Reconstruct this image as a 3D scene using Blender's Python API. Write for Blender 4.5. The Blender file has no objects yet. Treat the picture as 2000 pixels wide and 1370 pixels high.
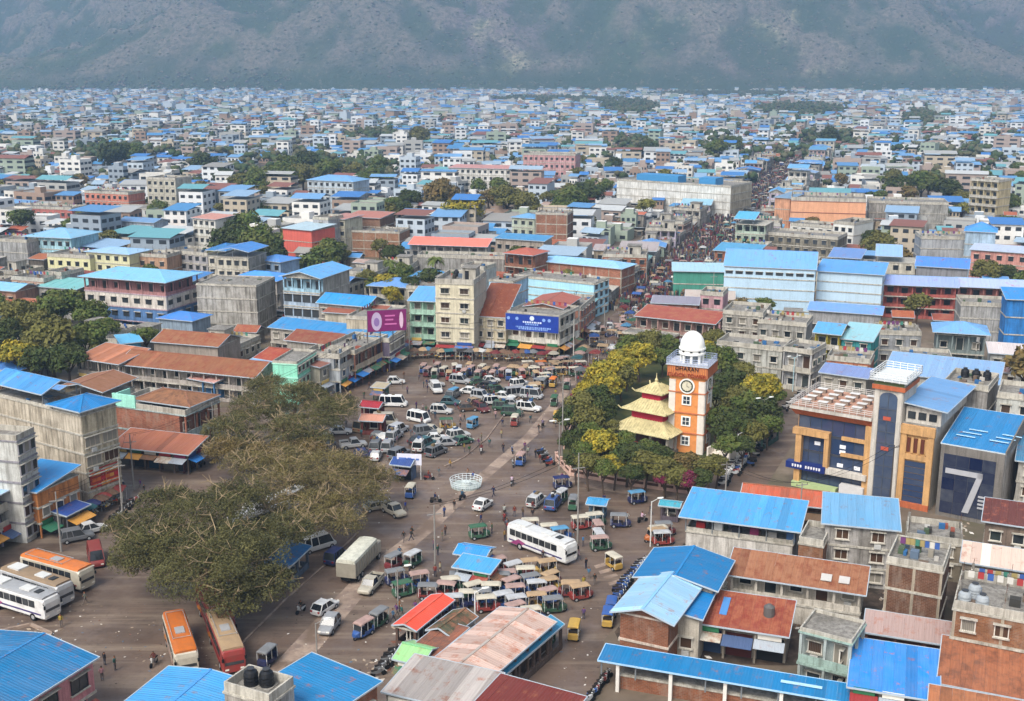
import bpy, math, random
import numpy as np
from mathutils import Vector, Matrix, noise as mnoise
R = random.Random(11)
NR = np.random.RandomState(5)
sc = bpy.context.scene
COL = sc.collection

# ------------------------------------------------------------------ camera, sky, sun, exposure
F_PX, Y_HOR, CAM_H = 2250.0, 130.0, 63.0
PITCH = math.atan((685 - Y_HOR) / F_PX)
cd = bpy.data.cameras.new('camera'); cam = bpy.data.objects.new('camera', cd); COL.objects.link(cam)
cam.location = (0, 0, CAM_H); cam.rotation_euler = (math.radians(90) - PITCH, 0, 0)
cd.sensor_width = 36; cd.sensor_fit = 'HORIZONTAL'; cd.lens = 36 * F_PX / 2000
cd.clip_start = 1; cd.clip_end = 30000
sc.camera = cam
SUN_EL, SUN_AZ = math.radians(50), math.radians(212)       # azimuth clockwise from +Y
w = bpy.data.worlds.new('World'); sc.world = w; w.use_nodes = True
nt = w.node_tree; bgn = nt.nodes['Background']
sky = nt.nodes.new('ShaderNodeTexSky'); sky.sky_type = 'NISHITA'; sky.sun_disc = False
sky.sun_elevation = SUN_EL; sky.sun_rotation = SUN_AZ; sky.dust_density = 4.0; sky.air_density = 1.0
hs = nt.nodes.new('ShaderNodeHueSaturation'); hs.inputs['Saturation'].default_value = 0.42
nt.links.new(sky.outputs[0], hs.inputs['Color']); nt.links.new(hs.outputs[0], bgn.inputs['Color'])
bgn.inputs['Strength'].default_value = 0.15
sl = bpy.data.lights.new('sun', 'SUN'); sl.energy = 2.1; sl.angle = math.radians(28); sl.color = (1, .95, .88)
so = bpy.data.objects.new('sun', sl); COL.objects.link(so)
sd = Vector((math.sin(SUN_AZ) * math.cos(SUN_EL), math.cos(SUN_AZ) * math.cos(SUN_EL), math.sin(SUN_EL)))
so.rotation_euler = sd.to_track_quat('Z', 'Y').to_euler(); so.location = (0, 0, 200)
sc.view_settings.view_transform = 'Standard'; sc.view_settings.look = 'None'
sc.view_settings.exposure = 0.56; sc.view_settings.gamma = 1.0
sc.view_settings.use_curve_mapping = False
sc.cycles.max_bounces = 5; sc.cycles.diffuse_bounces = 3; sc.cycles.volume_bounces = 1
sc.cycles.transparent_max_bounces = 8
sc.cycles.volume_step_rate = 4.0

# ------------------------------------------------------------------ photograph pixel -> place on the plane z
CP, SP = math.cos(PITCH), math.sin(PITCH)
def G(x, y, z=0.0):
    u = (x - 1000) / F_PX; v = (y - 685) / F_PX
    dx, dy, dz = u, CP - v * SP, -SP - v * CP
    k = (z - CAM_H) / dz
    return Vector((dx * k, dy * k, z))
def row_to_h(x, yb, yt):                     # height of a point seen at row yt above the ground point at row yb
    b = G(x, yb); v = (yt - 685) / F_PX
    return CAM_H + b.y * (-SP - v * CP) / (CP - v * SP)
def PX(p):                                   # place -> photograph pixel
    dz = p[2] - CAM_H
    d = p[1] * CP - dz * SP
    return 1000 + F_PX * p[0] / d, 685 + F_PX * (-(p[1] * SP + dz * CP)) / d * 1.0
def scale_at(p): return F_PX / (p[1] * CP - (p[2] - CAM_H) * SP)
def head(x1, y1, x2, y2, z=0):
    a, b = G(x1, y1, z), G(x2, y2, z); return math.atan2(b.y - a.y, b.x - a.x)

# ------------------------------------------------------------------ materials
def lin(c):
    if isinstance(c, str):
        c = tuple(int(c[i:i+2], 16) / 255 for i in (0, 2, 4))
    return tuple((v / 12.92 if v <= .04045 else ((v + .055) / 1.055) ** 2.4) for v in c)
MC = {}
class NT:
    def __init__(s, name):
        s.m = bpy.data.materials.new(name); s.m.use_nodes = True; s.t = s.m.node_tree
        s.b = s.t.nodes['Principled BSDF']; s.b.inputs['Specular IOR Level'].default_value = .3
    def n(s, ty, **kw):
        x = s.t.nodes.new('ShaderNode' + ty)
        for k, v in kw.items():
            if k.startswith('p_'): setattr(x, k[2:], v)
        for k, v in kw.items():
            if k.startswith('p_'): continue
            i = x.inputs[int(k[1:])] if k[0] == 'i' and k[1:].isdigit() else x.inputs[k]
            if hasattr(v, 'is_output') or isinstance(v, bpy.types.NodeSocket): s.t.links.new(v, i)
            else: i.default_value = v
        return x
    def vec(s, scale=(1, 1, 1), rnd=True):
        tc = s.n('TexCoord').outputs['Object']
        if rnd:
            oi = s.n('ObjectInfo').outputs['Random']
            mu = s.n('Math', p_operation='MULTIPLY', i0=oi, i1=97.0).outputs[0]
            tc = s.n('VectorMath', p_operation='ADD', i0=tc, i1=mu).outputs[0]
        return s.n('VectorMath', p_operation='MULTIPLY', i0=tc, i1=scale).outputs[0]
    def noise(s, scale, vec, detail=4, rough=.6):
        return s.n('TexNoise', Vector=vec, Scale=scale, Detail=detail, Roughness=rough).outputs[0]
    def ramp(s, fac, a, b):
        return s.n('MapRange', i0=fac, i1=a, i2=b, i3=0.0, i4=1.0).outputs[0]
    def mul(s, a, b): return s.n('Math', p_operation='MULTIPLY', i0=a, i1=b).outputs[0]
    def mix(s, f, a, b, bt='MIX'):
        x = s.t.nodes.new('ShaderNodeMix'); x.data_type = 'RGBA'; x.blend_type = bt
        for i, v in ((0, f), (6, a), (7, b)):
            if isinstance(v, bpy.types.NodeSocket): s.t.links.new(v, x.inputs[i])
            else: x.inputs[i].default_value = (v if i == 0 else (tuple(v) + (1,) if len(v) == 3 else v))
        return x.outputs[2]
    def base(s, c):
        if isinstance(c, bpy.types.NodeSocket): s.t.links.new(c, s.b.inputs['Base Color'])
        else: s.b.inputs['Base Color'].default_value = tuple(c) + (1,)
    def bump(s, h, st=.3, d=.1):
        s.t.links.new(s.n('Bump', Strength=st, Distance=d, Height=h).outputs[0], s.b.inputs['Normal'])
def cached(f):
    def g(*a, **k):
        key = (f.__name__,) + a + tuple(sorted(k.items()))
        if key not in MC: MC[key] = f(*a, **k)
        return MC[key]
    return g
@cached
def plaster(c, dirt=.5):
    t = NT('plaster'); col = lin(c)
    v = t.vec()
    n1 = t.ramp(t.noise(.35, v, 5, .65), .42, .72)
    n2 = t.ramp(t.noise(1.0, t.vec((1.7, 1.7, .13)), 5, .75), .44, .66)
    n3 = t.noise(7.0, v, 3, .7)
    dk = tuple(x * .38 + .015 for x in col); dk = (dk[0] * 1.02, dk[1] * .97, dk[2] * .88)
    a = t.mix(t.mul(n1, min(1, dirt * 1.25)), col, dk)
    a = t.mix(t.mul(n2, min(1, dirt * 1.35)), a, tuple(x * .62 for x in dk))
    a = t.mix(.35, a, t.n('VectorMath', p_operation='SCALE', i0=(1, 1, 1), i3=t.mul(n3, 1.9)).outputs[0], 'MULTIPLY')
    t.base(a); t.b.inputs['Roughness'].default_value = .9; t.bump(n3, .3, .03)
    return t.m
@cached
def brick(c='9a5a3c', dirt=.5):
    t = NT('brickwork'); col = lin(c)
    tc = t.vec(rnd=False)
    sx = t.n('SeparateXYZ', i0=tc)
    u = t.n('Math', p_operation='ADD', i0=sx.outputs[0], i1=sx.outputs[1]).outputs[0]
    vv = t.n('CombineXYZ', i0=u, i1=sx.outputs[2], i2=0.0).outputs[0]
    br = t.t.nodes.new('ShaderNodeTexBrick'); t.t.links.new(vv, br.inputs['Vector'])
    br.inputs['Scale'].default_value = 1; br.inputs['Brick Width'].default_value = .46; br.inputs['Row Height'].default_value = .17
    br.inputs['Mortar Size'].default_value = .013; br.inputs['Bias'].default_value = -.1
    br.inputs['Color1'].default_value = tuple(x * 1.05 for x in col) + (1,)
    br.inputs['Color2'].default_value = (col[0] * .62, col[1] * .55, col[2] * .5, 1)
    br.inputs['Mortar'].default_value = (.22, .18, .14, 1)
    n1 = t.ramp(t.noise(.4, t.vec(), 5, .7), .4, .75)
    n2 = t.ramp(t.noise(1.0, t.vec((.8, .8, .2)), 4, .7), .5, .75)
    a = t.mix(t.mul(n1, .75), br.outputs[0], (col[0] * .38, col[1] * .42, col[2] * .42))
    a = t.mix(t.mul(n2, dirt), a, (.32, .27, .22))
    t.base(a); t.b.inputs['Roughness'].default_value = .95; t.bump(br.outputs[1], -.4, .03)
    return t.m
@cached
def tin(c, rust=0.0, axis='x', fade=.25):
    t = NT('tin_sheet'); col = lin(c)
    sx = t.n('SeparateXYZ', i0=t.vec(rnd=False))
    w = t.n('Math', p_operation='SINE', i0=t.mul(sx.outputs[0 if axis == 'x' else 1], 2 * math.pi / .32)).outputs[0]
    sv = (2.2, .12, .2) if axis == 'x' else (.12, 2.2, .2)
    st = t.ramp(t.noise(1.0, t.vec(sv), 4, .7), .4, .68)
    bl = t.ramp(t.noise(.3, t.vec(), 4, .6), .35, .75)
    g = sum(col) / 3
    pale = tuple(x * .62 + g * .28 + .05 for x in col)
    a = t.mix(t.mul(bl, fade), col, pale)
    a = t.mix(t.mul(st, fade * .8), a, tuple(x * .6 for x in col))
    if rust > 0:
        rn = t.ramp(t.noise(.7, t.vec(), 6, .75), .62 - rust * .35, .78 - rust * .3)
        rs = t.mix(t.noise(2.5, t.vec(sv), 3), (.21, .075, .035), (.34, .17, .10))
        a = t.mix(rn, a, rs)
    oc = t.n('ObjectInfo').outputs['Color']
    a = t.mix(1.0, a, oc, 'MULTIPLY')
    t.base(a); t.b.inputs['Roughness'].default_value = .5 if rust < .3 else .85
    t.bump(w, .5, .03)
    return t.m
@cached
def paint(c, rough=.6, noise=.15, spec=.3, metal=0.0):
    t = NT('painted_surface'); col = lin(c)
    n = t.ramp(t.noise(1.3, t.vec(), 4, .7), .35, .75)
    t.base(t.mix(t.mul(n, noise * 2), col, tuple(x * .55 for x in col)))
    t.b.inputs['Roughness'].default_value = rough; t.b.inputs['Metallic'].default_value = metal
    t.b.inputs['Specular IOR Level'].default_value = spec
    return t.m
@cached
def objpaint(rough=.4, dirt=.42, spec=.45):                       # colour of the object itself
    t = NT('body_paint')
    oc = t.n('ObjectInfo').outputs['Color']
    n = t.ramp(t.noise(1.1, t.vec(), 4, .7), .4, .8)
    t.base(t.mix(t.mul(n, dirt), oc, (.12, .10, .08)))
    t.b.inputs['Roughness'].default_value = rough; t.b.inputs['Specular IOR Level'].default_value = spec
    return t.m
@cached
def glass(c='10161c', rough=.12):
    t = NT('window_glass'); col = lin(c)
    r = t.n('ObjectInfo').outputs['Random']
    n = t.noise(.8, t.vec(), 2)
    t.base(t.mix(t.mul(t.mul(r, n), .5), col, (.16, .17, .17)))
    t.b.inputs['Roughness'].default_value = rough; t.b.inputs['Specular IOR Level'].default_value = .6
    return t.m
@cached
def leafmat(c1, c2, c3, big=.35):
    t = NT('leaves')
    r = t.n('NewGeometry').outputs['Random Per Island']
    n = t.ramp(t.noise(big, t.vec(), 3, .6), .38, .62)
    a = t.mix(r, lin(c1), lin(c2)); a = t.mix(t.mul(n, .85), a, lin(c3))
    t.base(a); t.b.inputs['Roughness'].default_value = .8; t.b.inputs['Specular IOR Level'].default_value = .15
    return t.m
WHITE = '#'
# ------------------------------------------------------------------ mesh builder
class MB:
    def __init__(s): s.v = []; s.f = []; s.m = []; s.mats = []; s.smooth = False
    def mi(s, m):
        if m not in s.mats: s.mats.append(m)
        return s.mats.index(m)
    def poly(s, pts, m):
        b = len(s.v); s.v += [tuple(p) for p in pts]; s.f.append(tuple(range(b, b + len(pts)))); s.m.append(s.mi(m))
    def hexa(s, p, m):                                  # p: 4 bottom + 4 top, m: material or 6 (front,right,back,left,top,bottom)
        b = len(s.v); s.v += [tuple(q) for q in p]
        fs = ((0, 1, 5, 4), (1, 2, 6, 5), (2, 3, 7, 6), (3, 0, 4, 7), (4, 5, 6, 7), (3, 2, 1, 0))
        for i, f in enumerate(fs):
            mm = m[i] if isinstance(m, (tuple, list)) else m
            s.f.append(tuple(b + k for k in f)); s.m.append(s.mi(mm))
    def box(s, x0, y0, z0, x1, y1, z1, m):
        s.hexa([(x0, y0, z0), (x1, y0, z0), (x1, y1, z0), (x0, y1, z0), (x0, y0, z1), (x1, y0, z1), (x1, y1, z1), (x0, y1, z1)], m)
    def bar(s, a, b, w, m, h=None):
        a, b = Vector(a), Vector(b); d = (b - a)
        if d.length < 1e-6: return
        d.normalize(); up = Vector((0, 0, 1)) if abs(d.z) < .9 else Vector((1, 0, 0))
        x = d.cross(up).normalized(); y = x.cross(d).normalized(); x *= w / 2; y *= (h or w) / 2
        s.hexa([a - x - y, a + x - y, a + x + y, a - x + y, b - x - y, b + x - y, b + x + y, b - x + y], m)
    def cyl(s, c, r, h, m, n=10, r2=None, axis='z', cap=True):
        r2 = r if r2 is None else r2; b = len(s.v); k = s.mi(m)
        for i in range(n):
            a = 2 * math.pi * i / n; ca, sa = math.cos(a), math.sin(a)
            for rr, t in ((r, 0), (r2, h)):
                p = (rr * ca, rr * sa, t)
                if axis == 'y': p = (p[0], p[2], p[1])
                if axis == 'x': p = (p[2], p[0], p[1])
                s.v.append((c[0] + p[0], c[1] + p[1], c[2] + p[2]))
        for i in range(n):
            j = (i + 1) % n; s.f.append((b + 2 * i, b + 2 * j, b + 2 * j + 1, b + 2 * i + 1)); s.m.append(k)
        if cap:
            s.f.append(tuple(b + 2 * i + 1 for i in range(n))); s.m.append(k)
            s.f.append(tuple(b + 2 * i for i in reversed(range(n)))); s.m.append(k)
    def lathe(s, c, prof, m, n=12):
        b = len(s.v); k = s.mi(m)
        for r, z in prof:
            for i in range(n):
                a = 2 * math.pi * i / n; s.v.append((c[0] + r * math.cos(a), c[1] + r * math.sin(a), c[2] + z))
        for q in range(len(prof) - 1):
            for i in range(n):
                j = (i + 1) % n
                s.f.append((b + q * n + i, b + q * n + j, b + (q + 1) * n + j, b + (q + 1) * n + i)); s.m.append(k)
    def loft(s, rings, m, cap=True):
        b = len(s.v); n = len(rings[0])
        for r in rings: s.v += [tuple(p) for p in r]
        for q in range(len(rings) - 1):
            mm = m[q] if isinstance(m, list) else m; k = s.mi(mm)
            for i in range(n):
                j = (i + 1) % n
                s.f.append((b + q * n + i, b + q * n + j, b + (q + 1) * n + j, b + (q + 1) * n + i)); s.m.append(k)
        if cap:
            k = s.mi(m[0] if isinstance(m, list) else m)
            s.f.append(tuple(b + i for i in reversed(range(n)))); s.m.append(k)
            k = s.mi(m[-1] if isinstance(m, list) else m)
            s.f.append(tuple(b + (len(rings) - 1) * n + i for i in range(n))); s.m.append(k)
    def mesh(s, name='mesh'):
        me = bpy.data.meshes.new(name); me.from_pydata(s.v, [], s.f)
        for m in s.mats: me.materials.append(m)
        me.polygons.foreach_set('material_index', s.m)
        if s.smooth: me.polygons.foreach_set('use_smooth', [True] * len(s.f))
        me.update(); return me
    def empty(s): return not s.f
def put(name, me, parent=None, loc=(0, 0, 0), rz=0.0, color=None, mw=None):
    o = bpy.data.objects.new(name, me); COL.objects.link(o)
    if parent is not None: o.parent = parent
    if mw is not None: o.matrix_local = mw
    else:
        o.location = loc
        if rz: o.rotation_euler = (0, 0, rz)
    if color: o.color = tuple(color) + (1,)
    return o
def tag(o, label=None, cat=None, group=None, kind=None):
    if label: o['label'] = label
    if cat: o['category'] = cat
    if group: o['group'] = group
    if kind: o['kind'] = kind
    return o
def npmesh(name, V, Fq, mats, mi=None, smooth=False):
    me = bpy.data.meshes.new(name); nf = len(Fq); k = Fq.shape[1]
    me.vertices.add(len(V)); me.vertices.foreach_set('co', np.ascontiguousarray(V, dtype=np.float32).ravel())
    me.loops.add(nf * k); me.loops.foreach_set('vertex_index', np.ascontiguousarray(Fq, dtype=np.int32).ravel())
    me.polygons.add(nf); me.polygons.foreach_set('loop_start', np.arange(0, nf * k, k, dtype=np.int32))
    for m in mats: me.materials.append(m)
    if mi is not None: me.polygons.foreach_set('material_index', np.asarray(mi, dtype=np.int32))
    if smooth: me.polygons.foreach_set('use_smooth', np.ones(nf, dtype=bool))
    me.update(calc_edges=True); me.validate(); return me
# things named later by what sets them apart
AUTO = []
def auto(o, look, cat, group): o['category'] = cat; o['group'] = group; AUTO.append((o, look))
# ------------------------------------------------------------------ buildings
FACE = []                                         # what the front of each building spans, to keep later houses from standing before it
def covers(x, y, w, d, h):
    a, b, t_ = PX((x - w/2, y, h)), PX((x + w/2, y, h)), PX((x, y - d/2, 0)); m = 0
    for x0, x1, y0, y1, yy in FACE[:N_HAND[0]]:
        if yy < y: continue
        ox, oy = min(x1, b[0]) - max(x0, a[0]), min(y1, t_[1]) - max(y0, a[1])
        if ox > 0 and oy > 0: m = max(m, ox * oy / ((x1 - x0) * (y1 - y0) + 1))
    return m
N_HAND = [0]
FOOT = []                                         # footprints (centre, half sizes, angle)
DARKP = paint('1b1a1c', .8)
TRIM = plaster('b9b4a8', .5)
CONC = plaster('8f8b84', .6)
_wc = {}
def window_meshes(w, h, fr):
    k = (round(w, 1), round(h, 1), fr)
    if k not in _wc:
        w, h = k[0], k[1]; m = paint(fr, .6); a = MB()
        for u0, u1, z0, z1 in ((-w/2, -w/2+.1, 0, h), (w/2-.1, w/2, 0, h), (-w/2+.1, w/2-.1, 0, .1), (-w/2+.1, w/2-.1, h-.1, h)):
            a.box(u0, -.1, z0, u1, .03, z1, m)
        nm = max(1, int(w / .8))
        for i in range(1, nm):
            u = -w/2 + w * i / nm; a.box(u-.03, -.07, .1, u+.03, -.02, h-.1, m)
        a.box(-w/2-.12, -.28, -.1, w/2+.12, .03, 0, TRIM)
        a.box(-w/2-.15, -.45, h, w/2+.15, .03, h+.1, TRIM)
        ps = []
        for pm in (glass(), glass(), paint('4a3526', .8), paint('8a8478', .8), glass('26302e', .2)):
            b = MB(); b.box(-w/2+.1, -.045, .1, w/2-.1, -.02, h-.1, pm); ps.append(b.mesh('pane'))
        g_ = MB()
        for i in range(int(w / .18)): g_.box(-w/2+.1+i*.18, -.13, 0, -w/2+.13+i*.18, -.105, h, paint('5a5650'))
        _wc[k] = (a.mesh('window'), ps, g_.mesh('grille'))
    return _wc[k]
class Bld:
    def __init__(s, label, p1, p2, h=None, D=10, yb=None, name='building', cat='building', group=None, world=None):
        if world is not None:
            A, ang, s.L = world
        else:
            if yb is not None: h = row_to_h(p1[0], yb, p1[1])
            a, b = G(p1[0], p1[1], h), G(p2[0], p2[1], h)
            s.L = math.hypot(b.x - a.x, b.y - a.y); ang = math.atan2(b.y - a.y, b.x - a.x); A = (a.x, a.y)
        s.h, s.D, s.ang = h, D, ang
        s.root = bpy.data.objects.new(name, None); COL.objects.link(s.root); s.root.empty_display_size = .5
        s.root.location = (A[0], A[1], 0); s.root.rotation_euler = (0, 0, ang)
        tag(s.root, label, cat, group)
        s.A = Vector((A[0], A[1], 0))
        c = s.W(s.L / 2, D / 2); s.sc = scale_at(c); s.near = s.sc > 8.3
        FOOT.append((c.x, c.y, s.L / 2, D / 2, ang))
        q0, q1, q2 = PX(s.W(0, 0, h)), PX(s.W(s.L, 0, h)), PX(s.W(s.L / 2, 0, 0)); FACE.append((min(q0[0], q1[0]), max(q0[0], q1[0]), min(q0[1], q1[1]), q2[1], s.W(s.L/2, 0).y))
        s.mw = MB(); s.col = {}; s.top = h
    def W(s, x, y, z=0):
        ca, sa = math.cos(s.ang), math.sin(s.ang)
        return Vector((s.A.x + ca * x - sa * y, s.A.y + sa * x + ca * y, z))
    def f(s, side):
        return {'F': ((0, 0), (1, 0), (0, -1), s.L), 'R': ((s.L, 0), (0, 1), (1, 0), s.D), 'K': ((0, s.D), (0, -1), (-1, 0), s.D), 'B': ((s.L, s.D), (-1, 0), (0, 1), s.L)}[side]
    def fbox(s, mb, side, u0, u1, w0, w1, z0, z1, m):
        o, d, n, _ = s.f(side)
        x = sorted((o[0] + d[0]*u0 + n[0]*w0, o[0] + d[0]*u1 + n[0]*w1)); y = sorted((o[1] + d[1]*u0 + n[1]*w0, o[1] + d[1]*u1 + n[1]*w1))
        mb.box(x[0], y[0], z0, x[1], y[1], z1, m)
    def part(s, name, mb, color=None, label=None, kind=None):
        if mb.empty(): return None
        o = put(name, mb.mesh(name), s.root, color=color)
        if label: o['label'] = label
        if kind: o['kind'] = kind
        return o
    def window(s, side, u, z, w, h, w0=0.0, fr='cfc9bd'):
        o, d, n, _ = s.f(side)
        if s.near:
            a, bs, gr = window_meshes(w, h, fr); s.rw = getattr(s, 'rw', None) or random.Random(int(abs(s.A.x)*17 + abs(s.A.y)*5)); b = s.rw.choice(bs)
            ang = {'F': 0, 'R': math.pi / 2, 'K': -math.pi / 2, 'B': math.pi}[side]
            loc = (o[0] + d[0]*u + n[0]*w0, o[1] + d[1]*u + n[1]*w0, z)
            q = put('window', a, s.root, loc, ang); put('pane', b, q)
            if s.rw.random() < .25 and w < 2.3: put('grille', gr, q)
            if s.rw.random() < .12:
                c_ = MB(); s.fbox(c_, side, u - .4, u + .4, w0 + .03, w0 + .38, z - .75, z - .2, paint('b4b4b0', .6)); s.part('air_unit', c_)
        else:
            s.fbox(s.mw, side, u - w/2, u + w/2, w0 + .02, w0 + .05, z, z + h, glass('1a2026', .3))
            s.fbox(s.mw, side, u - w/2 - .1, u + w/2 + .1, w0 + .02, w0 + .4, z + h, z + h + .1, TRIM)
    def storeys(s, F='', Rt='', K='', wall=None, side=None, trim=None, win=(1.4, 1.4), pitch=2.9, slab=.12, fr='cfc9bd', seed=1, cols=None, awn=None):
        rr = random.Random(seed * 31 + int(abs(s.A.x) * 7)); n = max(len(F), len(Rt), len(K), 1); fh = s.h / n; s.fh = fh
        wl = wall if isinstance(wall, list) else [wall] * n; trim = trim or TRIM
        sdm = side
        ins = {'o': 1.6, 'b': 1.3, 's': 1.1}
        mb, sb, rb, cb = MB(), MB(), MB(), MB()
        g = lambda q, i: q[i] if i < len(q) else 'n'
        colpos = []
        for i in range(n):
            z = i * fh; wm = wl[min(i, len(wl) - 1)]; sm = (sdm or wm)
            fc, rc, kc = g(F, i), g(Rt, i), g(K, i)
            if fc == 'p':
                pw = .9
                for sd_ in 'FRKB': s.fbox(mb, sd_, 0, s.f(sd_)[3], -.15, 0, z, z + pw, wm)
                if s.D > 6: mb.box(s.L*.3, s.D*.55, z, s.L*.75, s.D-.3, z + fh - .1, wm)
            else:
                x0, x1, y0 = ins.get(kc, 0), s.L - ins.get(rc, 0), ins.get(fc, 0)
                mb.box(x0, y0, z, x1, s.D, z + fh - .02, (wm, wm if rc != 'n' else sm, sm, wm if kc != 'n' else sm, sm, sm))
            if i > 0 or True:
                zz = z + fh; e = slab
                sb.box(-e, -e, zz - .2, s.L + e, s.D + e, zz + (.0 if i == n-1 else .06), trim)
            for sd_, ch in (('F', fc), ('R', rc), ('K', kc)):
                ln = s.f(sd_)[3]; w0 = -ins.get(ch, 0)
                nn = max(1, int(round(ln / pitch)))
                if ch == 'w':
                    for k in range(nn): s.window(sd_, (k + .5) * ln / nn, z + fh*.3, win[0], win[1], 0, fr)
                elif ch == 'g':
                    for k in range(nn): s.window(sd_, (k + .5) * ln / nn, z + fh*.28, ln / nn * .86, fh * .55, 0, fr)
                elif ch in 'bop':
                    cw = .28
                    for k in range(nn + 1):
                        u = min(max(k * ln / nn, cw/2 + .02), ln - cw/2 - .02)
                        cbx = cb if not s.near else MB()
                        s.fbox(cbx, sd_, u - cw/2, u + cw/2, -cw, 0.01, z, z + fh - .2, wm)
                        if cbx is not cb: s.part('pillar', cbx)
                    if ch != 'p':
                        s.fbox(rb, sd_, .02, ln - .02, -.1, .03, z + .06, z + (.95 if ch == 'b' else .8), wm if ch == 'o' else trim)
                        for k in range(nn):
                            s.window(sd_, (k + .5) * ln / nn, z + .1 if k % 2 else z + .8, min(1.5, ln/nn*.7), fh - 1.0 if k % 2 else 1.4, w0, fr)
                elif ch == 's':
                    for k in range(nn):
                        u = (k + .5) * ln / nn; ww = ln / nn * .84
                        q = MB(); c = rr.choice(['23252b', '1c1c1e', '2c3f5e', '5a2a26', '3a3a3c', '6f6a60', '27405a'])
                        s.fbox(q, sd_, u - ww/2, u + ww/2, w0 + .02, w0 + .08, z + .02, z + fh * .72, paint(c, .7))
                        if s.near: s.part('shutter', q)
                        else: s._join(q)
                        cbx = MB() if s.near else cb; s.fbox(cbx, sd_, u - ln/nn/2 + (.02 if k else .1), u - ln/nn/2 + .27, -.25, -.003, z, z + fh - .2, wm)
                        if s.near: s.part('pillar', cbx)
                        if s.near or rr.random() < .5:
                            q = MB(); c = awn or rr.choice(['2a6fb5', '8d3030', 'b8b2a4', '46587a', '2f6b4f', 'c28a3a', '6b5540', '9aa2aa'])
                            o, d, nn_, _ = s.f(sd_); dep = 1.0 + rr.random() * .8; za = z + fh * .76; zb = za - .35 - rr.random() * .3
                            P = lambda uu, ww_, z_: (o[0] + d[0]*uu + nn_[0]*ww_, o[1] + d[1]*uu + nn_[1]*ww_, z_)
                            a0, a1 = u - ln/nn/2 + .05, u + ln/nn/2 - .05
                            q.hexa([P(a0, .02, za), P(a0, dep, zb), P(a1, dep, zb), P(a1, .02, za), P(a0, .02, za+.05), P(a0, dep, zb+.05), P(a1, dep, zb+.05), P(a1, .02, za+.05)], tin(c, .1 if rr.random() < .6 else .5))
                            if s.near: s.part('awning', q)
                            else: s._join(q)
                        if rr.random() < .6:
                            q = MB(); c = rr.choice(['c9c4ba', '9e2f2c', '2d4f92', 'd0b060', '2e6d4a', 'b8b8bc', '7d2a4f', 'ddd8cc'])
                            s.fbox(q, sd_, u - ww*.45, u + ww*.45, .03, .14, z + fh*.8, z + fh*.8 + .65, paint(c, .5))
                            if s.near: s.part('signboard', q)
                            else: s._join(q)
        s.part('wall', mb); s.part('floor_slab', sb); s.part('railing', rb)
        if not cb.empty(): s.part('pillars', cb, kind='stuff')
        return s
    def _join(s, q):
        for f_, k in zip(q.f, q.m): s.mw.poly([q.v[i] for i in f_], q.mats[k])
    def flat(s, par=.8, mat=None, top=None, room=0, stubs=False, tanks=0):
        mat = mat or TRIM; top = top or CONC; z = s.h; a, b = MB(), MB()
        b.box(.18, .18, z - .02, s.L - .18, s.D - .18, z + .04, top); s.part('roof_slab', b)
        if par:
            for sd_ in 'FB': s.fbox(a, sd_, 0, s.L, -.16, 0, z - .01, z + par, mat)
            for sd_ in 'RK': s.fbox(a, sd_, .165, s.D - .165, -.16, 0, z - .01, z + par - .01, mat)
            s.part('parapet', a)
        if room:
            c = MB(); x0 = s.L * (.15 if room == 1 else .55); c.box(x0, s.D*.45, z + .04, x0 + min(4, s.L*.35), s.D*.45 + min(4, s.D*.4), z + 2.6, mat)
            c.box(x0 - .3, s.D*.45 - .3, z + 2.6, x0 + min(4, s.L*.35) + .3, s.D*.45 + min(4, s.D*.4) + .3, z + 2.75, top)
            c.box(x0 + .6, s.D*.45 - .03, z + .04, x0 + 1.5, s.D*.45 - .005, z + 2.0, DARKP)
            s.part('stair_room', c)
        if s.L > 5 and s.D > 5 and s.h < 20:
            r_ = random.Random(int(s.A.x * 13 + s.A.y)); c = MB(); jm = [paint(q, .9) for q in ('6a5a4c', '8a8478', '3a3834', '5a6a7c', '8a4a3a', 'b0aca4', '4a5a44', '2f5f8f')]
            for k in range(r_.randint(6, 12)):
                x, y = r_.uniform(.6, s.L - 1.2), r_.uniform(.6, s.D - 1.2); w_ = r_.uniform(.2, 1.1); c.box(x, y, z + .05, min(x + w_, s.L-.3), min(y + r_.uniform(.2, 1.1), s.D-.3), z + .05 + r_.uniform(.1, .9), r_.choice(jm))
            if r_.random() < .5:
                y = s.D * r_.uniform(.3, .8)
                for k in range(8): x = .8 + k * (s.L - 1.8) / 8; c.box(x, y, z + 1.0, x + .6, y + .03, z + 1.8, paint(r_.choice(('a03a3a', 'c8c4bc', '3a5a9a', '9a8a5a', '6a3a6a', '3f7a6a'))))
                c.bar((.5, y, z + 1.8), (s.L - .5, y, z + 1.8), .03, DARKP)
            s.part('rooftop_clutter', c, kind='stuff')
        if stubs:
            c = MB(); nx = max(2, int(s.L / 4) + 1); ny = max(2, int(s.D / 4) + 1)
            for i in range(nx):
                for j in range(ny):
                    x = .2 + (s.L - .4) * i / (nx - 1); y = .2 + (s.D - .4) * j / (ny - 1)
                    c.box(x - .15, y - .15, z, x + .15, y + .15, z + .9 + .5 * ((i + j) % 2), CONC)
                    c.bar((x, y, z + .9), (x + .05, y, z + 2.0), .05, paint('5a3a2a', .8))
            s.part('column_stub', c)
        for k in range(tanks): water_tank(s, s.L * (.3 + .25 * k), s.D * .7, s.h + .05)
        return s
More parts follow.
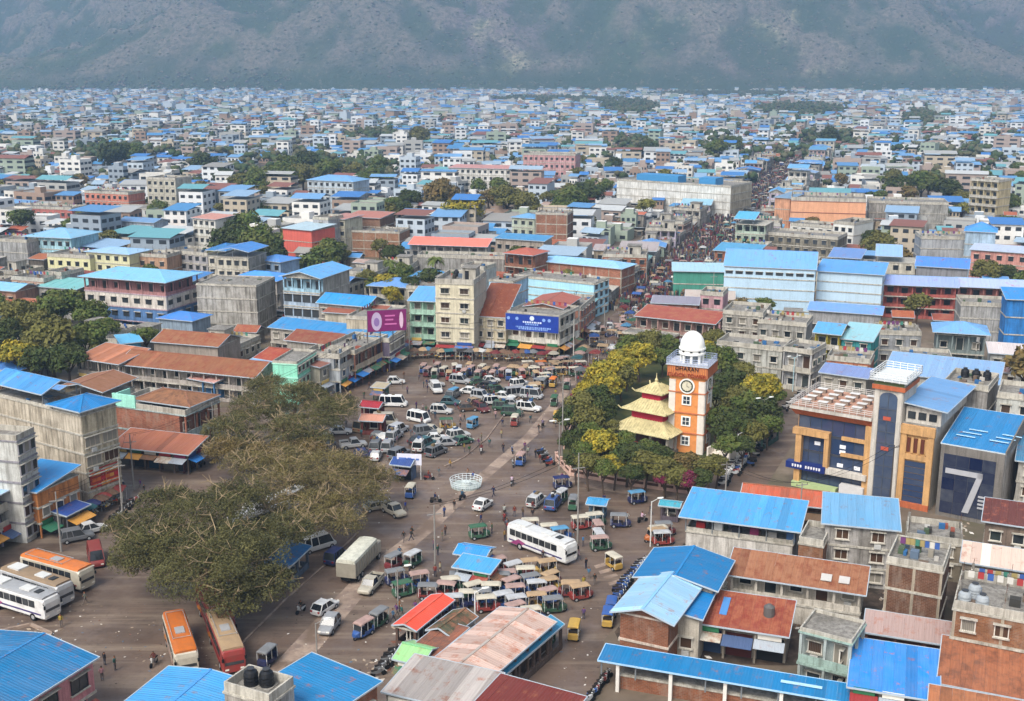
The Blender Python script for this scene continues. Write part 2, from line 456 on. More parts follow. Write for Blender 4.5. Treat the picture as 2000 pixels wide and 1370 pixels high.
    def sheets(s, parent, a, b, c, d, mat, wd=1.05):
        """corrugated sheets side by side between the eave a-b and the ridge d-c"""
        a, b, c, d = map(Vector, (a, b, c, d)); ln = (b - a).length; n = max(1, int(round(ln / wd)))
        if not hasattr(s, 'tint'): tr_ = random.Random(int(s.A.x * 7 + s.A.y * 3)); k_ = tr_.uniform(.8, 1.1); s.tint = (k_ * tr_.uniform(.9, 1.5), k_ * tr_.uniform(.92, 1.06), k_ * tr_.uniform(.82, 1.0))
        up = (b - a).cross(d - a).normalized(); rr = random.Random(int(ln * 100))
        if s.near and s.sc > 9.5 and n <= 60:
            e = (b - a).normalized(); sl = (d - a); slv = sl.normalized(); w_ = ln / n
            # a shared sheet: x across, y up the slope
            rect = (c - b - sl).length < .02
            x = [e.dot(Vector((1, 0, 0)))]
            for i in range(n):
                p0, p1 = a.lerp(b, i / n), a.lerp(b, (i + .985) / n); q0, q1 = d.lerp(c, i / n), d.lerp(c, (i + .985) / n)
                t = Vector((0, 0, rr.uniform(0, .03)))
                if rect:
                    if i == 0:
                        mb = MB(); L_, S_ = w_ * .985, sl.length
                        mb.box(0, 0, 0, L_, S_, .04, mat); me = mb.mesh('roof_sheet')
                    M = Matrix((e, slv, up)).transposed().to_4x4(); M.translation = p0 + t
                    o = put('roof_sheet', me, parent, mw=M)
                else:
                    mb = MB(); mb.hexa([v + t for v in (p0, p1, q1, q0)] + [v + t + up * .04 for v in (p0, p1, q1, q0)], mat)
                    o = put('roof_sheet', mb.mesh('roof_sheet'), parent)
                k = rr.uniform(.93, 1.03) if rr.random() > s.patch else rr.uniform(.7, 1.5)
                o.color = tuple(k * v for v in s.tint) + (1,)
        else:
            mb = MB()
            for i in range(n):
                p0, p1 = a.lerp(b, i / n), a.lerp(b, (i + .985) / n); q0, q1 = d.lerp(c, i / n), d.lerp(c, (i + .985) / n)
                t = up * rr.uniform(0, .05)
                mb.hexa([v + t for v in (p0, p1, q1, q0)] + [v + t + up * .05 for v in (p0, p1, q1, q0)], mat)
            o = put('roof_sheets', mb.mesh('roof_sheets'), parent); o['kind'] = 'stuff'; o.color = s.tint + (1,)
    patch = .06
    def roof(s, kind, c, rise=1.2, over=.5, z=None, reg=None, rust=0.0, fade=.25, axis=None, fascia='a9b4bc', gap=0.0, gm=None):
        z = (s.h if z is None else z) + gap + .06; x0, y0, x1, y1 = reg or (0, 0, s.L, s.D)
        if gap:
            pb = MB()
            for x in np.linspace(x0 + .15, x1 - .15, max(2, int((x1-x0)/3.5)+1)):
                for y in (y0 + .15, y1 - .15):
                    if s.near: pb = MB()
                    pb.box(x-.07, y-.07, z-gap-.06, x+.07, y+.07, z + (rise if (kind == 'shed' and y > (y0+y1)/2) else 0) - .02, paint('6f7478'))
                    if s.near: s.part('roof_post', pb)
            if not s.near: s.part('roof_posts', pb, kind='stuff')
        gm_ = gm or TRIM
        x0 -= over; y0 -= over; x1 += over; y1 += over
        fr = MB(); fm = paint(fascia, .5)
        ax = 'y' if kind in ('gabley', 'shedR', 'shedL') else 'x'
        rust = max(rust, .14)
        mat = tin(c, rust, 'x' if s.near and s.sc > 9.5 and kind != 'hip' else ax, fade)
        e = .07
        def rim(P):
            for i in range(len(P) - 1): fr.bar(P[i], P[i+1], .09, fm, .16)
        zr = z + rise; ym, xm = (y0 + y1) / 2, (x0 + x1) / 2
        if kind == 'shed':
            Q = [[(x0, y0, z), (x1, y0, z), (x1, y1, zr), (x0, y1, zr)]]; rim(Q[0] + [Q[0][0]])
        elif kind == 'shedF':
            Q = [[(x0, y0, zr), (x1, y0, zr), (x1, y1, z), (x0, y1, z)]]; rim(Q[0] + [Q[0][0]])
        elif kind == 'shedR':
            Q = [[(x1, y0, z), (x1, y1, z), (x0, y1, zr), (x0, y0, zr)]]; rim(Q[0] + [Q[0][0]])
        elif kind == 'shedL':
            Q = [[(x0, y1, z), (x0, y0, z), (x1, y0, zr), (x1, y1, zr)]]; rim(Q[0] + [Q[0][0]])
        elif kind == 'gable':
            Q = [[(x0, y0, z), (x1, y0, z), (x1, ym, zr), (x0, ym, zr)], [(x1, y1, z), (x0, y1, z), (x0, ym, zr), (x1, ym, zr)]]
            rim([Q[0][1], Q[0][2], Q[1][0], Q[1][1], Q[0][3], Q[0][0], Q[0][1]]); fr.bar((x0, ym, zr + .06), (x1, ym, zr + .06), .3, mat, .08)
            if gm and not gap: 
                for xx in (x0 + over, x1 - over - .1): fr.hexa([(xx, y0+over, z-.05), (xx+.1, y0+over, z-.05), (xx+.1, y1-over, z-.05), (xx, y1-over, z-.05), (xx, ym-.05, zr-.1), (xx+.1, ym-.05, zr-.1), (xx+.1, ym+.05, zr-.1), (xx, ym+.05, zr-.1)], gm)
        elif kind == 'gabley':
            Q = [[(x1, y0, z), (x1, y1, z), (xm, y1, zr), (xm, y0, zr)], [(x0, y1, z), (x0, y0, z), (xm, y0, zr), (xm, y1, zr)]]
            rim([Q[0][0], Q[0][1], Q[0][2], Q[1][0], Q[1][1], Q[0][3], Q[0][0]]); fr.bar((xm, y0, zr + .06), (xm, y1, zr + .06), .3, mat, .08)
            if not gap: 
                for yy in (y0 + over, y1 - over - .1): fr.hexa([(x0+over, yy, z-.05), (x1-over, yy, z-.05), (x1-over, yy+.1, z-.05), (x0+over, yy+.1, z-.05), (xm-.05, yy, zr-.1), (xm+.05, yy, zr-.1), (xm+.05, yy+.1, zr-.1), (xm-.05, yy+.1, zr-.1)], gm_)
        else:
            hx = min((y1 - y0) / 2, (x1 - x0) / 2) ; a_, b_ = (x0 + hx, ym, zr), (x1 - hx, ym, zr)
            Q = [[(x0, y0, z), (x1, y0, z), b_, a_], [(x1, y1, z), (x0, y1, z), a_, b_], [(x1, y0, z), (x1, y1, z), b_, b_], [(x0, y1, z), (x0, y0, z), a_, a_]]
            rim([(x0, y0, z), (x1, y0, z), (x1, y1, z), (x0, y1, z), (x0, y0, z)])
            for p, q in (((x0, y0, z), a_), ((x0, y1, z), a_), ((x1, y0, z), b_), ((x1, y1, z), b_), (a_, b_)):
                fr.bar(Vector(p) + Vector((0, 0, .07)), Vector(q) + Vector((0, 0, .07)), .25, mat, .07)
        rf = put('roof', fr.mesh('roof'), s.root)
        for q in Q: s.sheets(rf, *q, mat)
        return s
    def frame(s, side='F', nu=None, nz=None, m=None):      # concrete frame standing proud of brick
        a = MB(); ln = s.f(side)[3]; m = m or plaster('a89c8a', .5); nz = nz or max(1, round(s.h / 3.2)); nu = nu or max(2, round(ln / 4))
        for i in range(nu + 1):
            u = min(max(ln * i / nu, .16), ln - .16); s.fbox(a, side, u - .15, u + .15, 0, .05, 0, s.h - .2, m)
        for k in range(1, nz): s.fbox(a, side, 0, ln, 0, .035, s.h * k / nz - .12, s.h * k / nz + .12, m)
        s.part('concrete_frame', a); return s
    def strips(s, side, items, name='panel'):                # items: (u0,u1,z0,z1,w,colour)
        for u0, u1, z0, z1, w_, c in items:
            a = MB(); s.fbox(a, side, u0, u1, .02, w_, z0, z1, c if not isinstance(c, str) else paint(c, .6)); s.part(name, a)
        return s
    def done(s):
        if not s.mw.empty():
            o = s.part('windows', s.mw, kind='stuff')
        return s
_tank = {}
def water_tank(b, x, y, z, c='17181b'):
    if c not in _tank:
        m = MB(); m.smooth = False; mt = paint(c, .45)
        m.lathe((0, 0, .06), [(.0, 0), (.62, 0), (.66, .12), (.62, .2), (.66, .3), (.62, .45), (.66, .6), (.62, .75), (.66, .9), (.62, 1.05), (.55, 1.25), (.3, 1.4), (.3, 1.5), (0, 1.52)], mt, 14)
        l = MB(); l.lathe((0, 0, 1.56), [(0, 0), (.34, 0), (.34, .08), (0, .1)], paint('3a3b3e', .5), 12)
        st = MB(); st.box(-.75, -.75, 0, .75, .75, .06, CONC)
        _tank[c] = (m.mesh('barrel'), l.mesh('lid'), st.mesh('plinth'))
    p = b.W(x, y, z); r = bpy.data.objects.new('water_tank', None); COL.objects.link(r); r.location = p; r.rotation_euler = (0, 0, b.ang)
    put('barrel', _tank[c][0], r); put('lid', _tank[c][1], r); put('plinth', _tank[c][2], r)
    auto(r, {'17181b': 'black plastic', '9aa0a4': 'steel'}.get(c, 'dark') + ' water tank on a flat roof', 'water tank', 'rooftop water tanks')
    return r
# ------------------------------------------------------------------ vehicles: each kind built once, parts (> sub-parts) copied
RUB = paint('141414', .9, .1); GL = glass('0d1218', .08); HUB = paint('9a9a9a', .4); CHR = paint('c8c8c4', .3)
LAMP = paint('e8e4d8', .2); TAIL = paint('8c1512', .3); PNT = objpaint(); DUSTY = objpaint(.8, .5, .2); SEAT = paint('2a2420', .9)
def wheel_part(r, w):
    a = MB(); a.cyl((0, -w/2, 0), r, w, RUB, 14, axis='y'); b = MB(); b.cyl((0, -w/2 - .01, 0), r * .55, w + .02, HUB, 10, axis='y')
    return a.mesh('wheel'), b.mesh('rim')
def ring(x, y0, y1, z0, z1, r=.12):
    return [(x, y0 + r, z0), (x, y1 - r, z0), (x, y1, z0 + r), (x, y1, z1 - r), (x, y1 - r, z1), (x, y0 + r, z1), (x, y0, z1 - r), (x, y0, z0 + r)]
# proto: list of (name, mesh, loc, tinted, sub list)
def car_proto(L, Wd, hh, roofz, kind='sedan'):
    h = L / 2; w = Wd / 2; out = []
    b = MB(); b.smooth = False
    if kind == 'van':
        st = [(-h, .3, .95, .9), (-h+.12, .25, 1.05, 1), (h-.9, .25, 1.05, 1), (h-.35, .25, .98, .98), (h-.05, .3, .8, .92), (h, .4, .65, .85)]
    elif kind == 'suv':
        st = [(-h, .4, .85, .9), (-h+.15, .3, 1.0, 1), (h-1.25, .3, 1.02, 1), (h-.5, .3, .95, .98), (h-.1, .35, .85, .93), (h, .45, .7, .86)]
    else:
        st = [(-h, .35, .78, .88), (-h+.2, .25, .92, .97), (-.6, .22, .92, 1), (h-1.2, .22, .9, 1), (h-.4, .25, .78, .96), (h-.08, .3, .66, .88), (h, .38, .56, .8)]
    b.loft([ring(x, -w*k, w*k, z0, z1, .13) for x, z0, z1, k in st], PNT)
    bz = .95 if kind == 'van' else (.92 if kind == 'suv' else .84)
    if kind == 'van': cab = [(-h+.06, -h+.3), (h-.45, h-1.0)]
    elif kind == 'suv': cab = [(-h+.08, -h+.35), (h-1.15, h-1.75)]
    elif kind == 'hatch': cab = [(-h+.12, -h+.6), (h-1.05, h-1.75)]
    else: cab = [(-h+.55, -h+1.1), (h-1.25, h-1.9)]
    (xb, xbt), (xf, xft) = cab; wt = w * .8; g = MB()
    g.hexa([(xb, -w*.95, bz), (xf, -w*.95, bz), (xf, w*.95, bz), (xb, w*.95, bz), (xbt, -wt, roofz), (xft, -wt, roofz), (xft, wt, roofz), (xbt, wt, roofz)], GL)
    rf = MB(); rf.loft([[(xbt-.06, -wt-.02, roofz-.02), (xft+.06, -wt-.02, roofz-.02), (xft+.06, wt+.02, roofz-.02), (xbt-.06, wt+.02, roofz-.02)], [(xbt+.02, -wt+.05, roofz+.05), (xft-.04, -wt+.05, roofz+.05), (xft-.04, wt-.05, roofz+.05), (xbt+.02, wt-.05, roofz+.05)]], PNT)
    for s_ in (-1, 1):                                      # pillars
        for (x0, x1) in ((xb, xbt), (xf, xft), ((xb+xf)/2, (xbt+xft)/2)):
            rf.bar((x0, s_*w*.955, bz), (x1, s_*(wt+.01), roofz), .09, PNT)
        if kind in ('van', 'suv'): rf.bar((xb+(xf-xb)*.25, s_*w*.955, bz), (xbt+(xft-xbt)*.22, s_*(wt+.01), roofz), .12, PNT)
    out.append(('body', b.mesh('body'), (0, 0, 0), 1, [])); out.append(('windows', g.mesh('glazing'), (0, 0, 0), 0, [])); out.append(('roof', rf.mesh('roof'), (0, 0, 0), 1, []))
    out[1] = ('glazing',) + out[1][1:]
    wm, rm = wheel_part(.32, .2)
    for x in (-h+.75, h-.8):
        for y in (-w+.09, w-.09): out.append(('wheel', wm, (x, y, .32), 0, [('rim', rm)]))
    lp = MB(); lp.box(-.04, -.16, -.07, .05, .16, .07, LAMP); lm = lp.mesh('headlight'); tp = MB(); tp.box(-.05, -.14, -.1, .04, .14, .1, TAIL); tm = tp.mesh('taillight')
    for y in (-1, 1):
        out.append(('headlight', lm, (h-.03, y*w*.6, .62), 0, [])); out.append(('taillight', tm, (-h+.02, y*w*.66, .75), 0, []))
    return out
def ricksh_proto(long=True):
    """three-wheeled electric rickshaw with a flat canopy"""
    out = []; L = 1.35
    c = MB(); c.smooth = False; x0, x1 = -1.3, .75
    prof = lambda x, dz: [(x, -.55, 1.66+dz), (x, -.5, 1.76+dz), (x, -.25, 1.82+dz), (x, .25, 1.82+dz), (x, .5, 1.76+dz), (x, .55, 1.66+dz), (x, .25, 1.70+dz), (x, -.25, 1.70+dz)]
    c.loft([prof(x0, -.06), prof(x0+.15, 0), prof(x1-.2, 0), prof(x1, -.1)], DUSTY); out.append(('canopy', c.mesh('canopy'), (0, 0, 0), 2, []))
    b = MB(); b.loft([ring(-1.3, -.48, .48, .3, .85, .08), ring(-1.2, -.52, .52, .25, .9, .08), ring(-.95, -.52, .52, .25, .9, .08)], PNT)
    b.box(-.95, -.52, .28, .55, .52, .42, PNT); b.box(-.95, -.53, .42, .1, -.47, .68, PNT); b.box(-.95, .47, .42, .1, .53, .68, PNT)
    b.loft([ring(.5, -.48, .48, .28, .95, .08), ring(.85, -.42, .42, .3, .98, .1), ring(1.2, -.22, .22, .4, .8, .1)], PNT); out.append(('body', b.mesh('body'), (0, 0, 0), 1, []))
    p = MB()
    for x in (-1.2, -.3, .7):
        for y in (-.5, .5): p.bar((x, y, .4), (x - (.12 if x > 0 else 0), y, 1.7), .045, CHR)
    out.append(('post', p.mesh('posts'), (0, 0, 0), 0, [])); out[-1] = ('canopy_frame',) + out[-1][1:]
    g = MB(); g.hexa([(.72, -.42, .95), (.76, -.42, .95), (.76, .42, .95), (.72, .42, .95), (.58, -.42, 1.62), (.62, -.42, 1.62), (.62, .42, 1.62), (.58, .42, 1.62)], GL); out.append(('windshield', g.mesh('windshield'), (0, 0, 0), 0, []))
    s = MB(); s.box(-.93, -.44, .42, -.5, .44, .72, SEAT); s.box(-1.0, -.44, .72, -.85, .44, 1.2, SEAT); s.box(-.05, -.44, .42, .25, .44, .7, SEAT); out.append(('seat', s.mesh('seat'), (0, 0, 0), 0, []))
    wm, rm = wheel_part(.25, .1)
    for q in ((-.85, -.5), (-.85, .5), (1.0, 0)): out.append(('wheel', wm, (q[0], q[1], .25), 0, [('rim', rm)]))
    return out
def bus_proto(style=0, L=10.5):
    out = []; h = L/2; w = 1.25; H2 = 3.1; b = MB()
    st = [(-h, .5, H2-.25, .93), (-h+.15, .4, H2-.05, 1), (h-.5, .4, H2-.02, 1), (h-.12, .42, H2-.25, .97), (h, .5, H2-.7, .92)]
    def rg(x, z0, z1, k): return ring(x, -w*k, w*k, z0, z1, .22)
    b.loft([rg(*q) for q in st], PNT); out.append(('body', b.mesh('body'), (0, 0, 0), 2, [])); rc = MB(); rc.loft([[(x, -1.2*k_, H2-.16), (x, -1.12*k_, H2+.02), (x, -.7*k_, H2+.09), (x, .7*k_, H2+.09), (x, 1.12*k_, H2+.02), (x, 1.2*k_, H2-.16)] for x, k_ in ((-h+.1, .95), (-h+.4, 1), (h-.7, 1), (h-.3, .94))], PNT); out.append(('roof', rc.mesh('roof'), (0, 0, 0), 1, []))
    n = 8; ww = (L - 2.0) / n; wg = MB(); wg.box(-ww/2+.05, -.02, 0, ww/2-.05, .02, .85, GL); wm_ = wg.mesh('window')
    for i in range(n):
        for y in (-w - .012, w + .012): out.append(('window', wm_, (-h + .55 + ww*(i+.5), y, 1.75), 0, []))
    f = MB(); f.hexa([(h-.02, -1.0, 1.35), (h+.03, -1.0, 1.35), (h+.03, 1.0, 1.35), (h-.02, 1.0, 1.35), (h-.14, -.98, 2.6), (h-.08, -.98, 2.6), (h-.08, .98, 2.6), (h-.14, .98, 2.6)], GL); out.append(('windshield', f.mesh('windshield'), (0, 0, 0), 0, []))
    r = MB(); r.box(-h-.02, -.85, 1.75, -h+.03, .85, 2.6, GL); out.append(('rear_window', r.mesh('rear_window'), (0, 0, 0), 0, []))
    t = MB(); 
    if style == 0:
        for bx in ((-h+1.0, -.75, H2, -h+3.0, .75, H2+.28, CHR), (.5, -.6, H2, 2.2, .6, H2+.24, CHR), (2.8, -.45, H2, 3.6, .45, H2+.2, paint('303234'))):
            t = MB(); t.box(*bx); out.append(('roof_unit', t.mesh('roof_unit'), (0, 0, 0), 0, []))
    else:
        for y in (-.95, .95):
            t.bar((-h+.8, y, H2+.24), (h-3.2, y, H2+.24), .05, HUB); 
            for x in np.linspace(-h+.8, h-3.2, 6): t.bar((x, y, H2-.02), (x, y, H2+.24), .05, HUB)
        for x in (-h+.8, h-3.2): t.bar((x, -.95, H2+.24), (x, .95, H2+.24), .05, HUB)
        t.box(-.6, -.5, H2+.09, .9, .5, H2+.2, HUB)
        out.append(('roof_rack', t.mesh('roof_rack'), (0, 0, 0), 0, []))
    s = MB()
    for y in (-w-.008, w+.008):
        s.box(-h+.4, y-.006, .95, h-.6, y+.006, 1.15, paint('3c2f63' if style == 0 else '7a2320')); s.hexa([(-h+.6, y-.007, .6), (-h+2.6, y-.007, .6), (-h+2.6, y+.007, .6), (-h+.6, y+.007, .6), (-h+2.2, y-.007, 1.5), (-h+3.4, y-.007, 1.2), (-h+3.4, y+.007, 1.2), (-h+2.2, y+.007, 1.5)], paint('8a3a6a' if style == 0 else 'b06a22'))
    out.append(('stripe', s.mesh('stripe'), (0, 0, 0), 0, []))
    wm, rm = wheel_part(.48, .28)
    for x in (-h+2.4, h-2.0):
        for y in (-w+.12, w-.12): out.append(('wheel', wm, (x, y, .48), 0, [('rim', rm)]))
    lp = MB(); lp.box(-.04, -.2, -.09, .05, .2, .09, LAMP); lm = lp.mesh('headlight')
    m = MB(); m.bar((0, 0, 0), (.3, 0, -.3), .05, RUB); m.box(.22, -.12, -.65, .3, .12, -.25, RUB); mm = m.mesh('mirror')
    for y in (-1, 1): out.append(('headlight', lm, (h-.01, y*.8, .85), 0, [])); out.append(('mirror', mm, (h-.15, y*1.2, 2.5), 0, []))
    return out
def truck_proto():
    out = []; b = MB(); b.box(-4.6, -1.2, 1.0, 2.9, 1.2, 1.5, PNT); b.box(-4.6, -1.22, 1.5, 2.9, 1.22, 2.9, PNT)
    for x in np.linspace(-4.55, 2.85, 10): 
        for y in (-1.27, 1.27): b.box(x-.05, y-.05, 1.0, x+.05, y+.05, 2.9, PNT)
    out.append(('cargo_box', b.mesh('cargo_box'), (0, 0, 0), 1, []))
    c = MB(); c.loft([[(x, -1.26, 2.9), (x, 1.26, 2.9), (x, 1.2, 3.25), (x, .6, 3.42), (x, -.6, 3.42), (x, -1.2, 3.25)] for x in (-4.65, 2.95)], plaster('c9c8b8', .3)); out.append(('tarpaulin', c.mesh('tarpaulin'), (0, 0, 0), 0, []))
    k = MB(); k.loft([ring(3.05, -1.15, 1.15, .7, 2.5, .15), ring(4.5, -1.15, 1.15, .7, 2.45, .15), ring(4.75, -1.05, 1.05, .7, 1.6, .15)], PNT); out.append(('cab', k.mesh('cab'), (0, 0, 0), 1, []))
    g = MB(); g.hexa([(4.62, -1.0, 1.55), (4.7, -1.0, 1.55), (4.7, 1.0, 1.55), (4.62, 1.0, 1.55), (4.46, -1.0, 2.3), (4.53, -1.0, 2.3), (4.53, 1.0, 2.3), (4.46, 1.0, 2.3)], GL); out.append(('windshield', g.mesh('windshield'), (0, 0, 0), 0, []))
    ch = MB(); ch.box(-4.5, -.5, .55, 4.3, .5, .95, RUB); out.append(('chassis', ch.mesh('chassis'), (0, 0, 0), 0, []))
    wm, rm = wheel_part(.5, .3)
    for x in (-3.2, -2.0, 3.8):
        for y in (-1.0, 1.0): out.append(('wheel', wm, (x, y, .5), 0, [('rim', rm)]))
    return out
def pickup_proto():
    out = car_proto(4.6, 1.75, 1, 1.7, 'suv')[:1]; h = 2.3; g = MB(); g.hexa([(-.6, -.8, .95), (1.15, -.8, .95), (1.15, .8, .95), (-.6, .8, .95), (-.45, -.68, 1.65), (.6, -.68, 1.65), (.6, .68, 1.65), (-.45, .68, 1.65)], GL)
    out.append(('glazing', g.mesh('glazing'), (0, 0, 0), 0, [])); r = MB(); r.box(-.5, -.7, 1.64, .65, .7, 1.72, PNT)
    for y in (-.76, .76): r.bar((1.15, y, .95), (.62, y*.9, 1.66), .08, PNT); r.bar((-.6, y, .95), (-.46, y*.9, 1.66), .1, PNT)
    out.append(('roof', r.mesh('roof'), (0, 0, 0), 1, [])); d = MB(); d.box(-2.25, -.82, 1.0, -.7, -.76, 1.35, PNT); d.box(-2.25, .76, 1.0, -.7, .82, 1.35, PNT); d.box(-2.3, -.82, 1.0, -2.25, .82, 1.35, PNT); d.box(-2.2, -.75, 1.02, -.75, .75, 1.04, RUB)
    out.append(('load_bed', d.mesh('load_bed'), (0, 0, 0), 1, [])); wm, rm = wheel_part(.36, .22)
    for x in (-1.45, 1.45):
        for y in (-.78, .78): out.append(('wheel', wm, (x, y, .36), 0, [('rim', rm)]))
    return out
def moto_proto():
    out = []; wm, rm = wheel_part(.29, .1)
    for x in (-.62, .62): out.append(('wheel', wm, (x, 0, .29), 0, []))
    b = MB(); b.loft([ring(-.85, -.08, .08, .55, .7, .03), ring(-.3, -.14, .14, .35, .75, .05), ring(.1, -.13, .13, .35, .9, .05), ring(.4, -.1, .1, .5, .9, .04)], PNT); b.bar((.62, 0, .29), (.38, 0, .98), .07, CHR); b.bar((-.62, 0, .29), (0, 0, .4), .08, RUB); out.append(('body', b.mesh('body'), (0, 0, 0), 1, []))
    s = MB(); s.box(-.8, -.13, .74, .0, .13, .84, SEAT); out.append(('seat', s.mesh('seat'), (0, 0, 0), 0, []))
    k = MB(); k.bar((.36, -.34, 1.02), (.36, .34, 1.02), .05, RUB); k.box(.38, -.1, .82, .5, .1, 1.05, CHR); out.append(('handlebar', k.mesh('handlebar'), (0, 0, 0), 0, []))
    return out
def stall_proto(cover):
    out = []; t = MB()
    if cover == 'umbrella': t.lathe((0, 0, 2.0), [(1.35, 0), (1.3, .03), (.7, .4), (0, .62)], DUSTY, 8)
    else:
        t.hexa([(-1.3, -1.2, 2.05), (1.3, -1.2, 2.05), (1.3, 1.2, 2.05), (-1.3, 1.2, 2.05), (-1.2, -.1, 2.5), (1.2, -.1, 2.5), (1.2, .1, 2.5), (-1.2, .1, 2.5)], DUSTY)
    out.append(('canopy', t.mesh('canopy'), (0, 0, 0), 1, []))
    p = MB()
    if cover == 'umbrella': p.cyl((0, 0, 0), .03, 2.5, CHR, 6)
    else:
        for x in (-1.2, 1.2):
            for y in (-1.1, 1.1): p.bar((x, y, 0), (x, y, 2.08), .05, CHR)
    out.append(('pole', p.mesh('pole'), (0, 0, 0), 0, []))
    c = MB(); c.box(-.9, -.45, .75, .9, .45, .82, paint('7d6248')); 
    for x in (-.85, .8):
        for y in (-.4, .38): c.box(x, y, 0, x+.05, y+.05, .75, paint('5d4a38'))
    out.append(('table', c.mesh('table'), (.0, -.2, 0), 0, []))
    rr = random.Random(3); g = MB()
    for i in range(9): x = -.75 + (i % 5) * .36; y = -.45 + (i // 5) * .4; g.box(x-.14, y-.12, .82, x+.14, y+.12, .9 + rr.random()*.2, paint(rr.choice(['b5532a', 'c9a637', '5e7d35', 'a03028', 'cfc6b4', '3c5e8c']), .8))
    out.append(('goods', g.mesh('goods'), (0, 0, 0), 0, []))
    return out
P_ = dict(sedan=car_proto(4.3, 1.7, 1, 1.42), hatch=car_proto(3.7, 1.65, 1, 1.5, 'hatch'), suv=car_proto(4.4, 1.8, 1, 1.8, 'suv'), van=car_proto(5.0, 1.85, 1, 2.15, 'van'),
          rick=ricksh_proto(), bus=bus_proto(0), coach=bus_proto(1), truck=truck_proto(), pickup=pickup_proto(), moto=moto_proto(), tent=stall_proto('tent'), umb=stall_proto('umbrella'))
def spawn(kind, name, loc, rz, color, color2=None, lod=False):
    r = bpy.data.objects.new(name, None); COL.objects.link(r); r.location = (loc[0], loc[1], loc[2] if len(loc) > 2 else .012); r.rotation_euler = (0, 0, rz); r.empty_display_size = .3
    kd = random.Random(int(abs(loc[0])*91 + abs(loc[1])*37)).uniform(.6, 1.0); color = tuple(v * kd for v in color)
    for nm, me, l, tint, subs in P_[kind]:
        o = put(nm, me, r, l, color=(color if tint == 1 else (color2 or (.45, .42, .38))) if tint else None)
        if nm in ('canopy_frame', 'roof_rack'): o['kind'] = 'stuff'
        if not lod:
            for sn, sm in subs: put(sn, sm, o)
    return r
VEH = []
CNAME = {'white': (.68, .68, .66), 'cream': (.48, .44, .35), 'silver': (.42, .43, .44), 'grey': (.17, .18, .19), 'black': (.02, .02, .022), 'blue': (.03, .10, .33), 'navy': (.012, .022, .10), 'red': (.27, .035, .03),
         'maroon': (.16, .02, .025), 'green': (.03, .11, .06), 'teal': (.03, .13, .15), 'yellow': (.48, .30, .06), 'orange': (.60, .16, .025), 'tan': (.38, .26, .15), 'pink': (.36, .24, .21), 'sky blue': (.08, .25, .42), 'brown': (.14, .08, .05), 'purple': (.16, .05, .18)}
def veh(kind, x, y, hd, color, c2=None, z=.8, label=None, look=None):
    nm = {'sedan': 'saloon_car', 'hatch': 'hatchback_car', 'suv': 'jeep', 'van': 'microbus', 'rick': 'electric_rickshaw', 'bus': 'bus', 'coach': 'bus', 'truck': 'truck', 'pickup': 'pickup_truck', 'moto': 'motorcycle', 'tent': 'market_stall', 'umb': 'market_umbrella'}[kind]
    cat = {'suv': 'jeep', 'sedan': 'car', 'hatch': 'car', 'van': 'van', 'rick': 'rickshaw', 'pickup': 'pickup', 'moto': 'motorcycle', 'coach': 'bus', 'tent': 'stall', 'umb': 'umbrella'}.get(kind, kind)
    grp = {'car': 'cars on the square', 'jeep': 'cars on the square', 'van': 'cars on the square', 'rickshaw': 'rickshaws on the square', 'bus': 'buses', 'motorcycle': 'motorcycles', 'stall': 'market stalls', 'umbrella': 'market umbrellas', 'truck': 'trucks', 'pickup': 'cars on the square'}[cat]
    p = G(x, y, z)
    o = spawn(kind, nm, (p.x, p.y), hd if not isinstance(hd, tuple) else head(*hd), CNAME[color], CNAME[c2] if c2 else None, lod=scale_at(p) < 9)
    vr = random.Random(int(x * 31 + y * 17))
    if kind in ('sedan', 'hatch', 'suv', 'van'): o.scale = (vr.uniform(.9, 1.08), vr.uniform(.94, 1.04), vr.uniform(.92, 1.08))
    if kind in ('suv', 'van', 'pickup') and vr.random() < .4:
        m_ = MB(); zt_ = {'suv': 1.85, 'van': 2.2, 'pickup': 1.06}[kind]; xx = {'suv': -1.2, 'van': -1.6, 'pickup': -2.0}[kind]
        for q in range(vr.randint(2, 5)): a_ = xx + vr.uniform(0, 1.4); b_ = vr.uniform(-.5, .2); m_.box(a_, b_, zt_, a_ + vr.uniform(.4, .9), b_ + vr.uniform(.3, .6), zt_ + vr.uniform(.12, .4), vr.choice((SEAT, CHR, paint('6a5a40', .9), paint('2f4f7a', .9))))
        put('roof_load' if kind != 'pickup' else 'load', m_.mesh('load'), o)['kind'] = 'stuff'
    if kind == 'rick': o.scale = (1.17, 1.17, 1.12)
    VEH.append((p.x, p.y, 1.2 if kind != 'moto' else .5))
    if label: tag(o, label, cat, grp)
    else:
        lk = look or (f'{color} {dict(suv="jeep", sedan="saloon car", hatch="hatchback", van="microbus", rick="electric rickshaw", moto="motorcycle", tent="market stall tarpaulin", umb="market umbrella", pickup="pickup truck").get(kind, kind)}' + (f' with {c2} roof' if c2 and kind == 'rick' else ''))
        auto(o, lk, cat, grp)
    return o
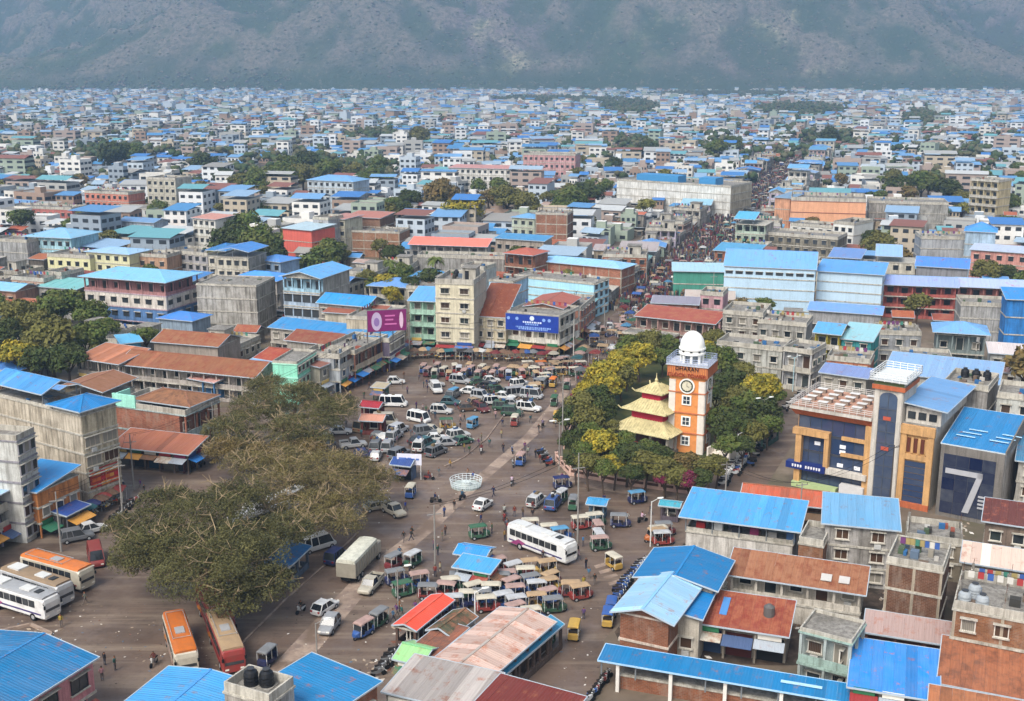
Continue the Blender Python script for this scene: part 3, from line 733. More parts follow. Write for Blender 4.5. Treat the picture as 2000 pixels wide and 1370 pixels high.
# ------------------------------------------------------------------ people
def person_mesh(pose):
    sk = {  # name: (pos, radius)
        'stand': dict(arm=[(.02, .06), (.04, .1)], legs=[(0, 0), (0, 0)]),
        'walk': dict(arm=[(.16, .3), (-.12, -.2)], legs=[(-.18, -.34), (.22, .30)]),
        'sit': None}
    V, E, Rd = [], [], []
    def add(p, r, par=None):
        V.append(p); Rd.append(r)
        if par is not None: E.append((par, len(V) - 1))
        return len(V) - 1
    if pose == 'sit':
        pel = add((-.15, 0, .86), .15); ch = add((-.1, 0, 1.2), .17, pel); nk = add((-.06, 0, 1.42), .065, ch); hd = add((-.04, 0, 1.55), .1, nk); add((-.03, 0, 1.66), .09, hd)
        for s_ in (-1, 1):
            k = add((.22, s_*.2, .8), .085, add((-.1, s_*.1, .84), .1, pel)); f_ = add((.1, s_*.22, .38), .06, k); add((.25, s_*.22, .33), .045, f_)
            e = add((.05, s_*.27, 1.12), .05, add((-.1, s_*.2, 1.34), .065, ch)); add((.34, s_*.24, 1.06), .035, e)
    else:
        q = sk[pose]; pel = add((0, 0, .92), .14); ch = add((.01, 0, 1.25), .16, pel); nk = add((.01, 0, 1.46), .06, ch); hd = add((.02, 0, 1.58), .095, nk); add((.03, 0, 1.68), .085, hd)
        for j, s_ in enumerate((-1, 1)):
            kx, fx = q['legs'][j]; k = add((.02 + kx*.6, s_*.1, .48), .07, add((0, s_*.09, .84), .09, pel)); f_ = add((fx, s_*.1, .08), .05, k); add((fx+.14, s_*.11, .04), .04, f_)
            ex, hx = q['arm'][j]; e = add((ex-.06, s_*.24, 1.13), .045, add((0, s_*.19, 1.38), .06, ch)); add((hx, s_*.24, .88), .035, e)
    me = bpy.data.meshes.new('figure'); me.from_pydata(V, E, []); o = bpy.data.objects.new('figure', me); COL.objects.link(o)
    m = o.modifiers.new('s', 'SKIN'); bpy.context.view_layer.update()
    if not me.skin_vertices: return None
    for i, r in enumerate(Rd): me.skin_vertices[0].data[i].radius = (r, r)
    me.skin_vertices[0].data[0].use_root = True
    s2 = o.modifiers.new('d', 'SUBSURF'); s2.levels = 1; s2.render_levels = 1
    dg = bpy.context.evaluated_depsgraph_get(); me2 = bpy.data.meshes.new_from_object(o.evaluated_get(dg))
    bpy.data.objects.remove(o); me2.name = 'person'
    skin = paint('8a5a40', .7, .05); shirt = DUSTY; tr = NT('trousers')
    r_ = tr.n('ObjectInfo').outputs['Random']; tr.base(tr.mix(r_, (.02, .025, .05), (.16, .13, .11))); tr.b.inputs['Roughness'].default_value = .9
    hair = paint('15100d', .7, .05)
    me2.materials.clear()
    for m_ in (skin, shirt, tr.m, hair): me2.materials.append(m_)
    zt = 1.40; zw = .93 if pose != 'sit' else .9
    for p in me2.polygons:
        c = p.center; k = 1 if c.z > zw else 2
        if c.z > zt + .02 and abs(c.y) < .13: k = 0
        if c.z > (1.62 if pose != 'sit' else 1.6) or (c.z > 1.5 and c.x < -.02 - (.06 if pose == 'sit' else 0)): k = 3
        if abs(c.y) > .2 and c.z < 1.0 and pose != 'sit' and c.z > .75: k = 0
        if pose == 'sit' and c.z < .9 and c.z > .4: k = 2
        if pose == 'sit' and c.x > .2 and c.z > 1.0: k = 0
        p.material_index = k; p.use_smooth = True
    return me2
PEO = {k: person_mesh(k) for k in ('stand', 'walk', 'sit')}
SH = ['grey', 'brown', 'black', 'white', 'red', 'blue', 'navy', 'black', 'grey', 'green', 'pink', 'maroon', 'cream', 'purple', 'yellow', 'teal', 'brown', 'sky blue']
def person(loc, rz, pose='stand', color=None, look=None, rider=False):
    color = color or R.choice(SH); o = bpy.data.objects.new('person', PEO[pose]); COL.objects.link(o)
    o.location = loc; o.rotation_euler = (0, 0, rz); o.color = tuple(v * R.uniform(.45, .85) for v in CNAME[color]) + (1,)
    k = R.uniform(.93, 1.05); o.scale = (k, k, k) if not rider else (1, 1, 1)
    if isinstance(look, str) and look.startswith('!'): tag(o, look[1:], 'person', 'people'); return o
    auto(o, look or f"person in a {color} top {'walking' if pose == 'walk' else 'standing' if pose == 'stand' else 'riding a motorcycle'}", 'person', 'people')
    return o
def rider(x, y, hd, color, shirt):
    m = veh('moto', x, y, hd, color, z=.5, look=f'{color} motorcycle being ridden'); person((m.location.x, m.location.y, .012), m.rotation_euler.z, 'sit', shirt, rider=True)
# ------------------------------------------------------------------ trees
def leaf_quads(C, N, size, asp=.7):
    n = len(C); a = np.cross(N, NR.normal(size=(n, 3))); a /= np.linalg.norm(a, axis=1)[:, None] + 1e-9
    b = np.cross(N, a); sz = (size * NR.uniform(.6, 1.3, n))[:, None]; a = a * sz; b = b * sz * asp
    V = np.stack([C - a, C + b * .8, C + a, C - b * .8], 1).reshape(-1, 3)
    return V, np.arange(4 * n).reshape(n, 4)
def crown_pts(lobes, n, fill=.25, sq=.72):
    """leaf places on the shells of many small lobes, thinned by holes"""
    w_ = np.array([l[3] ** 2 for l in lobes]); idx = NR.choice(len(lobes), n, p=w_ / w_.sum()); L = np.array(lobes)[idx]
    d = NR.normal(size=(n, 3)); d /= np.linalg.norm(d, axis=1)[:, None]
    rad = np.where(NR.rand(n) < fill, NR.uniform(.3, .85, n), NR.uniform(.86, 1.1, n))
    bump = 1 + .13 * np.sin(d[:, 0] * 7 + L[:, 0] * 3) * np.sin(d[:, 1] * 6 + L[:, 1] * 5) + .08 * np.sin(d[:, 2] * 11 + d[:, 0] * 9)
    P = L[:, :3] + d * (L[:, 3] * rad * bump)[:, None] * np.array([1, 1, sq])
    keep = d[:, 2] > -.75
    Nn = d + NR.normal(size=(n, 3)) * .55 + np.array([0, 0, .35]); Nn /= np.linalg.norm(Nn, axis=1)[:, None]
    P = P + NR.normal(size=P.shape) * .03 * L[:, 3:4].mean()
    return P[keep], Nn[keep]
BARK = plaster('54463a', .5); PALEBARK = plaster('a08c6c', .4)
LM = dict(dark=leafmat('2e3b1c', '46522a', '3f4224', 2.4), green=leafmat('3f5124', '5c6a32', '5a5c30', 2.4), olive=leafmat('54542a', '6e6a34', '5f5c34', 2.4),
          yellow=leafmat('94842a', 'b09a34', '59602a', 2.2), brown=leafmat('6a5433', '7d6a40', '55502e', 2.4), purple=leafmat('5c1838', '8a2450', '4a3a28', 2.4), pale=leafmat('6f6f35', '8a8440', '5b5a30', 2.4))
def lobes_round(seed, n=11, flat=.62):
    r = random.Random(seed); out = [(0, 0, .1, .62)]
    for i in range(n):
        a = 2 * math.pi * i / n + r.uniform(-.3, .3); q = r.uniform(.4, .68); out.append((q*math.cos(a), q*math.sin(a), r.uniform(-.25, .3) * flat / .62, r.uniform(.26, .42)))
    for i in range(5): out.append((r.uniform(-.35, .35), r.uniform(-.35, .35), r.uniform(.25, .5) * flat / .62, r.uniform(.24, .36)))
    return out
_cr = {}
def crown_mesh(kind, var, n):
    k = (kind, var, n)
    if k not in _cr:
        P, N = crown_pts(lobes_round(var * 7 + 1), n); V, Fq = leaf_quads(P, N, .125 if n < 2000 else .085)
        _cr[k] = npmesh('crown', V, Fq, [LM[kind]])
    return _cr[k]
def trunk_mesh(h, r, spread, seed=0, mat=None, nb=6, up=.75):
    rr = random.Random(seed); m = MB(); mat = mat or BARK; b = len(m.v)
    def limb(p, q, r0, r1, n=7):
        p, q = Vector(p), Vector(q); d = (q - p).normalized(); x = d.orthogonal().normalized(); y = d.cross(x)
        m.loft([[p + (x*math.cos(a) + y*math.sin(a))*r0 for a in [2*math.pi*i/n for i in range(n)]], [q + (x*math.cos(a) + y*math.sin(a))*r1 for a in [2*math.pi*i/n for i in range(n)]]], mat)
    k1 = (rr.uniform(-.1, .1), rr.uniform(-.1, .1), h * .5); limb((0, 0, -.1), k1, r, r * .8); 
    for i in range(nb):
        a = 2*math.pi*i/nb + rr.uniform(-.4, .4); q = spread * rr.uniform(.35, .6); e = (q*math.cos(a), q*math.sin(a), h * rr.uniform(.8, 1.1)); limb(k1, e, r*.5, r*.22, 6)
        for j in range(2): aa = a + rr.uniform(-.6, .6); e2 = (e[0] + spread*.35*math.cos(aa), e[1] + spread*.35*math.sin(aa), e[2] + spread * rr.uniform(.1, .35) * up); limb(e, e2, r*.22, r*.07, 5)
    return m.mesh('trunk')
_tr = {}
TREEPOS = []
KN = dict(dark='dark green', green='leafy green', olive='olive green', yellow='yellow topped', brown='dry brown', purple='purple flowering', pale='pale green')
def tree_at(px, py, rad, kind='green', n=2600, label=None, hk=1.0, group='trees among the houses'):
    """tree standing at ground (px,py) metres, crown radius rad"""
    v = R.randint(0, 3); h = rad * 1.05 * hk + 2.2
    r = bpy.data.objects.new('broadleaf_tree', None); COL.objects.link(r); r.location = (px, py, 0); r.rotation_euler = (0, 0, R.uniform(0, 6.28))
    c = put('crown', crown_mesh(kind, v, n), r, (0, 0, h)); c.scale = (rad, rad, rad * R.uniform(.85, 1.1))
    tk = v
    if tk not in _tr: _tr[tk] = trunk_mesh(1.0, .07, .9, v)
    t = put('trunk', _tr[tk], r); t.scale = (rad, rad, h)
    TREEPOS.append((px, py, rad))
    if label: tag(r, label, 'tree', group)
    else: auto(r, KN[kind] + ' tree', 'tree', group)
    return r
def tree_px(x, y, rpx, kind='green', label=None, n=3600, hk=.85):
    rad = 4.0
    for _ in range(4):
        h = rad * 1.05 * hk + 2.2; p = G(x, y, h); rad = rpx / scale_at(p)
    return tree_at(p.x, p.y, rad, kind, n, label, hk)
def palm(x, y, ht, label=None, look='feathery palm tree'):
    p = G(x, y, ht); r = bpy.data.objects.new('palm_tree', None); COL.objects.link(r); r.location = (p.x, p.y, 0)
    if 'palm' not in _tr:
        m = MB(); m.lathe((0, 0, 0), [(.26, 0), (.18, .3), (.15, .7), (.14, 1.0)], BARK, 8); _tr['palm'] = m.mesh('trunk'); m = MB(); rr = random.Random(4)
        for i in range(18):
            a = 2*math.pi*i/18 + rr.uniform(-.15, .15); el = rr.uniform(.15, 1.0); pr = None
            for k in range(7):
                t = k / 6; q = 2.9 * t; z = math.sin(el) * 2.4 * t - 2.6 * t * t * (.6 + .4*math.cos(el)); c = Vector((q*math.cos(a)*math.cos(el*.7), q*math.sin(a)*math.cos(el*.7), z)); s = Vector((-math.sin(a), math.cos(a), -.35)) * (.55 * math.sin(math.pi*(.12 + .85*t))); s2 = Vector((math.sin(a), -math.cos(a), -.35)) * (.55 * math.sin(math.pi*(.12 + .85*t)))
                if pr:
                    m.poly([pr[0], pr[0] + pr[1], c + s*.6, c], LM['green']); m.poly([pr[0], c, c + s2*.6, pr[0] + pr[2]], LM['green'])
                pr = (c, s, s2)
        _tr['fr'] = m.mesh('crown')
    t = put('trunk', _tr['palm'], r); t.scale = (1, 1, ht); c = put('crown', _tr['fr'], r, (0, 0, ht)); c.rotation_euler = (0, 0, R.uniform(0, 6)); c.scale = (1.15,) * 3
    TREEPOS.append((p.x, p.y, 2.5)); auto(r, look, 'palm tree', 'palm trees')
def big_tree(label, cx, cy, lobes, n, leaf, mat, h0, bare=0, seed=1, name='spreading_tree'):
    """lobes in photograph pixels + height: (x, y, z, r)"""
    L = [];
    for x, y, z, r in lobes: p = G(x, y, z); L.append((p.x, p.y, z, r * 1.13))
    base = G(cx, cy, 0); r = bpy.data.objects.new(name, None); COL.objects.link(r); r.location = base; tag(r, label, 'tree', 'big trees on the square')
    L2 = []; rr = random.Random(seed)
    for x, y, z, q in L:
        L2.append((x - base.x, y - base.y, z - 1.2, q * .62))
        for i in range(22):
            a = rr.uniform(0, 6.28); e = rr.uniform(-.1, 1.2); k_ = rr.uniform(.5, .98); L2.append((x - base.x + q*k_*math.cos(a)*math.cos(e), y - base.y + q*k_*math.sin(a)*math.cos(e), z - 1 + q*.45*math.sin(e) + rr.uniform(-.5, .4), q * rr.uniform(.10, .27)))
    P, N = crown_pts(L2, int(n * .62), .3, .5); P = P + NR.normal(size=P.shape) * .12
    L3 = [(x - base.x, y - base.y, z - 1.1, q) for x, y, z, q in L]; w3 = np.array([l[3]**2 for l in L3]); ii = NR.choice(len(L3), int(n * .38), p=w3 / w3.sum()); LL = np.array(L3)[ii]; m3 = len(ii)
    ra, rr3 = NR.uniform(0, 6.283, m3), np.sqrt(NR.rand(m3)) * 1.02; px3 = LL[:, 0] + LL[:, 3]*rr3*np.cos(ra); py3 = LL[:, 1] + LL[:, 3]*rr3*np.sin(ra)
    gap = fbm(px3 + 500, py3 + 500, 1.6, 3, seed=seed) > .42; pz3 = LL[:, 2] + LL[:, 3] * .42 * np.sqrt(np.maximum(1.05 - rr3**2, 0)) + NR.normal(size=m3) * .35
    P3 = np.stack([px3, py3, pz3], -1)[gap]; N3 = NR.normal(size=P3.shape) * .6 + np.array([0, 0, .8]); N3 /= np.linalg.norm(N3, axis=1)[:, None]; P = np.concatenate([P, P3]); N = np.concatenate([N, N3])
    V, Fq = leaf_quads(P, N, leaf, .5); put('crown', npmesh('crown', V, Fq, [mat]), r)
    m = MB()
    def limb(p, q, r0, r1, k=7):
        p, q = Vector(p), Vector(q); d = (q - p).normalized(); x = d.orthogonal().normalized(); y = d.cross(x)
        m.loft([[p + (x*math.cos(a) + y*math.sin(a))*r0 for a in [2*math.pi*i/k for i in range(k)]], [q + (x*math.cos(a) + y*math.sin(a))*r1 for a in [2*math.pi*i/k for i in range(k)]]], PALEBARK if bare else BARK)
    f = Vector((0, 0, h0)); limb((0, 0, -.2), f, .9, .65, 10)
    for x, y, z, q in L:
        c = Vector((x - base.x, y - base.y, z - 1)); mid = f.lerp(c, .5) + Vector((rr.uniform(-1, 1), rr.uniform(-1, 1), -.6)); limb(f, mid, .45, .3); limb(mid, c, .3, .15)
        for i in range(9 + bare):
            a = rr.uniform(0, 6.28); e = rr.uniform(-.1, 1.2); k = rr.uniform(.7, 1.08 + (.12 if bare else 0)); t = c + Vector((math.cos(a)*math.cos(e), math.sin(a)*math.cos(e), math.sin(e)*.72)) * q * k; s = c.lerp(t, .5) + Vector((rr.uniform(-.4, .4), rr.uniform(-.4, .4), rr.uniform(-.2, .4))); limb(c, s, .14, .08, 5); limb(s, t, .08, .03, 4)
            if bare:
                for j in range(3): u = s.lerp(t, rr.uniform(.2, .9)); limb(u, u + Vector((rr.uniform(-1, 1), rr.uniform(-1, 1), rr.uniform(-.1, .9))) * q * .28, .045, .02, 4)
    put('trunk', m.mesh('trunk'), r)
    for x, y, z, q in L: TREEPOS.append((x, y, q))
    return r
# ------------------------------------------------------------------ ground, roads, hills
def fbm(x, y, sc_, oc=5, ridged=False, seed=0.0, gain=.5):
    """gradient-free value noise on numpy arrays"""
    def vn(x, y, s):
        xi, yi = np.floor(x), np.floor(y); fx, fy = x - xi, y - yi; fx = fx*fx*(3-2*fx); fy = fy*fy*(3-2*fy)
        def hsh(a, b): v = np.sin(a * 127.1 + b * 311.7 + s * 74.7) * 43758.5453; return v - np.floor(v)
        return (hsh(xi, yi)*(1-fx) + hsh(xi+1, yi)*fx)*(1-fy) + (hsh(xi, yi+1)*(1-fx) + hsh(xi+1, yi+1)*fx)*fy
    o = np.zeros_like(x, dtype=float); a = 1.0; t = 0; f_ = 1 / sc_
    for i in range(oc):
        n = vn(x * f_ + i*13.7, y * f_ - i*7.3, seed + i)
        o += a * ((1 - np.abs(2*n - 1)) if ridged else n); t += a; a *= gain; f_ *= 2.03
    return o / t
def gmat(name, cols, scales, rough=.8, spec=.3):
    t = NT(name); tc = t.n('TexCoord').outputs['Object']; a = lin(cols[0])
    for c, (s, lo, hi) in zip(cols[1:], scales):
        a = t.mix(t.ramp(t.noise(s, tc, 5, .62), lo, hi), a, lin(c))
    t.base(a); t.b.inputs['Roughness'].default_value = rough; t.b.inputs['Specular IOR Level'].default_value = spec
    t.bump(t.noise(1.5, tc, 5, .7), .25, .08); return t
m_ground = gmat('earth_ground', ['6d6052', '4e4438', '857767', '4f5238'], [(.06, .4, .7), (.15, .52, .75), (.03, .5, .72)]).m
t_road = gmat('wet_mud_road', ['665549', '4c3f36', '7a6a5d', '43372f', '897c70'], [(.05, .42, .68), (.11, .5, .78), (.5, .58, .8), (.9, .66, .82)], .55, .4)
tc = t_road.n('TexCoord').outputs['Object']
rr_ = t_road.ramp(t_road.noise(.13, tc, 4, .6), .45, .6)
t_road.t.links.new(t_road.n('MapRange', i0=rr_, i1=0.0, i2=1.0, i3=.8, i4=.38).outputs[0], t_road.b.inputs['Roughness'])
mp_ = t_road.n('Mapping', Vector=tc, Rotation=(0, 0, -math.radians(67)), Scale=(.03, .55, 1)); tr_ = t_road.ramp(t_road.noise(1.0, mp_.outputs[0], 5, .7), .5, .7)
tr2 = t_road.ramp(t_road.noise(2.2, tc, 6, .75), .55, .72); old = t_road.b.inputs['Base Color'].links[0].from_socket
t_road.base(t_road.mix(t_road.mul(tr2, .6), t_road.mix(t_road.mul(tr_, .55), old, lin('90816f')), lin('3a3029'))); m_road = t_road.m
m_worn = gmat('worn_concrete', ['988575', '75645a', 'a99888', '6a594c'], [(.35, .4, .62), (.8, .5, .7), (.2, .5, .62)], .85).m
def sheet(name, pts, z, mat, px=True, kind='structure', parent=None):
    m = MB(); P = [G(x, y, 0) for x, y in pts] if px else [Vector((x, y, 0)) for x, y in pts]
    if sum(P[i].x * P[(i+1) % len(P)].y - P[(i+1) % len(P)].x * P[i].y for i in range(len(P))) < 0: P.reverse()
    m.poly([(p.x, p.y, z) for p in P], mat); o = put(name, m.mesh(name), parent); o['kind'] = kind; return o
gm = MB(); gm.poly([(-9000, -200, 0), (9000, -200, 0), (9000, 9000, 0), (-9000, 9000, 0)], m_ground); o = put('ground', gm.mesh('ground')); o['kind'] = 'structure'
SQUARE = [(-350, 1500), (-120, 1130), (60, 1060), (230, 940), (225, 860), (420, 800), (560, 760), (640, 745), (800, 690), (1095, 697), (1215, 600), (1330, 480), (1440, 380), (1545, 310), (1590, 280), (1612, 268), (1630, 268), (1612, 285), (1585, 313), (1500, 392), (1400, 500), (1300, 600), (1215, 690), (1165, 745), (1110, 830), (1085, 925), (1200, 955), (1345, 970), (1400, 900), (1520, 800), (1590, 745), (1640, 745), (1560, 850), (1480, 975), (1340, 1060), (1180, 1250), (1155, 1420), (900, 1500)]
road = sheet('road', SQUARE, .004, m_road)
strip = [(505, 1330), (572, 1330), (742, 1125), (855, 1030), (948, 940), (1050, 850), (1128, 745), (1112, 745), (1025, 850), (925, 935), (825, 1025), (705, 1115)]
sheet('road_worn_strip', strip, .008, m_worn)
for i in range(5):                                                                   # worn zebra crossing
    sheet('road_marking', [(1160 + i*9, 1105 + i*11), (1185 + i*9, 1098 + i*11), (1189 + i*9, 1103 + i*11), (1164 + i*9, 1111 + i*11)], .008, m_worn)
kb = MB()
def kerb(pts, w=.25, h=.14, name='kerb'):
    k = MB(); P = [G(x, y, 0) for x, y in pts]
    for a, b in zip(P, P[1:]): k.bar(a + Vector((0, 0, h/2)), b + Vector((0, 0, h/2)), w, m_worn, h)
    o = put(name, k.mesh(name)); o['kind'] = 'structure'
kerb([(868, 912), (905, 895), (950, 858), (1000, 790), (1060, 735), (1105, 700)]); kerb([(470, 1260), (560, 1170), (640, 1100), (700, 1040)])
kerb([(0, 1235), (60, 1222), (100, 1240), (90, 1258), (30, 1262)], .35, .3)
sheet('pavement', [(1088, 925), (1110, 945), (1200, 962), (1345, 978), (1350, 960), (1200, 942), (1112, 925)], .012, m_worn)
def park_poly(): return [(1092, 900), (1112, 925), (1200, 942), (1350, 962), (1400, 880), (1540, 745), (1260, 690), (1170, 745), (1120, 820)]
sheet('park_lawn', park_poly(), .02, gmat('park_grass', ['4a4a26', '2f3a1c', '6a5a3a'], [(.3, .4, .6), (.12, .5, .7)], .9).m)
sheet('yard', [(1335, 1062), (1620, 1040), (1870, 1090), (1880, 1300), (1500, 1300), (1230, 1290), (1200, 1235)], .008, gmat('yard_dirt', ['4a3d33', '2f2822', '5e5044', '3f3a2e'], [(.2, .4, .6), (.6, .5, .7), (.1, .5, .7)], .95).m)
# hills behind the town
HX, HY = np.meshgrid(np.linspace(-4600, 4600, 420), np.linspace(2800, 6200, 330))
def hill_h(x, y):
    d = np.maximum(y - 2890 - 40 * np.sin(x / 700) - 25*np.sin(x/260+1), 0)
    wx = x + 260 * (fbm(x, y, 900, 3, seed=9) - .5)
    r = fbm(wx + y * .45, y * .6, 760, 6, True, 3.0, .5); r2 = fbm(wx - y*.5, y*.7, 330, 5, True, 8.0, .55)
    base = d * .24 + 50 * (1 - np.exp(-d / 90))
    return base * (.62 + .6 * r ** 1.8) + np.minimum(d, 500) / 500 * (260 * r2 ** 1.5 + 520 * (r - .5) - 60) * np.exp(-d/4200) + np.where(d > 0, 0, -3)
HZ = np.maximum(hill_h(HX, HY), -3)
ny, nx = HX.shape; idx = np.arange(ny*nx).reshape(ny, nx)
FQ = np.stack([idx[:-1, :-1], idx[:-1, 1:], idx[1:, 1:], idx[1:, :-1]], -1).reshape(-1, 4)
t = NT('hill_scrub'); tc = t.n('TexCoord').outputs['Object']
a = t.mix(t.ramp(t.noise(.003, tc, 6, .6), .4, .6), lin('525e36'), lin('766660'))
a = t.mix(t.ramp(t.noise(.02, tc, 6, .7), .45, .65), a, lin('39452c')); a = t.mix(t.ramp(t.noise(.0016, tc, 4, .6), .56, .66), a, lin('786868'))
a = t.mix(t.ramp(t.noise(.004, t.n('VectorMath', p_operation='ADD', i0=tc, i1=(900, 300, 10)).outputs[0], 5, .65), .61, .69), a, lin('b0a482'))
gl_n = t.n('Attribute', p_attribute_name='gully_shade').outputs['Fac']
a = t.mix(t.mul(t.ramp(gl_n, .45, .9), .8), a, lin('34481f')); a = t.mix(t.mul(t.ramp(gl_n, .5, .08), .8), a, lin('8a7a6a'))  # shading put into the colour: hollows darkened green, crests paled brown
fn = t.noise(.09, tc, 4, .8); a = t.mix(t.mul(t.ramp(fn, .42, .6), .8), a, lin('454c2e')); a = t.mix(t.ramp(t.noise(.05, t.n('VectorMath', p_operation='ADD', i0=tc, i1=(70, 900, 10)).outputs[0], 4, .8), .58, .7), a, lin('7d7058'))
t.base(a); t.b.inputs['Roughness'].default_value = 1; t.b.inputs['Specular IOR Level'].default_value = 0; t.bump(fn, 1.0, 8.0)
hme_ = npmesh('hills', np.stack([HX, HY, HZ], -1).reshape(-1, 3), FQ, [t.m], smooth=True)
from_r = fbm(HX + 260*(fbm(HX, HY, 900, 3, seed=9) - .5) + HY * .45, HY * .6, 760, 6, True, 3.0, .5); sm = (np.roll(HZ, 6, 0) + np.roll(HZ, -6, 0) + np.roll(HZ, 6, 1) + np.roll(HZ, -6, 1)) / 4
gully_shade = np.clip((sm - HZ) / 16 + .5, 0, 1); at = hme_.attributes.new('gully_shade', 'FLOAT', 'POINT'); at.data.foreach_set('value', gully_shade.ravel().astype(np.float32))   # greener gullies, with relief shading painted in: hollows dark, ridges pale
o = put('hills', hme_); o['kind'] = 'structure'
# woods on the hills: small crowns
def blob_stuff(name, X, Y, Z, S, mats, seed=1, label=None, squash=.8):
    """many low crowns, each an uneven 20-face ball with a rough outline"""
    t_ = (1 + 5 ** .5) / 2
    ico = np.array([(-1, t_, 0), (1, t_, 0), (-1, -t_, 0), (1, -t_, 0), (0, -1, t_), (0, 1, t_), (0, -1, -t_), (0, 1, -t_), (t_, 0, -1), (t_, 0, 1), (-t_, 0, -1), (-t_, 0, 1)]) / math.sqrt(1 + t_ * t_)
    fc = np.array([(0, 11, 5), (0, 5, 1), (0, 1, 7), (0, 7, 10), (0, 10, 11), (1, 5, 9), (5, 11, 4), (11, 10, 2), (10, 7, 6), (7, 1, 8), (3, 9, 4), (3, 4, 2), (3, 2, 6), (3, 6, 8), (3, 8, 9), (4, 9, 5), (2, 4, 11), (6, 2, 10), (8, 6, 7), (9, 8, 1)])
    n = len(X); rs = np.random.RandomState(seed); k = rs.uniform(.5, 1.4, (n, 12, 1))
    V = np.stack([X, Y, Z], -1)[:, None, :] + ico[None] * k * S[:, None, None] * np.array([1, 1, squash])
    Fc = (fc[None] + 12 * np.arange(n)[:, None, None]).reshape(-1, 3)
    mi = np.repeat(rs.randint(0, len(mats), n), 20)
    o = put(name, npmesh(name, V.reshape(-1, 3), Fc, mats, mi)); o['kind'] = 'stuff'
    if label: o['label'] = label
    return o
hm = [paint(c, .95, .1, 0) for c in ('4c5632', '5a6238', '6e6052', '49522e', '66683e', '7a6e5a')]
n = 85000; X = NR.uniform(-2900, 2900, n); Y = 2900 + 2700 * NR.rand(n) ** 1.15; keep = np.abs(X) < Y * .47 + 60; X, Y = X[keep], Y[keep]
msk = fbm(X, Y, 320, 4, seed=5) + NR.uniform(-.25, .25, len(X)) > .42; X, Y = X[msk], Y[msk]
S = NR.uniform(2.2, 4.6, len(X)); Zh = hill_h(X, Y)
Xf = NR.uniform(-1400, 1400, 5000); Yf = 2905 - 150 * np.maximum(fbm(Xf, Xf * 0 + 3, 160, 3, seed=33) - .35, 0) * NR.rand(5000) * 3; kf = Yf < 2888 - 20 * NR.rand(5000); Xf, Yf = Xf[kf], Yf[kf]; X = np.concatenate([X, Xf]); Y = np.concatenate([Y, Yf]); S = np.concatenate([S, NR.uniform(2.5, 5, len(Xf))]); Zh = np.concatenate([Zh, np.maximum(hill_h(Xf, Yf), 0) + 2])
blob_stuff('hillside_woods', X, Y, Zh - S*.12, S, hm, 2, squash=.6)
# haze
hz = MB(); hz.box(-4700, -60, -6, 4700, 7000, 2400, paint('ffffff')); hz.mats = []; hz.m = [0] * 6
hme = bpy.data.meshes.new('haze'); hme.from_pydata(hz.v, [], hz.f); hmat = bpy.data.materials.new('air'); hmat.use_nodes = True
for n_ in list(hmat.node_tree.nodes):
    if n_.type != 'OUTPUT_MATERIAL': hmat.node_tree.nodes.remove(n_)
pv = hmat.node_tree.nodes.new('ShaderNodeVolumePrincipled'); pv.inputs['Density'].default_value = .00016; pv.inputs['Color'].default_value = (.44, .68, 1.0, 1); pv.inputs['Anisotropy'].default_value = .1
hmat.node_tree.links.new(pv.outputs[0], [n_ for n_ in hmat.node_tree.nodes if n_.type == 'OUTPUT_MATERIAL'][0].inputs['Volume'])
hme.materials.append(hmat); o = put('haze', hme); o['kind'] = 'stuff'
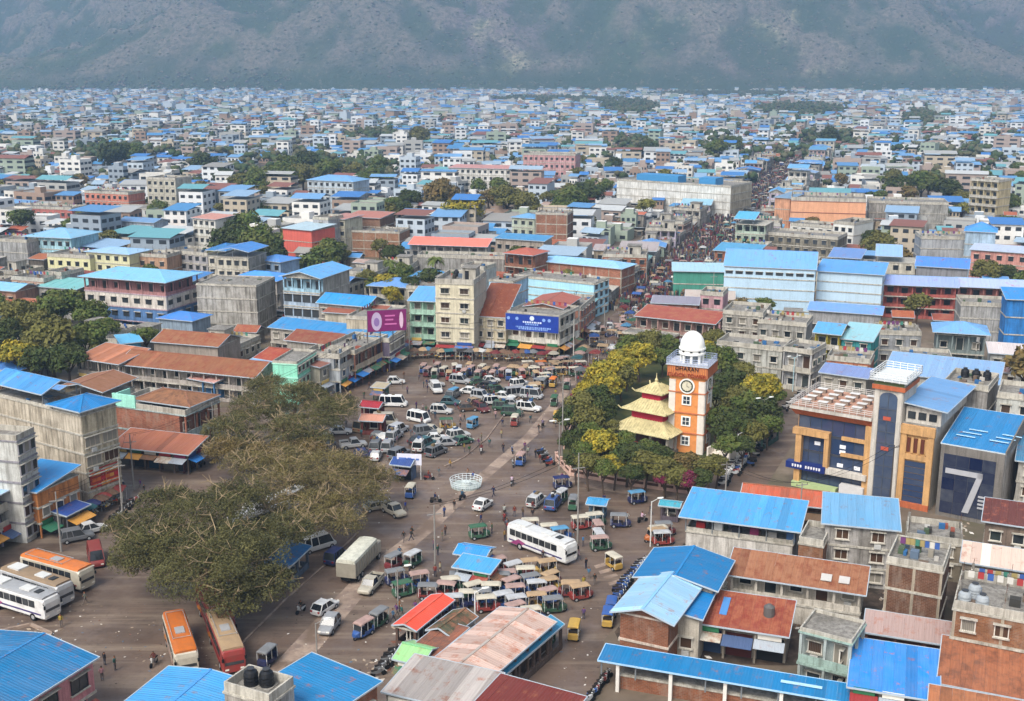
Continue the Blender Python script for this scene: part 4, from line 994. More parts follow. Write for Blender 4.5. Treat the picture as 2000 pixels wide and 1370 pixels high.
# ------------------------------------------------------------------ clock tower, pagoda, park wall, bank, dark glass building
def lettering(txt, parent, loc, rz, size, mat, name='lettering', depth=.04, face='F'):
    c = bpy.data.curves.new(name, 'FONT'); c.body = txt; c.size = size; c.extrude = depth; c.align_x = 'CENTER'; c.materials.append(mat)
    o = bpy.data.objects.new(name, c); COL.objects.link(o); o.parent = parent; o.location = loc; dg = bpy.context.evaluated_depsgraph_get(); me = bpy.data.meshes.new_from_object(o.evaluated_get(dg)); bpy.data.objects.remove(o); o = put(name, me, parent, loc); o.rotation_euler = (math.pi/2, 0, rz); return o
def clock_tower():
    ORG = paint('d98e50', .8, .3); WHT = paint('d8d0c4', .8, .2); PW = paint('e6e6e0', .6, .12); RED = paint('b46c48', .8, .2)
    b = Bld('orange and white clock tower with a white dome above the park trees', (1304, 880), (1371, 889), h=.0, D=5.2, name='clock_tower', cat='clock tower')
    L = b.L; D = b.D = L * .82; Z = lambda y: row_to_h(1335, 888, y); zt = Z(745); zb = Z(722)
    m = MB(); m.box(0, 0, 0, L, D, zt, ORG); b.part('shaft', m)
    m = MB()
    pw = L * .17
    for x0, x1 in ((0, pw), (L - pw, L)): m.box(x0, -.12, 0, x1, 0, zt - .1, WHT)
    for y0, y1 in ((0, pw), (D - pw, D)): m.box(L, y0, 0, L + .12, y1, zt - .1, WHT); m.box(-.12, y0, 0, 0, y1, zt - .1, WHT)
    b.part('corner_pier', m)
    for y in (771, 811, 850):
        m = MB(); z = Z(y); m.box(-.2, -.2, z, L + .2, D + .2, z + .18, RED); b.part('string_course', m)
    # windows with white frames, pane inside
    for y in (785, 826, 864):
        z = Z(y) - .75
        for sd in 'FRK':
            m = MB(); b.fbox(m, sd, L/2 - .8, L/2 + .8, .02, .14, z - .1, z + 1.6, PW); o = b.part('window_frame', m)
            q = MB(); b.fbox(q, sd, L/2 - .55, L/2 + .55, .141, .15, z + .12, z + 1.4, glass('26303a')); put('pane', q.mesh('pane'), o)
            q = MB(); b.fbox(q, sd, L/2 - .04, L/2 + .04, .152, .18, z + .1, z + 1.45, PW); b.fbox(q, sd, L/2 - .62, L/2 + .62, .152, .17, z + .72, z + .8, PW); put('glazing_bar', q.mesh('glazing_bar'), o)
    # clock
    z = Z(757)
    for sd, rz, loc in (('F', 0, (L/2, -.14, z)), ('R', math.pi/2, (L + .14, D/2, z)), ('K', -math.pi/2, (-.14, D/2, z))):
        m = MB(); m.cyl((0, -.1, 0), 1.3, .22, PW, 24, axis='y'); o = put('clock', m.mesh('clock'), b.root, loc, rz)
        m = MB(); m.cyl((0, -.13, 0), 1.05, .03, paint('3f4436', .4), 24, axis='y'); m.cyl((0, -.15, 0), .82, .02, paint('cfc8b0', .4), 24, axis='y'); put('dial', m.mesh('dial'), o)
        m = MB(); m.bar((0, -.17, 0), (.05, -.17, .62), .1, DARKP, .03); m.bar((0, -.19, 0), (.42, -.19, -.12), .12, DARKP, .03); put('hand', m.mesh('hand'), o)
        for k in range(12):
            a = k * math.pi / 6; m = MB(); m.bar((.7*math.sin(a), -.165, .7*math.cos(a)), (.95*math.sin(a), -.165, .95*math.cos(a)), .08, DARKP, .02); put('hour_mark', m.mesh('hour_mark'), o)
    # gallery block
    e = .4; e2 = .95
    m = MB(); m.hexa([(0, 0, zt), (L, 0, zt), (L, D, zt), (0, D, zt), (-e, -e, zt + .9), (L+e, -e, zt + .9), (L+e, D+e, zt + .9), (-e, D+e, zt + .9)], ORG); m.box(-e, -e, zt + .9, L+e, D+e, zb + .4, ORG); b.part('gallery', m)
    m = MB()
    for i in range(22):
        u = -e + .1 + (L + 2*e - .2) * i / 21
        m.box(u-.07, -e-.12, zt+.5, u+.07, -e-.005, zb + .38, RED); m.box(L+e+.005, u-.07, zt+.5, L+e+.12, u+.07, zb + .38, RED)
    b.part('rib', m)
    lettering('DHARAN', b.root, (L/2, -e-.16, zb - .35), 0, .95, DARKP); lettering('CLOCK TOWER', b.root, (L/2, -e-.16, zt + .55), 0, .9, paint('8a2a14'))
    zf = zb + .42; m = MB(); m.box(-e2+.3, -e2+.3, zf - .02, L+e2-.3, D+e2-.3, zf + .12, paint('b9bcc4', .6)); b.part('gallery_floor', m)
    m = MB(); q = e2 - .4; lb = paint('aab4cc', .6)
    for (x0, y0, x1, y1) in ((-q, -q, L+q, -q), (L+q, -q, L+q, D+q), (L+q, D+q, -q, D+q), (-q, D+q, -q, -q)):
        for hz_ in (.45, .8, 1.15): m.bar((x0, y0, zf + hz_), (x1, y1, zf + hz_), .07, lb)
        for k in range(9): t_ = k/8; x, y = x0+(x1-x0)*t_, y0+(y1-y0)*t_; m.bar((x, y, zf), (x, y, zf + 1.2), .09 if k % 2 == 0 else .05, lb)
    b.part('railing', m)
    zd = Z(699); rr = L * .30; c = (L/2, D/2)
    for k in range(8):
        a = k * math.pi / 4 + .2; m = MB(); m.cyl((c[0] + rr*math.cos(a), c[1] + rr*math.sin(a), zf + .1), .24, zd - zf - .1, PW, 10); b.part('column', m)
    m = MB(); m.lathe((c[0], c[1], zf + .1), [(0, 0), (rr*.62, 0), (rr*.62, zd - zf - .1)], paint('8d959c', .6), 12); b.part('drum_core', m)
    m = MB(); m.smooth = False; R0 = rr + .45
    m.lathe((c[0], c[1], zd), [(rr*.6, 0), (R0, 0), (R0, .3), (R0-.2, .35), (R0-.2, .75), (R0, .8), (R0, 1.05), (R0-.15, 1.1)], PW, 24); b.part('cornice', m)
    m = MB(); m.smooth = True; hd_ = Z(655) - zd - 1.1; m.lathe((c[0], c[1], zd + 1.1), [((R0 - .15) * math.cos(t_), hd_ * math.sin(t_)) for t_ in np.linspace(0, math.pi/2, 9)], PW, 28); b.part('dome', m)
    m = MB()
    for k in range(9):
        a = k * 2 * math.pi / 9; m.bar((c[0] + (R0-.19)*math.cos(a-.1), c[1] + (R0-.19)*math.sin(a-.1), zd + .55), (c[0] + (R0-.19)*math.cos(a+.1), c[1] + (R0-.19)*math.sin(a+.1), zd + .55), .12, DARKP, .22)
    b.part('dome_vent', m)
    st = Bld('white stone stair and plinth beside the clock tower', (1385, 885), (1425, 895), h=.9, D=5, name='stair', cat='stair'); m = MB()
    for k in range(5): m.box(0, k*.5, 0, st.L, 5, .3 + k*.3, WHT)
    st.part('steps', m); m = MB(); m.box(-.3, -.3, 0, 0, 5, 1.9, WHT); m.box(st.L, -.3, 0, st.L+.3, 5, 1.9, WHT); st.part('side_wall', m)
clock_tower()
def pagoda():
    Y1 = plaster('cbbf90', .35); RD = paint('b3283e', .8, .2); WP = paint('b9b1a4', .8, .2)
    b = Bld('yellow three-tiered pagoda temple with red bands beside the clock tower', (1205, 872), (1302, 893), h=0.0, D=9.5, name='pagoda', cat='temple'); L = b.L; D = L * .95; Z = lambda y: row_to_h(1262, 858, y)
    m = MB(); m.box(-.3, -.3, 0, L+.3, D+.3, .5, paint('7f7a70')); b.part('plinth', m)
    z1 = 3.6; c = (L/2, D/2)
    for i in range(4):
        for j in range(4):
            if 0 < i < 3 and 0 < j < 3: continue
            m = MB(); m.box(i*L/3-.17, j*D/3-.17, .5, i*L/3+.17, j*D/3+.17, z1, WP); b.part('pillar', m)
    m = MB(); m.box(L*.25, D*.25, .5, L*.75, D*.75, z1, paint('5a3a34', .8)); b.part('shrine', m)
    m = MB()
    for k in range(13): u = L * k / 12; m.bar((u, 0, .5), (u, 0, 1.5), .06, RD)
    m.bar((0, 0, 1.5), (L, 0, 1.5), .08, RD); b.part('railing', m, kind='stuff')
    def tier(z, half, h, top, eh=.25):
        m = MB(); x, y = c; P = [(x-half, y-half), (x+half, y-half), (x+half, y+half), (x-half, y+half)]; T = [(x-top, y-top), (x+top, y-top), (x+top, y+top), (x-top, y+top)]; M_ = [(x+(a-x)*.55, y+(bb-y)*.55) for a, bb in P]
        m.loft([[(a, bb, z-.12) for a, bb in P], [(a, bb, z) for a, bb in P], [((a+t_[0])/2, (bb+t_[1])/2, z + h*.42) for (a, bb), t_ in zip(P, T)], [(a, bb, z+h) for a, bb in T]], Y1)
        for k in range(int(half*2/.5)):                   # tile ribs down each slope
            u = -half + .25 + k*.5
            for sx, sy in ((0, -1), (0, 1), (1, 0), (-1, 0)):
                r_ = min(1, max(0, (half - abs(u)) / (half - top))) if half > top else 1
                a = (x + (u if sx == 0 else sx*half), y + (u if sy == 0 else sy*half), z+.03); mid_t = min(r_, 1)
                e_ = half - (half-top)*mid_t; bz = z + h * (mid_t*.84 if mid_t < .5 else .42 + (mid_t-.5)*1.16)
                m.bar(a, (x + (u if sx == 0 else sx*e_), y + (u if sy == 0 else sy*e_), bz + .03), .1, Y1, .06)
        for i in range(4):
            p, q = P[i], T[i]; d = Vector((p[0]-x, p[1]-y, 0)).normalized(); m.bar((q[0], q[1], z+h), ((p[0]+q[0])/2, (p[1]+q[1])/2, z+h*.42), .22, Y1, .18); m.bar(((p[0]+q[0])/2, (p[1]+q[1])/2, z+h*.42), (p[0], p[1], z), .22, Y1, .18); m.bar((p[0], p[1], z), (p[0]+d.x*.5, p[1]+d.y*.5, z+eh+.25), .2, Y1)
        b.part('roof', m)
    s = L / 2
    tier(z1, s + 1.0, 1.7, s*.6); m = MB(); m.box(c[0]-s*.62, c[1]-s*.62, z1+1.5, c[0]+s*.62, c[1]+s*.62, z1+3.3, RD); b.part('red_band', m)
    tier(z1+3.3, s*.9, 1.6, s*.36); m = MB(); m.box(c[0]-s*.37, c[1]-s*.37, z1+4.7, c[0]+s*.37, c[1]+s*.37, z1+6.2, RD); b.part('red_band', m)
    tier(z1+6.2, s*.55, 1.1, s*.12); m = MB(); m.lathe((c[0], c[1], z1+7.1), [(.7, 0), (.5, .3), (.25, .5), (.3, .8), (.1, 1.2), (.03, 2.0), (0, 2.1)], Y1, 10); b.part('spire', m)
pagoda()
def park_wall(pts, label, h=1.15, name='park_wall'):
    P = [G(x, y, 0) for x, y in pts]; r = bpy.data.objects.new(name, None); COL.objects.link(r); r.location = P[0]; tag(r, label, 'wall')
    W_ = paint('c9a898', .85, .3); BRN = paint('5a4238', .85, .3)
    for a, b in zip(P, P[1:]):
        d = b - a; n = max(1, round(d.length / 2.6)); ang = math.atan2(d.y, d.x); bw = d.length / n
        for k in range(n):
            c = a + d * (k / n) - P[0]
            m = MB(); m.box(.36, -.12, 0, bw, .12, h*.45, W_); m.box(.36, -.13, h*.86, bw, .13, h, W_); m.box(.36, -.05, h*.45, bw, .05, h*.86, BRN); put('wall_bay', m.mesh('wall_bay'), r, c, ang)
            m = MB(); m.box(0, -.2, 0, .36, .2, h + .3, W_); m.box(-.06, -.26, h+.3, .42, .26, h+.42, W_); put('pier', m.mesh('pier'), r, c, ang)
park_wall([(1086, 900), (1112, 928), (1200, 945), (1345, 965)], 'low pinkish park wall with recessed panels below the clock tower')
park_wall([(1400, 880), (1455, 822), (1520, 765)], 'low park wall along the motorcycle parking behind the clock tower')
park_wall([(1100, 878), (1120, 830), (1165, 760)], 'low park wall along the main road left of the pagoda')
def bank():
    OR = plaster('c89c68', .35); RO = plaster('b8643e', .3); WH = plaster('c4beb4', .35); DG = glass('2a3a58', .04)
    b = Bld('orange bank building with glass fronts, arched glass stair tower and roof terrace', (1545, 945), (1812, 1000), h=0.0, D=11, name='bank_building', cat='bank building')
    L = b.L; D = b.D; z1 = row_to_h(1545, 945, 790); z2 = row_to_h(1700, 976, 752); a, c = L*.57, L*.77
    m = MB(); m.box(.4, .5, 0, a, D, z1 - 1.0, (OR, OR, WH, WH, CONC, CONC)); m.box(a, -.3, 0, c, D*.6, z2, (WH, WH, WH, WH, CONC, CONC)); m.box(c, .2, 0, L, D, z1 - .2, (OR, WH, WH, WH, CONC, CONC)); b.part('wall', m)
    m = MB(); m.hexa([(0, .1, z1 - 1.5), (a, .1, z1-1.5), (a, D, z1-1.5), (0, D, z1-1.5), (-.6, -.7, z1 - .5), (a, -.7, z1 - .5), (a, D, z1-.5), (-.6, D, z1-.5)], RO); m.box(-.7, -.8, z1-.5, a-.005, D, z1, (WH, WH, WH, WH, CONC, WH)); b.part('cornice', m)
    fh = (z1 - 1.6) / 4
    for f_ in range(4):                                 # glazing bays, left block
        for k in range(6):
            u0 = .6 + (a - 1.4) * k / 6; u1 = .6 + (a - 1.4) * (k + 1) / 6; m = MB(); m.box(u0, .42, f_*fh + .25, u1 - .07, .49, (f_+1)*fh - .12, DG); b.part('pane', m)
    m = MB()
    for k in range(7): u = .6 + (a - 1.4) * k / 6 - .04; m.box(u-.03, .36, .2, u+.03, .5, z1 - 1.6, paint('3a3f48'))
    for f_ in range(1, 5): m.box(.5, .37, f_*fh - .1, a-.6, .48, f_*fh + .2, paint('3a3f48'))
    b.part('mullion', m)
    for (x0, x1, y0, q0, q1) in ((a - .9, a, -.3, 0, z1-1.5), (.5, 1.4, -.6, 0, fh*3), (a*.42, a*.42+.7, -.6, fh, fh*3)):
        m = MB(); m.box(x0, y0, q0, x1, .5, q1, OR); b.part('pier', m)
    m = MB(); m.box(0, -.75, fh*3, a*.48, .5, fh*3 + .9, OR); b.part('frame_beam', m)
    for z in (fh*2.1, fh*3.0, ): m = MB(); m.box(a*.62, .05, z, a - .9, .42, z + .55, OR); b.part('balcony_panel', m)
    m = MB(); m.box(-.7, -1.0, fh*1.05, a*.46, .3, fh*1.05 + 1.0, paint('1c2c6a', .4)); sg = b.part('signboard', m)
    for k in range(11):
        if k == 4: continue
        q = MB(); u = .3 + k*.42; q.box(u, -1.03, fh*1.05+.35, u + .26, -1.003, fh*1.05+.75, paint('d8d8dc')); q.box(u+.08, -1.04, fh*1.05+.28, u+.16, -1.004, fh*1.05+.6, paint('d8d8dc')); put('glyph', q.mesh('glyph'), sg)
    m = MB(); m.box(a*.46+.05, -.8, fh*1.05, a-.2, .3, fh*1.05+.85, WH); b.part('signboard', m); m = MB(); m.box(.4, -1.1, .1, a*.62, .2, .9, paint('a8b884', .5)); b.part('signboard', m); m = MB(); m.box(a*.66, -1.0, .3, a-.4, .2, 1.8, paint('c8c6c4', .5)); b.part('signboard', m)
    for x, z in ((a*.27, fh*2.45), (a*.6, fh*2.5), (a*.6, fh*2.2), (a*.58, fh*1.45), (a*.8, fh*1.45)): m = MB(); m.box(x, .3, z, x+.9, .41, z+.55, paint('e4e6ea')); b.part('air_unit', m)
    # stair tower
    m = MB(); u0, u1 = a + .85, c - .75; zc = z2 - 1.6; N = 9; mid = (u0+u1)/2; rx = (u1-u0)/2
    m.loft([[(u0, y, .6), (u1, y, .6)] + [(mid + rx*math.cos(t_), y, zc + .8*math.sin(t_)) for t_ in np.linspace(0, math.pi, N)] for y in (-.36, -.33)], DG); b.part('arched_glazing', m)
    for k in range(1, 9): m = MB(); z = .6 + (zc - .6) * k / 9; m.box(u0+.01, -.42, z - .05, u1-.01, -.37, z + .05, paint('4a4f58')); b.part('glazing_bar', m)
    m = MB(); m.box(mid-.04, -.43, .6, mid+.04, -.37, zc+.7, paint('4a4f58')); b.part('glazing_bar', m)
    for z in (zc - 3.4, zc - 8): m = MB(); m.box(mid-.55, -.46, z, mid+.55, -.38, z+.55, paint('b0503a')); b.part('sign_panel', m)
    m = MB(); m.box(a+.1, -.45, 0, u0-.05, -.31, z2-.4, WH); m.box(u1+.05, -.45, 0, c-.1, -.31, z2-.4, WH); m.box(a-.3, -.7, z2-.4, c+.3, D*.6+.3, z2+.3, (RO, RO, RO, RO, CONC, RO)); m.box(a-.1, -.5, z2+.3, c+.1, D*.55, z2+1.0, (paint('5e6a3e'), WH, WH, WH, CONC, WH)); b.part('tower_trim', m)
    m = MB(); q = 1.0
    P = [(a-.6, -1.1), (c+.6, -1.1), (c+.6, D*.6), (a-.6, D*.6)]
    for i in range(4):
        p0, p1 = P[i], P[(i+1) % 4]
        for hz_ in (1.1, 1.45, 1.8, 2.15): m.bar((*p0, z2+hz_), (*p1, z2+hz_), .09, paint('d8dad8'))
        for k in range(6): t_ = k/5; m.bar((p0[0]+(p1[0]-p0[0])*t_, p0[1]+(p1[1]-p0[1])*t_, z2+.9), (p0[0]+(p1[0]-p0[0])*t_, p0[1]+(p1[1]-p0[1])*t_, z2+2.2), .08, paint('d8dad8'))
    m.box(a-.6, -1.1, z2+.95, c+.6, D*.6, z2+1.05, paint('c9cccb')); b.part('roof_railing', m)
    # right block
    w0, w1 = c + .9, L - .9
    for k in range(7): m = MB(); z = .9 + (z1-5.6-.9)*k/7; m.box(w0, .08, z, w1, .19, z + (z1-6.5)/7 - .1, DG); b.part('pane', m)
    m = MB(); m.box(c+.05, -.15, 0, w0, .21, z1-.5, OR); m.box(w1, -.15, 0, L-.02, .21, z1-.5, OR); m.box(w0, -.14, z1-5.4, w1, .21, z1-4.6, OR); m.box(c, -.3, z1-1.6, L+.1, .3, z1-.3, OR); m.box(c, -.25, 0, L, .2, .9, RO); b.part('pier', m)
    for k in range(3): m = MB(); u = w0 + .1 + k * (w1-w0)/3; m.box(u, .0, z1-4.3, u+.45, .19, z1-2.2, paint('5a2c1c')); b.part('window', m)
    for k in range(4): m = MB(); u = w0 - .25 + k*(w1-w0)/3; m.box(u, -.1, z1-4.4, u+.3, .2, z1-2.0, OR); b.part('fin', m)
    # terrace railing and tables
    m = MB(); lr = paint('d0cdc8')
    for (x0, y0, x1, y1) in ((-.5, -.6, a, -.6), (-.5, D, -.5, -.6), (-.5, D, a, D)):
        for hz_ in (.35, .65, .95): m.bar((x0, y0, z1+hz_), (x1, y1, z1+hz_), .06, lr)
        for k in range(12): t_ = k/11; m.bar((x0+(x1-x0)*t_, y0+(y1-y0)*t_, z1), (x0+(x1-x0)*t_, y0+(y1-y0)*t_, z1+1.0), .06, lr)
    b.part('terrace_railing', m); m = MB(); m.box(-.45, -.5, z1, a-.01, D-.1, z1+.03, plaster('b58a74', .3)); b.part('terrace_floor', m)
    for i in range(4):
        for j in range(4):
            t_ = bpy.data.objects.new('terrace_table', None); COL.objects.link(t_); t_.location = b.W(1.2 + i*2.6, 1.2 + j*2.4, z1+.03); t_.rotation_euler = (0, 0, b.ang)
            m = MB(); m.box(-.75, -.5, .7, .75, .5, .75, paint('cfcdc8')); put('table_top', m.mesh('table_top'), t_); m = MB(); m.box(-.6, -.4, 0, .6, .4, .7, paint('8a7a6e')); put('base', m.mesh('base'), t_); auto(t_, 'white table on the roof terrace of the orange bank', 'table', 'terrace tables')
    b.roof('shedR', '5a8fce', .6, .4, z=z1 + 2.2, reg=(c - .2, .8, L + 1.0, D + 6), gap=.01)
    m = MB(); m.box(c+.2, 1.2, z1-.2, L+.4, D+5.5, z1+2.2, WH); b.part('upper_wall', m)
    for k in range(3): m = MB(); m.box(c+.5+k*1.5, 1.1, z1+.4, c+1.6+k*1.5, 1.19, z1+1.5, glass()); b.part('window', m)
    return b, z1
BANK, bz1 = bank()
def dark_building():
    GR = plaster('77726c', .4); DG = glass('141d3a', .05)
    b = Bld('dark glass fronted building with a white diagonal stripe and blue roof', (1826, 1005), (1948, 1030), h=0.0, D=13, name='glass_front_building', cat='building')
    L = b.L; D = b.D; zt = row_to_h(1826, 1005, 868)
    m = MB(); m.box(0, 0, 0, L, D, zt, (GR, plaster('a19c96', .6), GR, GR, CONC, GR)); b.part('wall', m)
    for i in range(4):
        for j in range(5): m = MB(); u0 = .5 + (L-1.5)*i/4; z0 = .6 + (zt-1.8)*j/5; m.box(u0, -.06, z0, u0 + (L-1.5)/4-.03, -.01, z0 + (zt-1.8)/5-.03, DG); b.part('pane', m)
    WS = paint('a8a8ac', .5); z5 = zt*.62
    m = MB(); m.box(.9, -.16, z5, L-2.6, -.065, z5+.75, WS); m.hexa([(L-3.3, -.16, z5), (L-2.6, -.16, z5), (L-2.6, -.065, z5), (L-3.3, -.065, z5), (L-3.3, -.16, z5+.74), (L-2.6, -.16, z5+.74), (L-2.6, -.065, z5+.74), (L-3.3, -.065, z5+.74)], WS)
    m.hexa([(L*.42, -.17, 1.2), (L*.42+.9, -.17, 1.2), (L*.42+.9, -.07, 1.2), (L*.42, -.07, 1.2), (L-3.4, -.17, z5), (L-2.6, -.17, z5), (L-2.6, -.07, z5), (L-3.4, -.07, z5)], WS); b.part('white_stripe', m)
    for k in range(4): m = MB(); m.box(L*.66, -.3, 2.2+k*.55, L-1.6, -.08, 2.42+k*.55, WS); b.part('louvre', m)
    b.h = zt; b.roof('shed', '2d86cc', 2.2, .15, reg=(0, .4, L, D), fascia='b8c4cc')
    m = MB(); m.hexa([(L+.02, .0, zt-.1), (L+.2, .0, zt-.1), (L+.2, D, zt-.1), (L+.02, D, zt-.1), (L+.02, .0, zt+.5), (L+.2, 0, zt+.5), (L+.2, D, zt+2.7), (L+.02, D, zt+2.7)], GR); b.part('gable_wall', m)
    for k in range(6): m = MB(); x = 1.2 + (k % 3)*.6 + (k//3)*(L-4); y = 3 + (k % 3)*1.2; m.box(x, y, zt+.32+y*.165, x+2.6, y+.35, zt+.36+y*.165, paint('a9cfe6')); b.part('skylight', m)
dark_building()
def billboard(label, p1, p2, h0, hgt_, draw, name='billboard', legs=True, back=.0):
    b = Bld(label, p1, p2, h=h0 + hgt_, D=.25, name=name, cat='billboard'); m = MB(); L = b.L; m.box(0, 0, h0, L, .2, h0+hgt_, paint('7a7a7a')); b.part('frame', m)
    draw(b, L, h0, hgt_)
    if legs:
        m = MB()
        for k in range(4):
            m = MB(); x = .1 + (L-.3)*k/3; m.bar((x, .25, h0 - legs), (x, .25, h0+hgt_), .1, paint('55504c')); m.bar((x, 1.3, h0 - legs), (x, .25, h0+hgt_*.7), .08, paint('55504c')); b.part('support', m)
    return b
def draw_purple(b, L, z, H):
    m = MB(); m.box(.1, -.04, z+.1, L-.1, -.005, z+H-.1, paint('7d2464', .5, .35)); p = b.part('poster', m)
    m = MB(); m.cyl((0, 0, 0), 1, .02, paint('b9a8c4', .5), 24, axis='y'); o = put('emblem', m.mesh('emblem'), b.root, (L*.24, -.07, z+H*.48)); o.scale = (L*.13, 1, H*.42)
    m = MB(); m.cyl((0, 0, 0), 1, .02, paint('8a6fa4', .5), 20, axis='y'); o = put('emblem', m.mesh('emblem'), b.root, (L*.24, -.09, z+H*.45)); o.scale = (L*.07, 1, H*.2)
    for k, (u, v, w_) in enumerate(((.45, .68, .25), (.46, .5, .2), (.44, .3, .3))): m = MB(); m.box(L*u, -.06, z+H*v, L*(u+w_), -.045, z+H*(v+.07), paint('c46aa4')); b.part('print_stroke', m)
    m = MB(); m.cyl((0, 0, 0), 1, .02, paint('d8b8cc', .5), 16, axis='y'); o = put('emblem', m.mesh('emblem'), b.root, (L*.86, -.07, z+H*.5)); o.scale = (L*.05, 1, H*.38)
def draw_blue(b, L, z, H):
    m = MB(); m.box(.1, -.04, z+.1, L-.1, -.005, z+H-.1, paint('1c3a94', .5, .3)); b.part('poster', m)
    rr = random.Random(5); W1, W2 = paint('c8d4ea'), paint('7f9fd8')
    m = MB(); m.cyl((L*.5, -.06, z+H*.78), .5, .02, W1, 16, axis='y'); b.part('emblem', m)
    for (u0, u1, v, m_) in ((.33, .68, .5, W1), (.38, .62, .38, W2), (.2, .85, .2, W2), (.25, .8, .1, W2)):
        u = u0
        while u < u1: w_ = rr.uniform(.012, .035); q = MB(); q.box(L*u, -.06, z+H*v, L*(u+w_), -.045, z+H*(v+.09), m_); b.part('print_stroke', q); u += w_ + .012
    for u in (.06, .22, .72, .82): m = MB(); m.cyl((L*u, -.06, z+H*.72), .35, .02, W2, 12, axis='y'); b.part('emblem', m)
# ------------------------------------------------------------------ buildings seen one by one
BL, LB, SKB = '1478b4', '7db4dc', '3f9ad8'         # saturated, pale and middle blue roof sheets
pl, bk = plaster, brick
def B(label, p1, p2, h, D, F='', Rt='', K='', wall='b8b2a4', side=None, roof=None, rc=BL, rise=1.2, over=.5, gap=0, rust=0, par=.8, pitch=2.9, win=(1.4, 1.4), dirt=.5, trim=None, room=0, stubs=False, tanks=0, frame=None, fade=.25, rowbase=None, patch=.06, fr='cfc9bd', reg=None, awn=None, name='building', cat='building'):
    b = Bld(label, p1, p2, h=h, D=D, yb=rowbase, name=name, cat=cat)
    mk = lambda c: bk(c[1:]) if c[0] == '!' else pl(c, dirt)
    wm = [mk(c) for c in wall] if isinstance(wall, list) else mk(wall)
    b.patch = patch
    b.storeys(F, Rt, K, wm, mk(side) if side else None, mk(trim) if trim else None, win, pitch, fr=fr, awn=awn)
    if frame:
        for sd_ in frame: b.frame(sd_)
    if roof and roof != 'flat': b.roof(roof, rc, rise, over, gap=gap, rust=rust, fade=fade, reg=reg, gm=mk(side) if side else (wm if not isinstance(wm, list) else wm[-1]))
    else: b.flat(par, None, None, room, stubs, tanks)
    return b.done()
# --- foreground, bottom edge
B('pink house with bright blue gabled roof at the lower left corner', (-75, 1448), (180, 1288), 6.8, 13, 'sw', '', '', 'c98a8e', roof='gable', rc=BL, rise=1.1, over=.5, pitch=4.2, win=(2.2, 1.7), fade=.5, fr='2b2b2e')
B('building with pale blue roof at the bottom edge beside the orange buses', (395, 1422), (486, 1338), 8.0, 8.5, 'ww', '', '', 'a9a39a', roof='gable', rc='3f8fd0', rise=.5, over=.4, fade=.4)
b = B('building with vivid blue roof at the bottom edge right of the rooftop tank', (605, 1422), (736, 1334), 8.0, 8, 'ww', '', '', '!8f5a42', roof='shed', rc=BL, rise=.3, over=.4, fade=.2)
b = B('grey concrete stair tower with black tanks and railings at the bottom edge', (438, 1350), (526, 1376), 10.6, 3.4, 'nnn', 'nnn', 'nnn', 'a8a29a', par=.9, dirt=.9, name='stair_tower')
water_tank(b, 1.5, 1.8, b.h + .06); water_tank(b, 2.8, 2.3, b.h + .06)
B('low shop with grey patched sheet roof at the bottom edge', (752, 1352), (925, 1392), 4.6, 6.5, 's', 's', '', '9a958c', roof='shed', rc='a3a39e', rise=.5, over=.3, rust=.25, patch=.3, fade=.6)
B('maroon sheet roofed shed at the bottom edge below the market shed', (915, 1392), (1080, 1440), 5.5, 6.5, 's', 's', '', '6d4038', roof='shed', rc='6b302c', rise=.4, over=.3)
B('open market shed with long roof of patched grey and rusty sheets', (850, 1291), (956, 1323), 4.0, 13.2, 'o', 'o', 'o', '6b5a50', roof='gabley', rc='a89e94', rise=.7, over=.4, rust=.35, patch=.35, fade=.7, name='market_shed', cat='shed')
B('lean-to with bright blue sheet on the right flank of the market shed', (962, 1312), (985, 1319), 2.9, 12.5, 'o', 'o', '', '5f5048', roof='shedR', rc='2f8fc4', rise=.7, over=.2, name='lean_to', cat='shed')
B('low stall row under a red-orange tarpaulin beside the market shed', (772, 1222), (812, 1232), 2.6, 8, 'o', 'o', 'o', '5f4a40', roof='gabley', rc='d0563f', rise=.5, over=.3, fade=.3, patch=0, name='tarpaulin_stall', cat='stall')
B('small green roofed hut by the market shed', (772, 1288), (822, 1300), 2.6, 4, 's', 's', '', '6a5d50', roof='gable', rc='7fbd84', rise=.8, over=.3, name='hut', cat='hut')
B('low brown roofed hut between tarpaulin and market shed', (805, 1268), (848, 1282), 2.8, 6, 's', '', '', '5a4a40', roof='shed', rc='6a5446', rust=.6, rise=.5, over=.3, patch=.2, name='hut', cat='hut')
B('dark green sheeted hut heaped with sacks by the market shed', (838, 1232), (880, 1244), 3.0, 5, 's', 's', '', '3f4434', roof='gabley', rc='4a4e38', rust=.5, rise=.7, over=.3, patch=.2, name='hut', cat='hut')
# --- foreground right
b = B('long brick building under a raised bright blue roof on white columns', (1212, 1316), (1650, 1392), 1.7, 2.0, 'n', '', '', '!8a5236', roof='flat', par=0, frame=None)
b.roof('shed', BL, .25, .2, gap=1.6, reg=(-2.0, -.9, b.L + 1.0, b.D), fade=.25, fascia='9fc4e0')
for k in range(5):
    m = MB(); x = -.3 + k * (b.L - .4) / 4; m.box(x, -.85, 0, x + .35, -.5, 3.3, paint('d8d4cc', .6)); b.part('white_column', m)
m = MB(); m.box(b.L*.72, .3, 3.62, b.L*.72+4, .75, 3.68, paint('a8cbe0')); b.part('skylight', m)
b = B('brick house with pale blue gabled sheet roof beside the rickshaw square', (1212, 1194), (1306, 1214), 6.2, 8.6, 'nn', 'nn', 'ww', '!875238', roof='gabley', rc='7fb6de', rise=1.1, over=.9, fade=.5, trim='c9b9aa', patch=.1)
B('long bright blue roofed hall behind the pale blue gable', (1252, 1126), (1392, 1150), 6.2, 7.4, 'ww', 'ww', '', 'b8b0a2', roof='gabley', rc=BL, rise=1.1, over=.8, fade=.25)
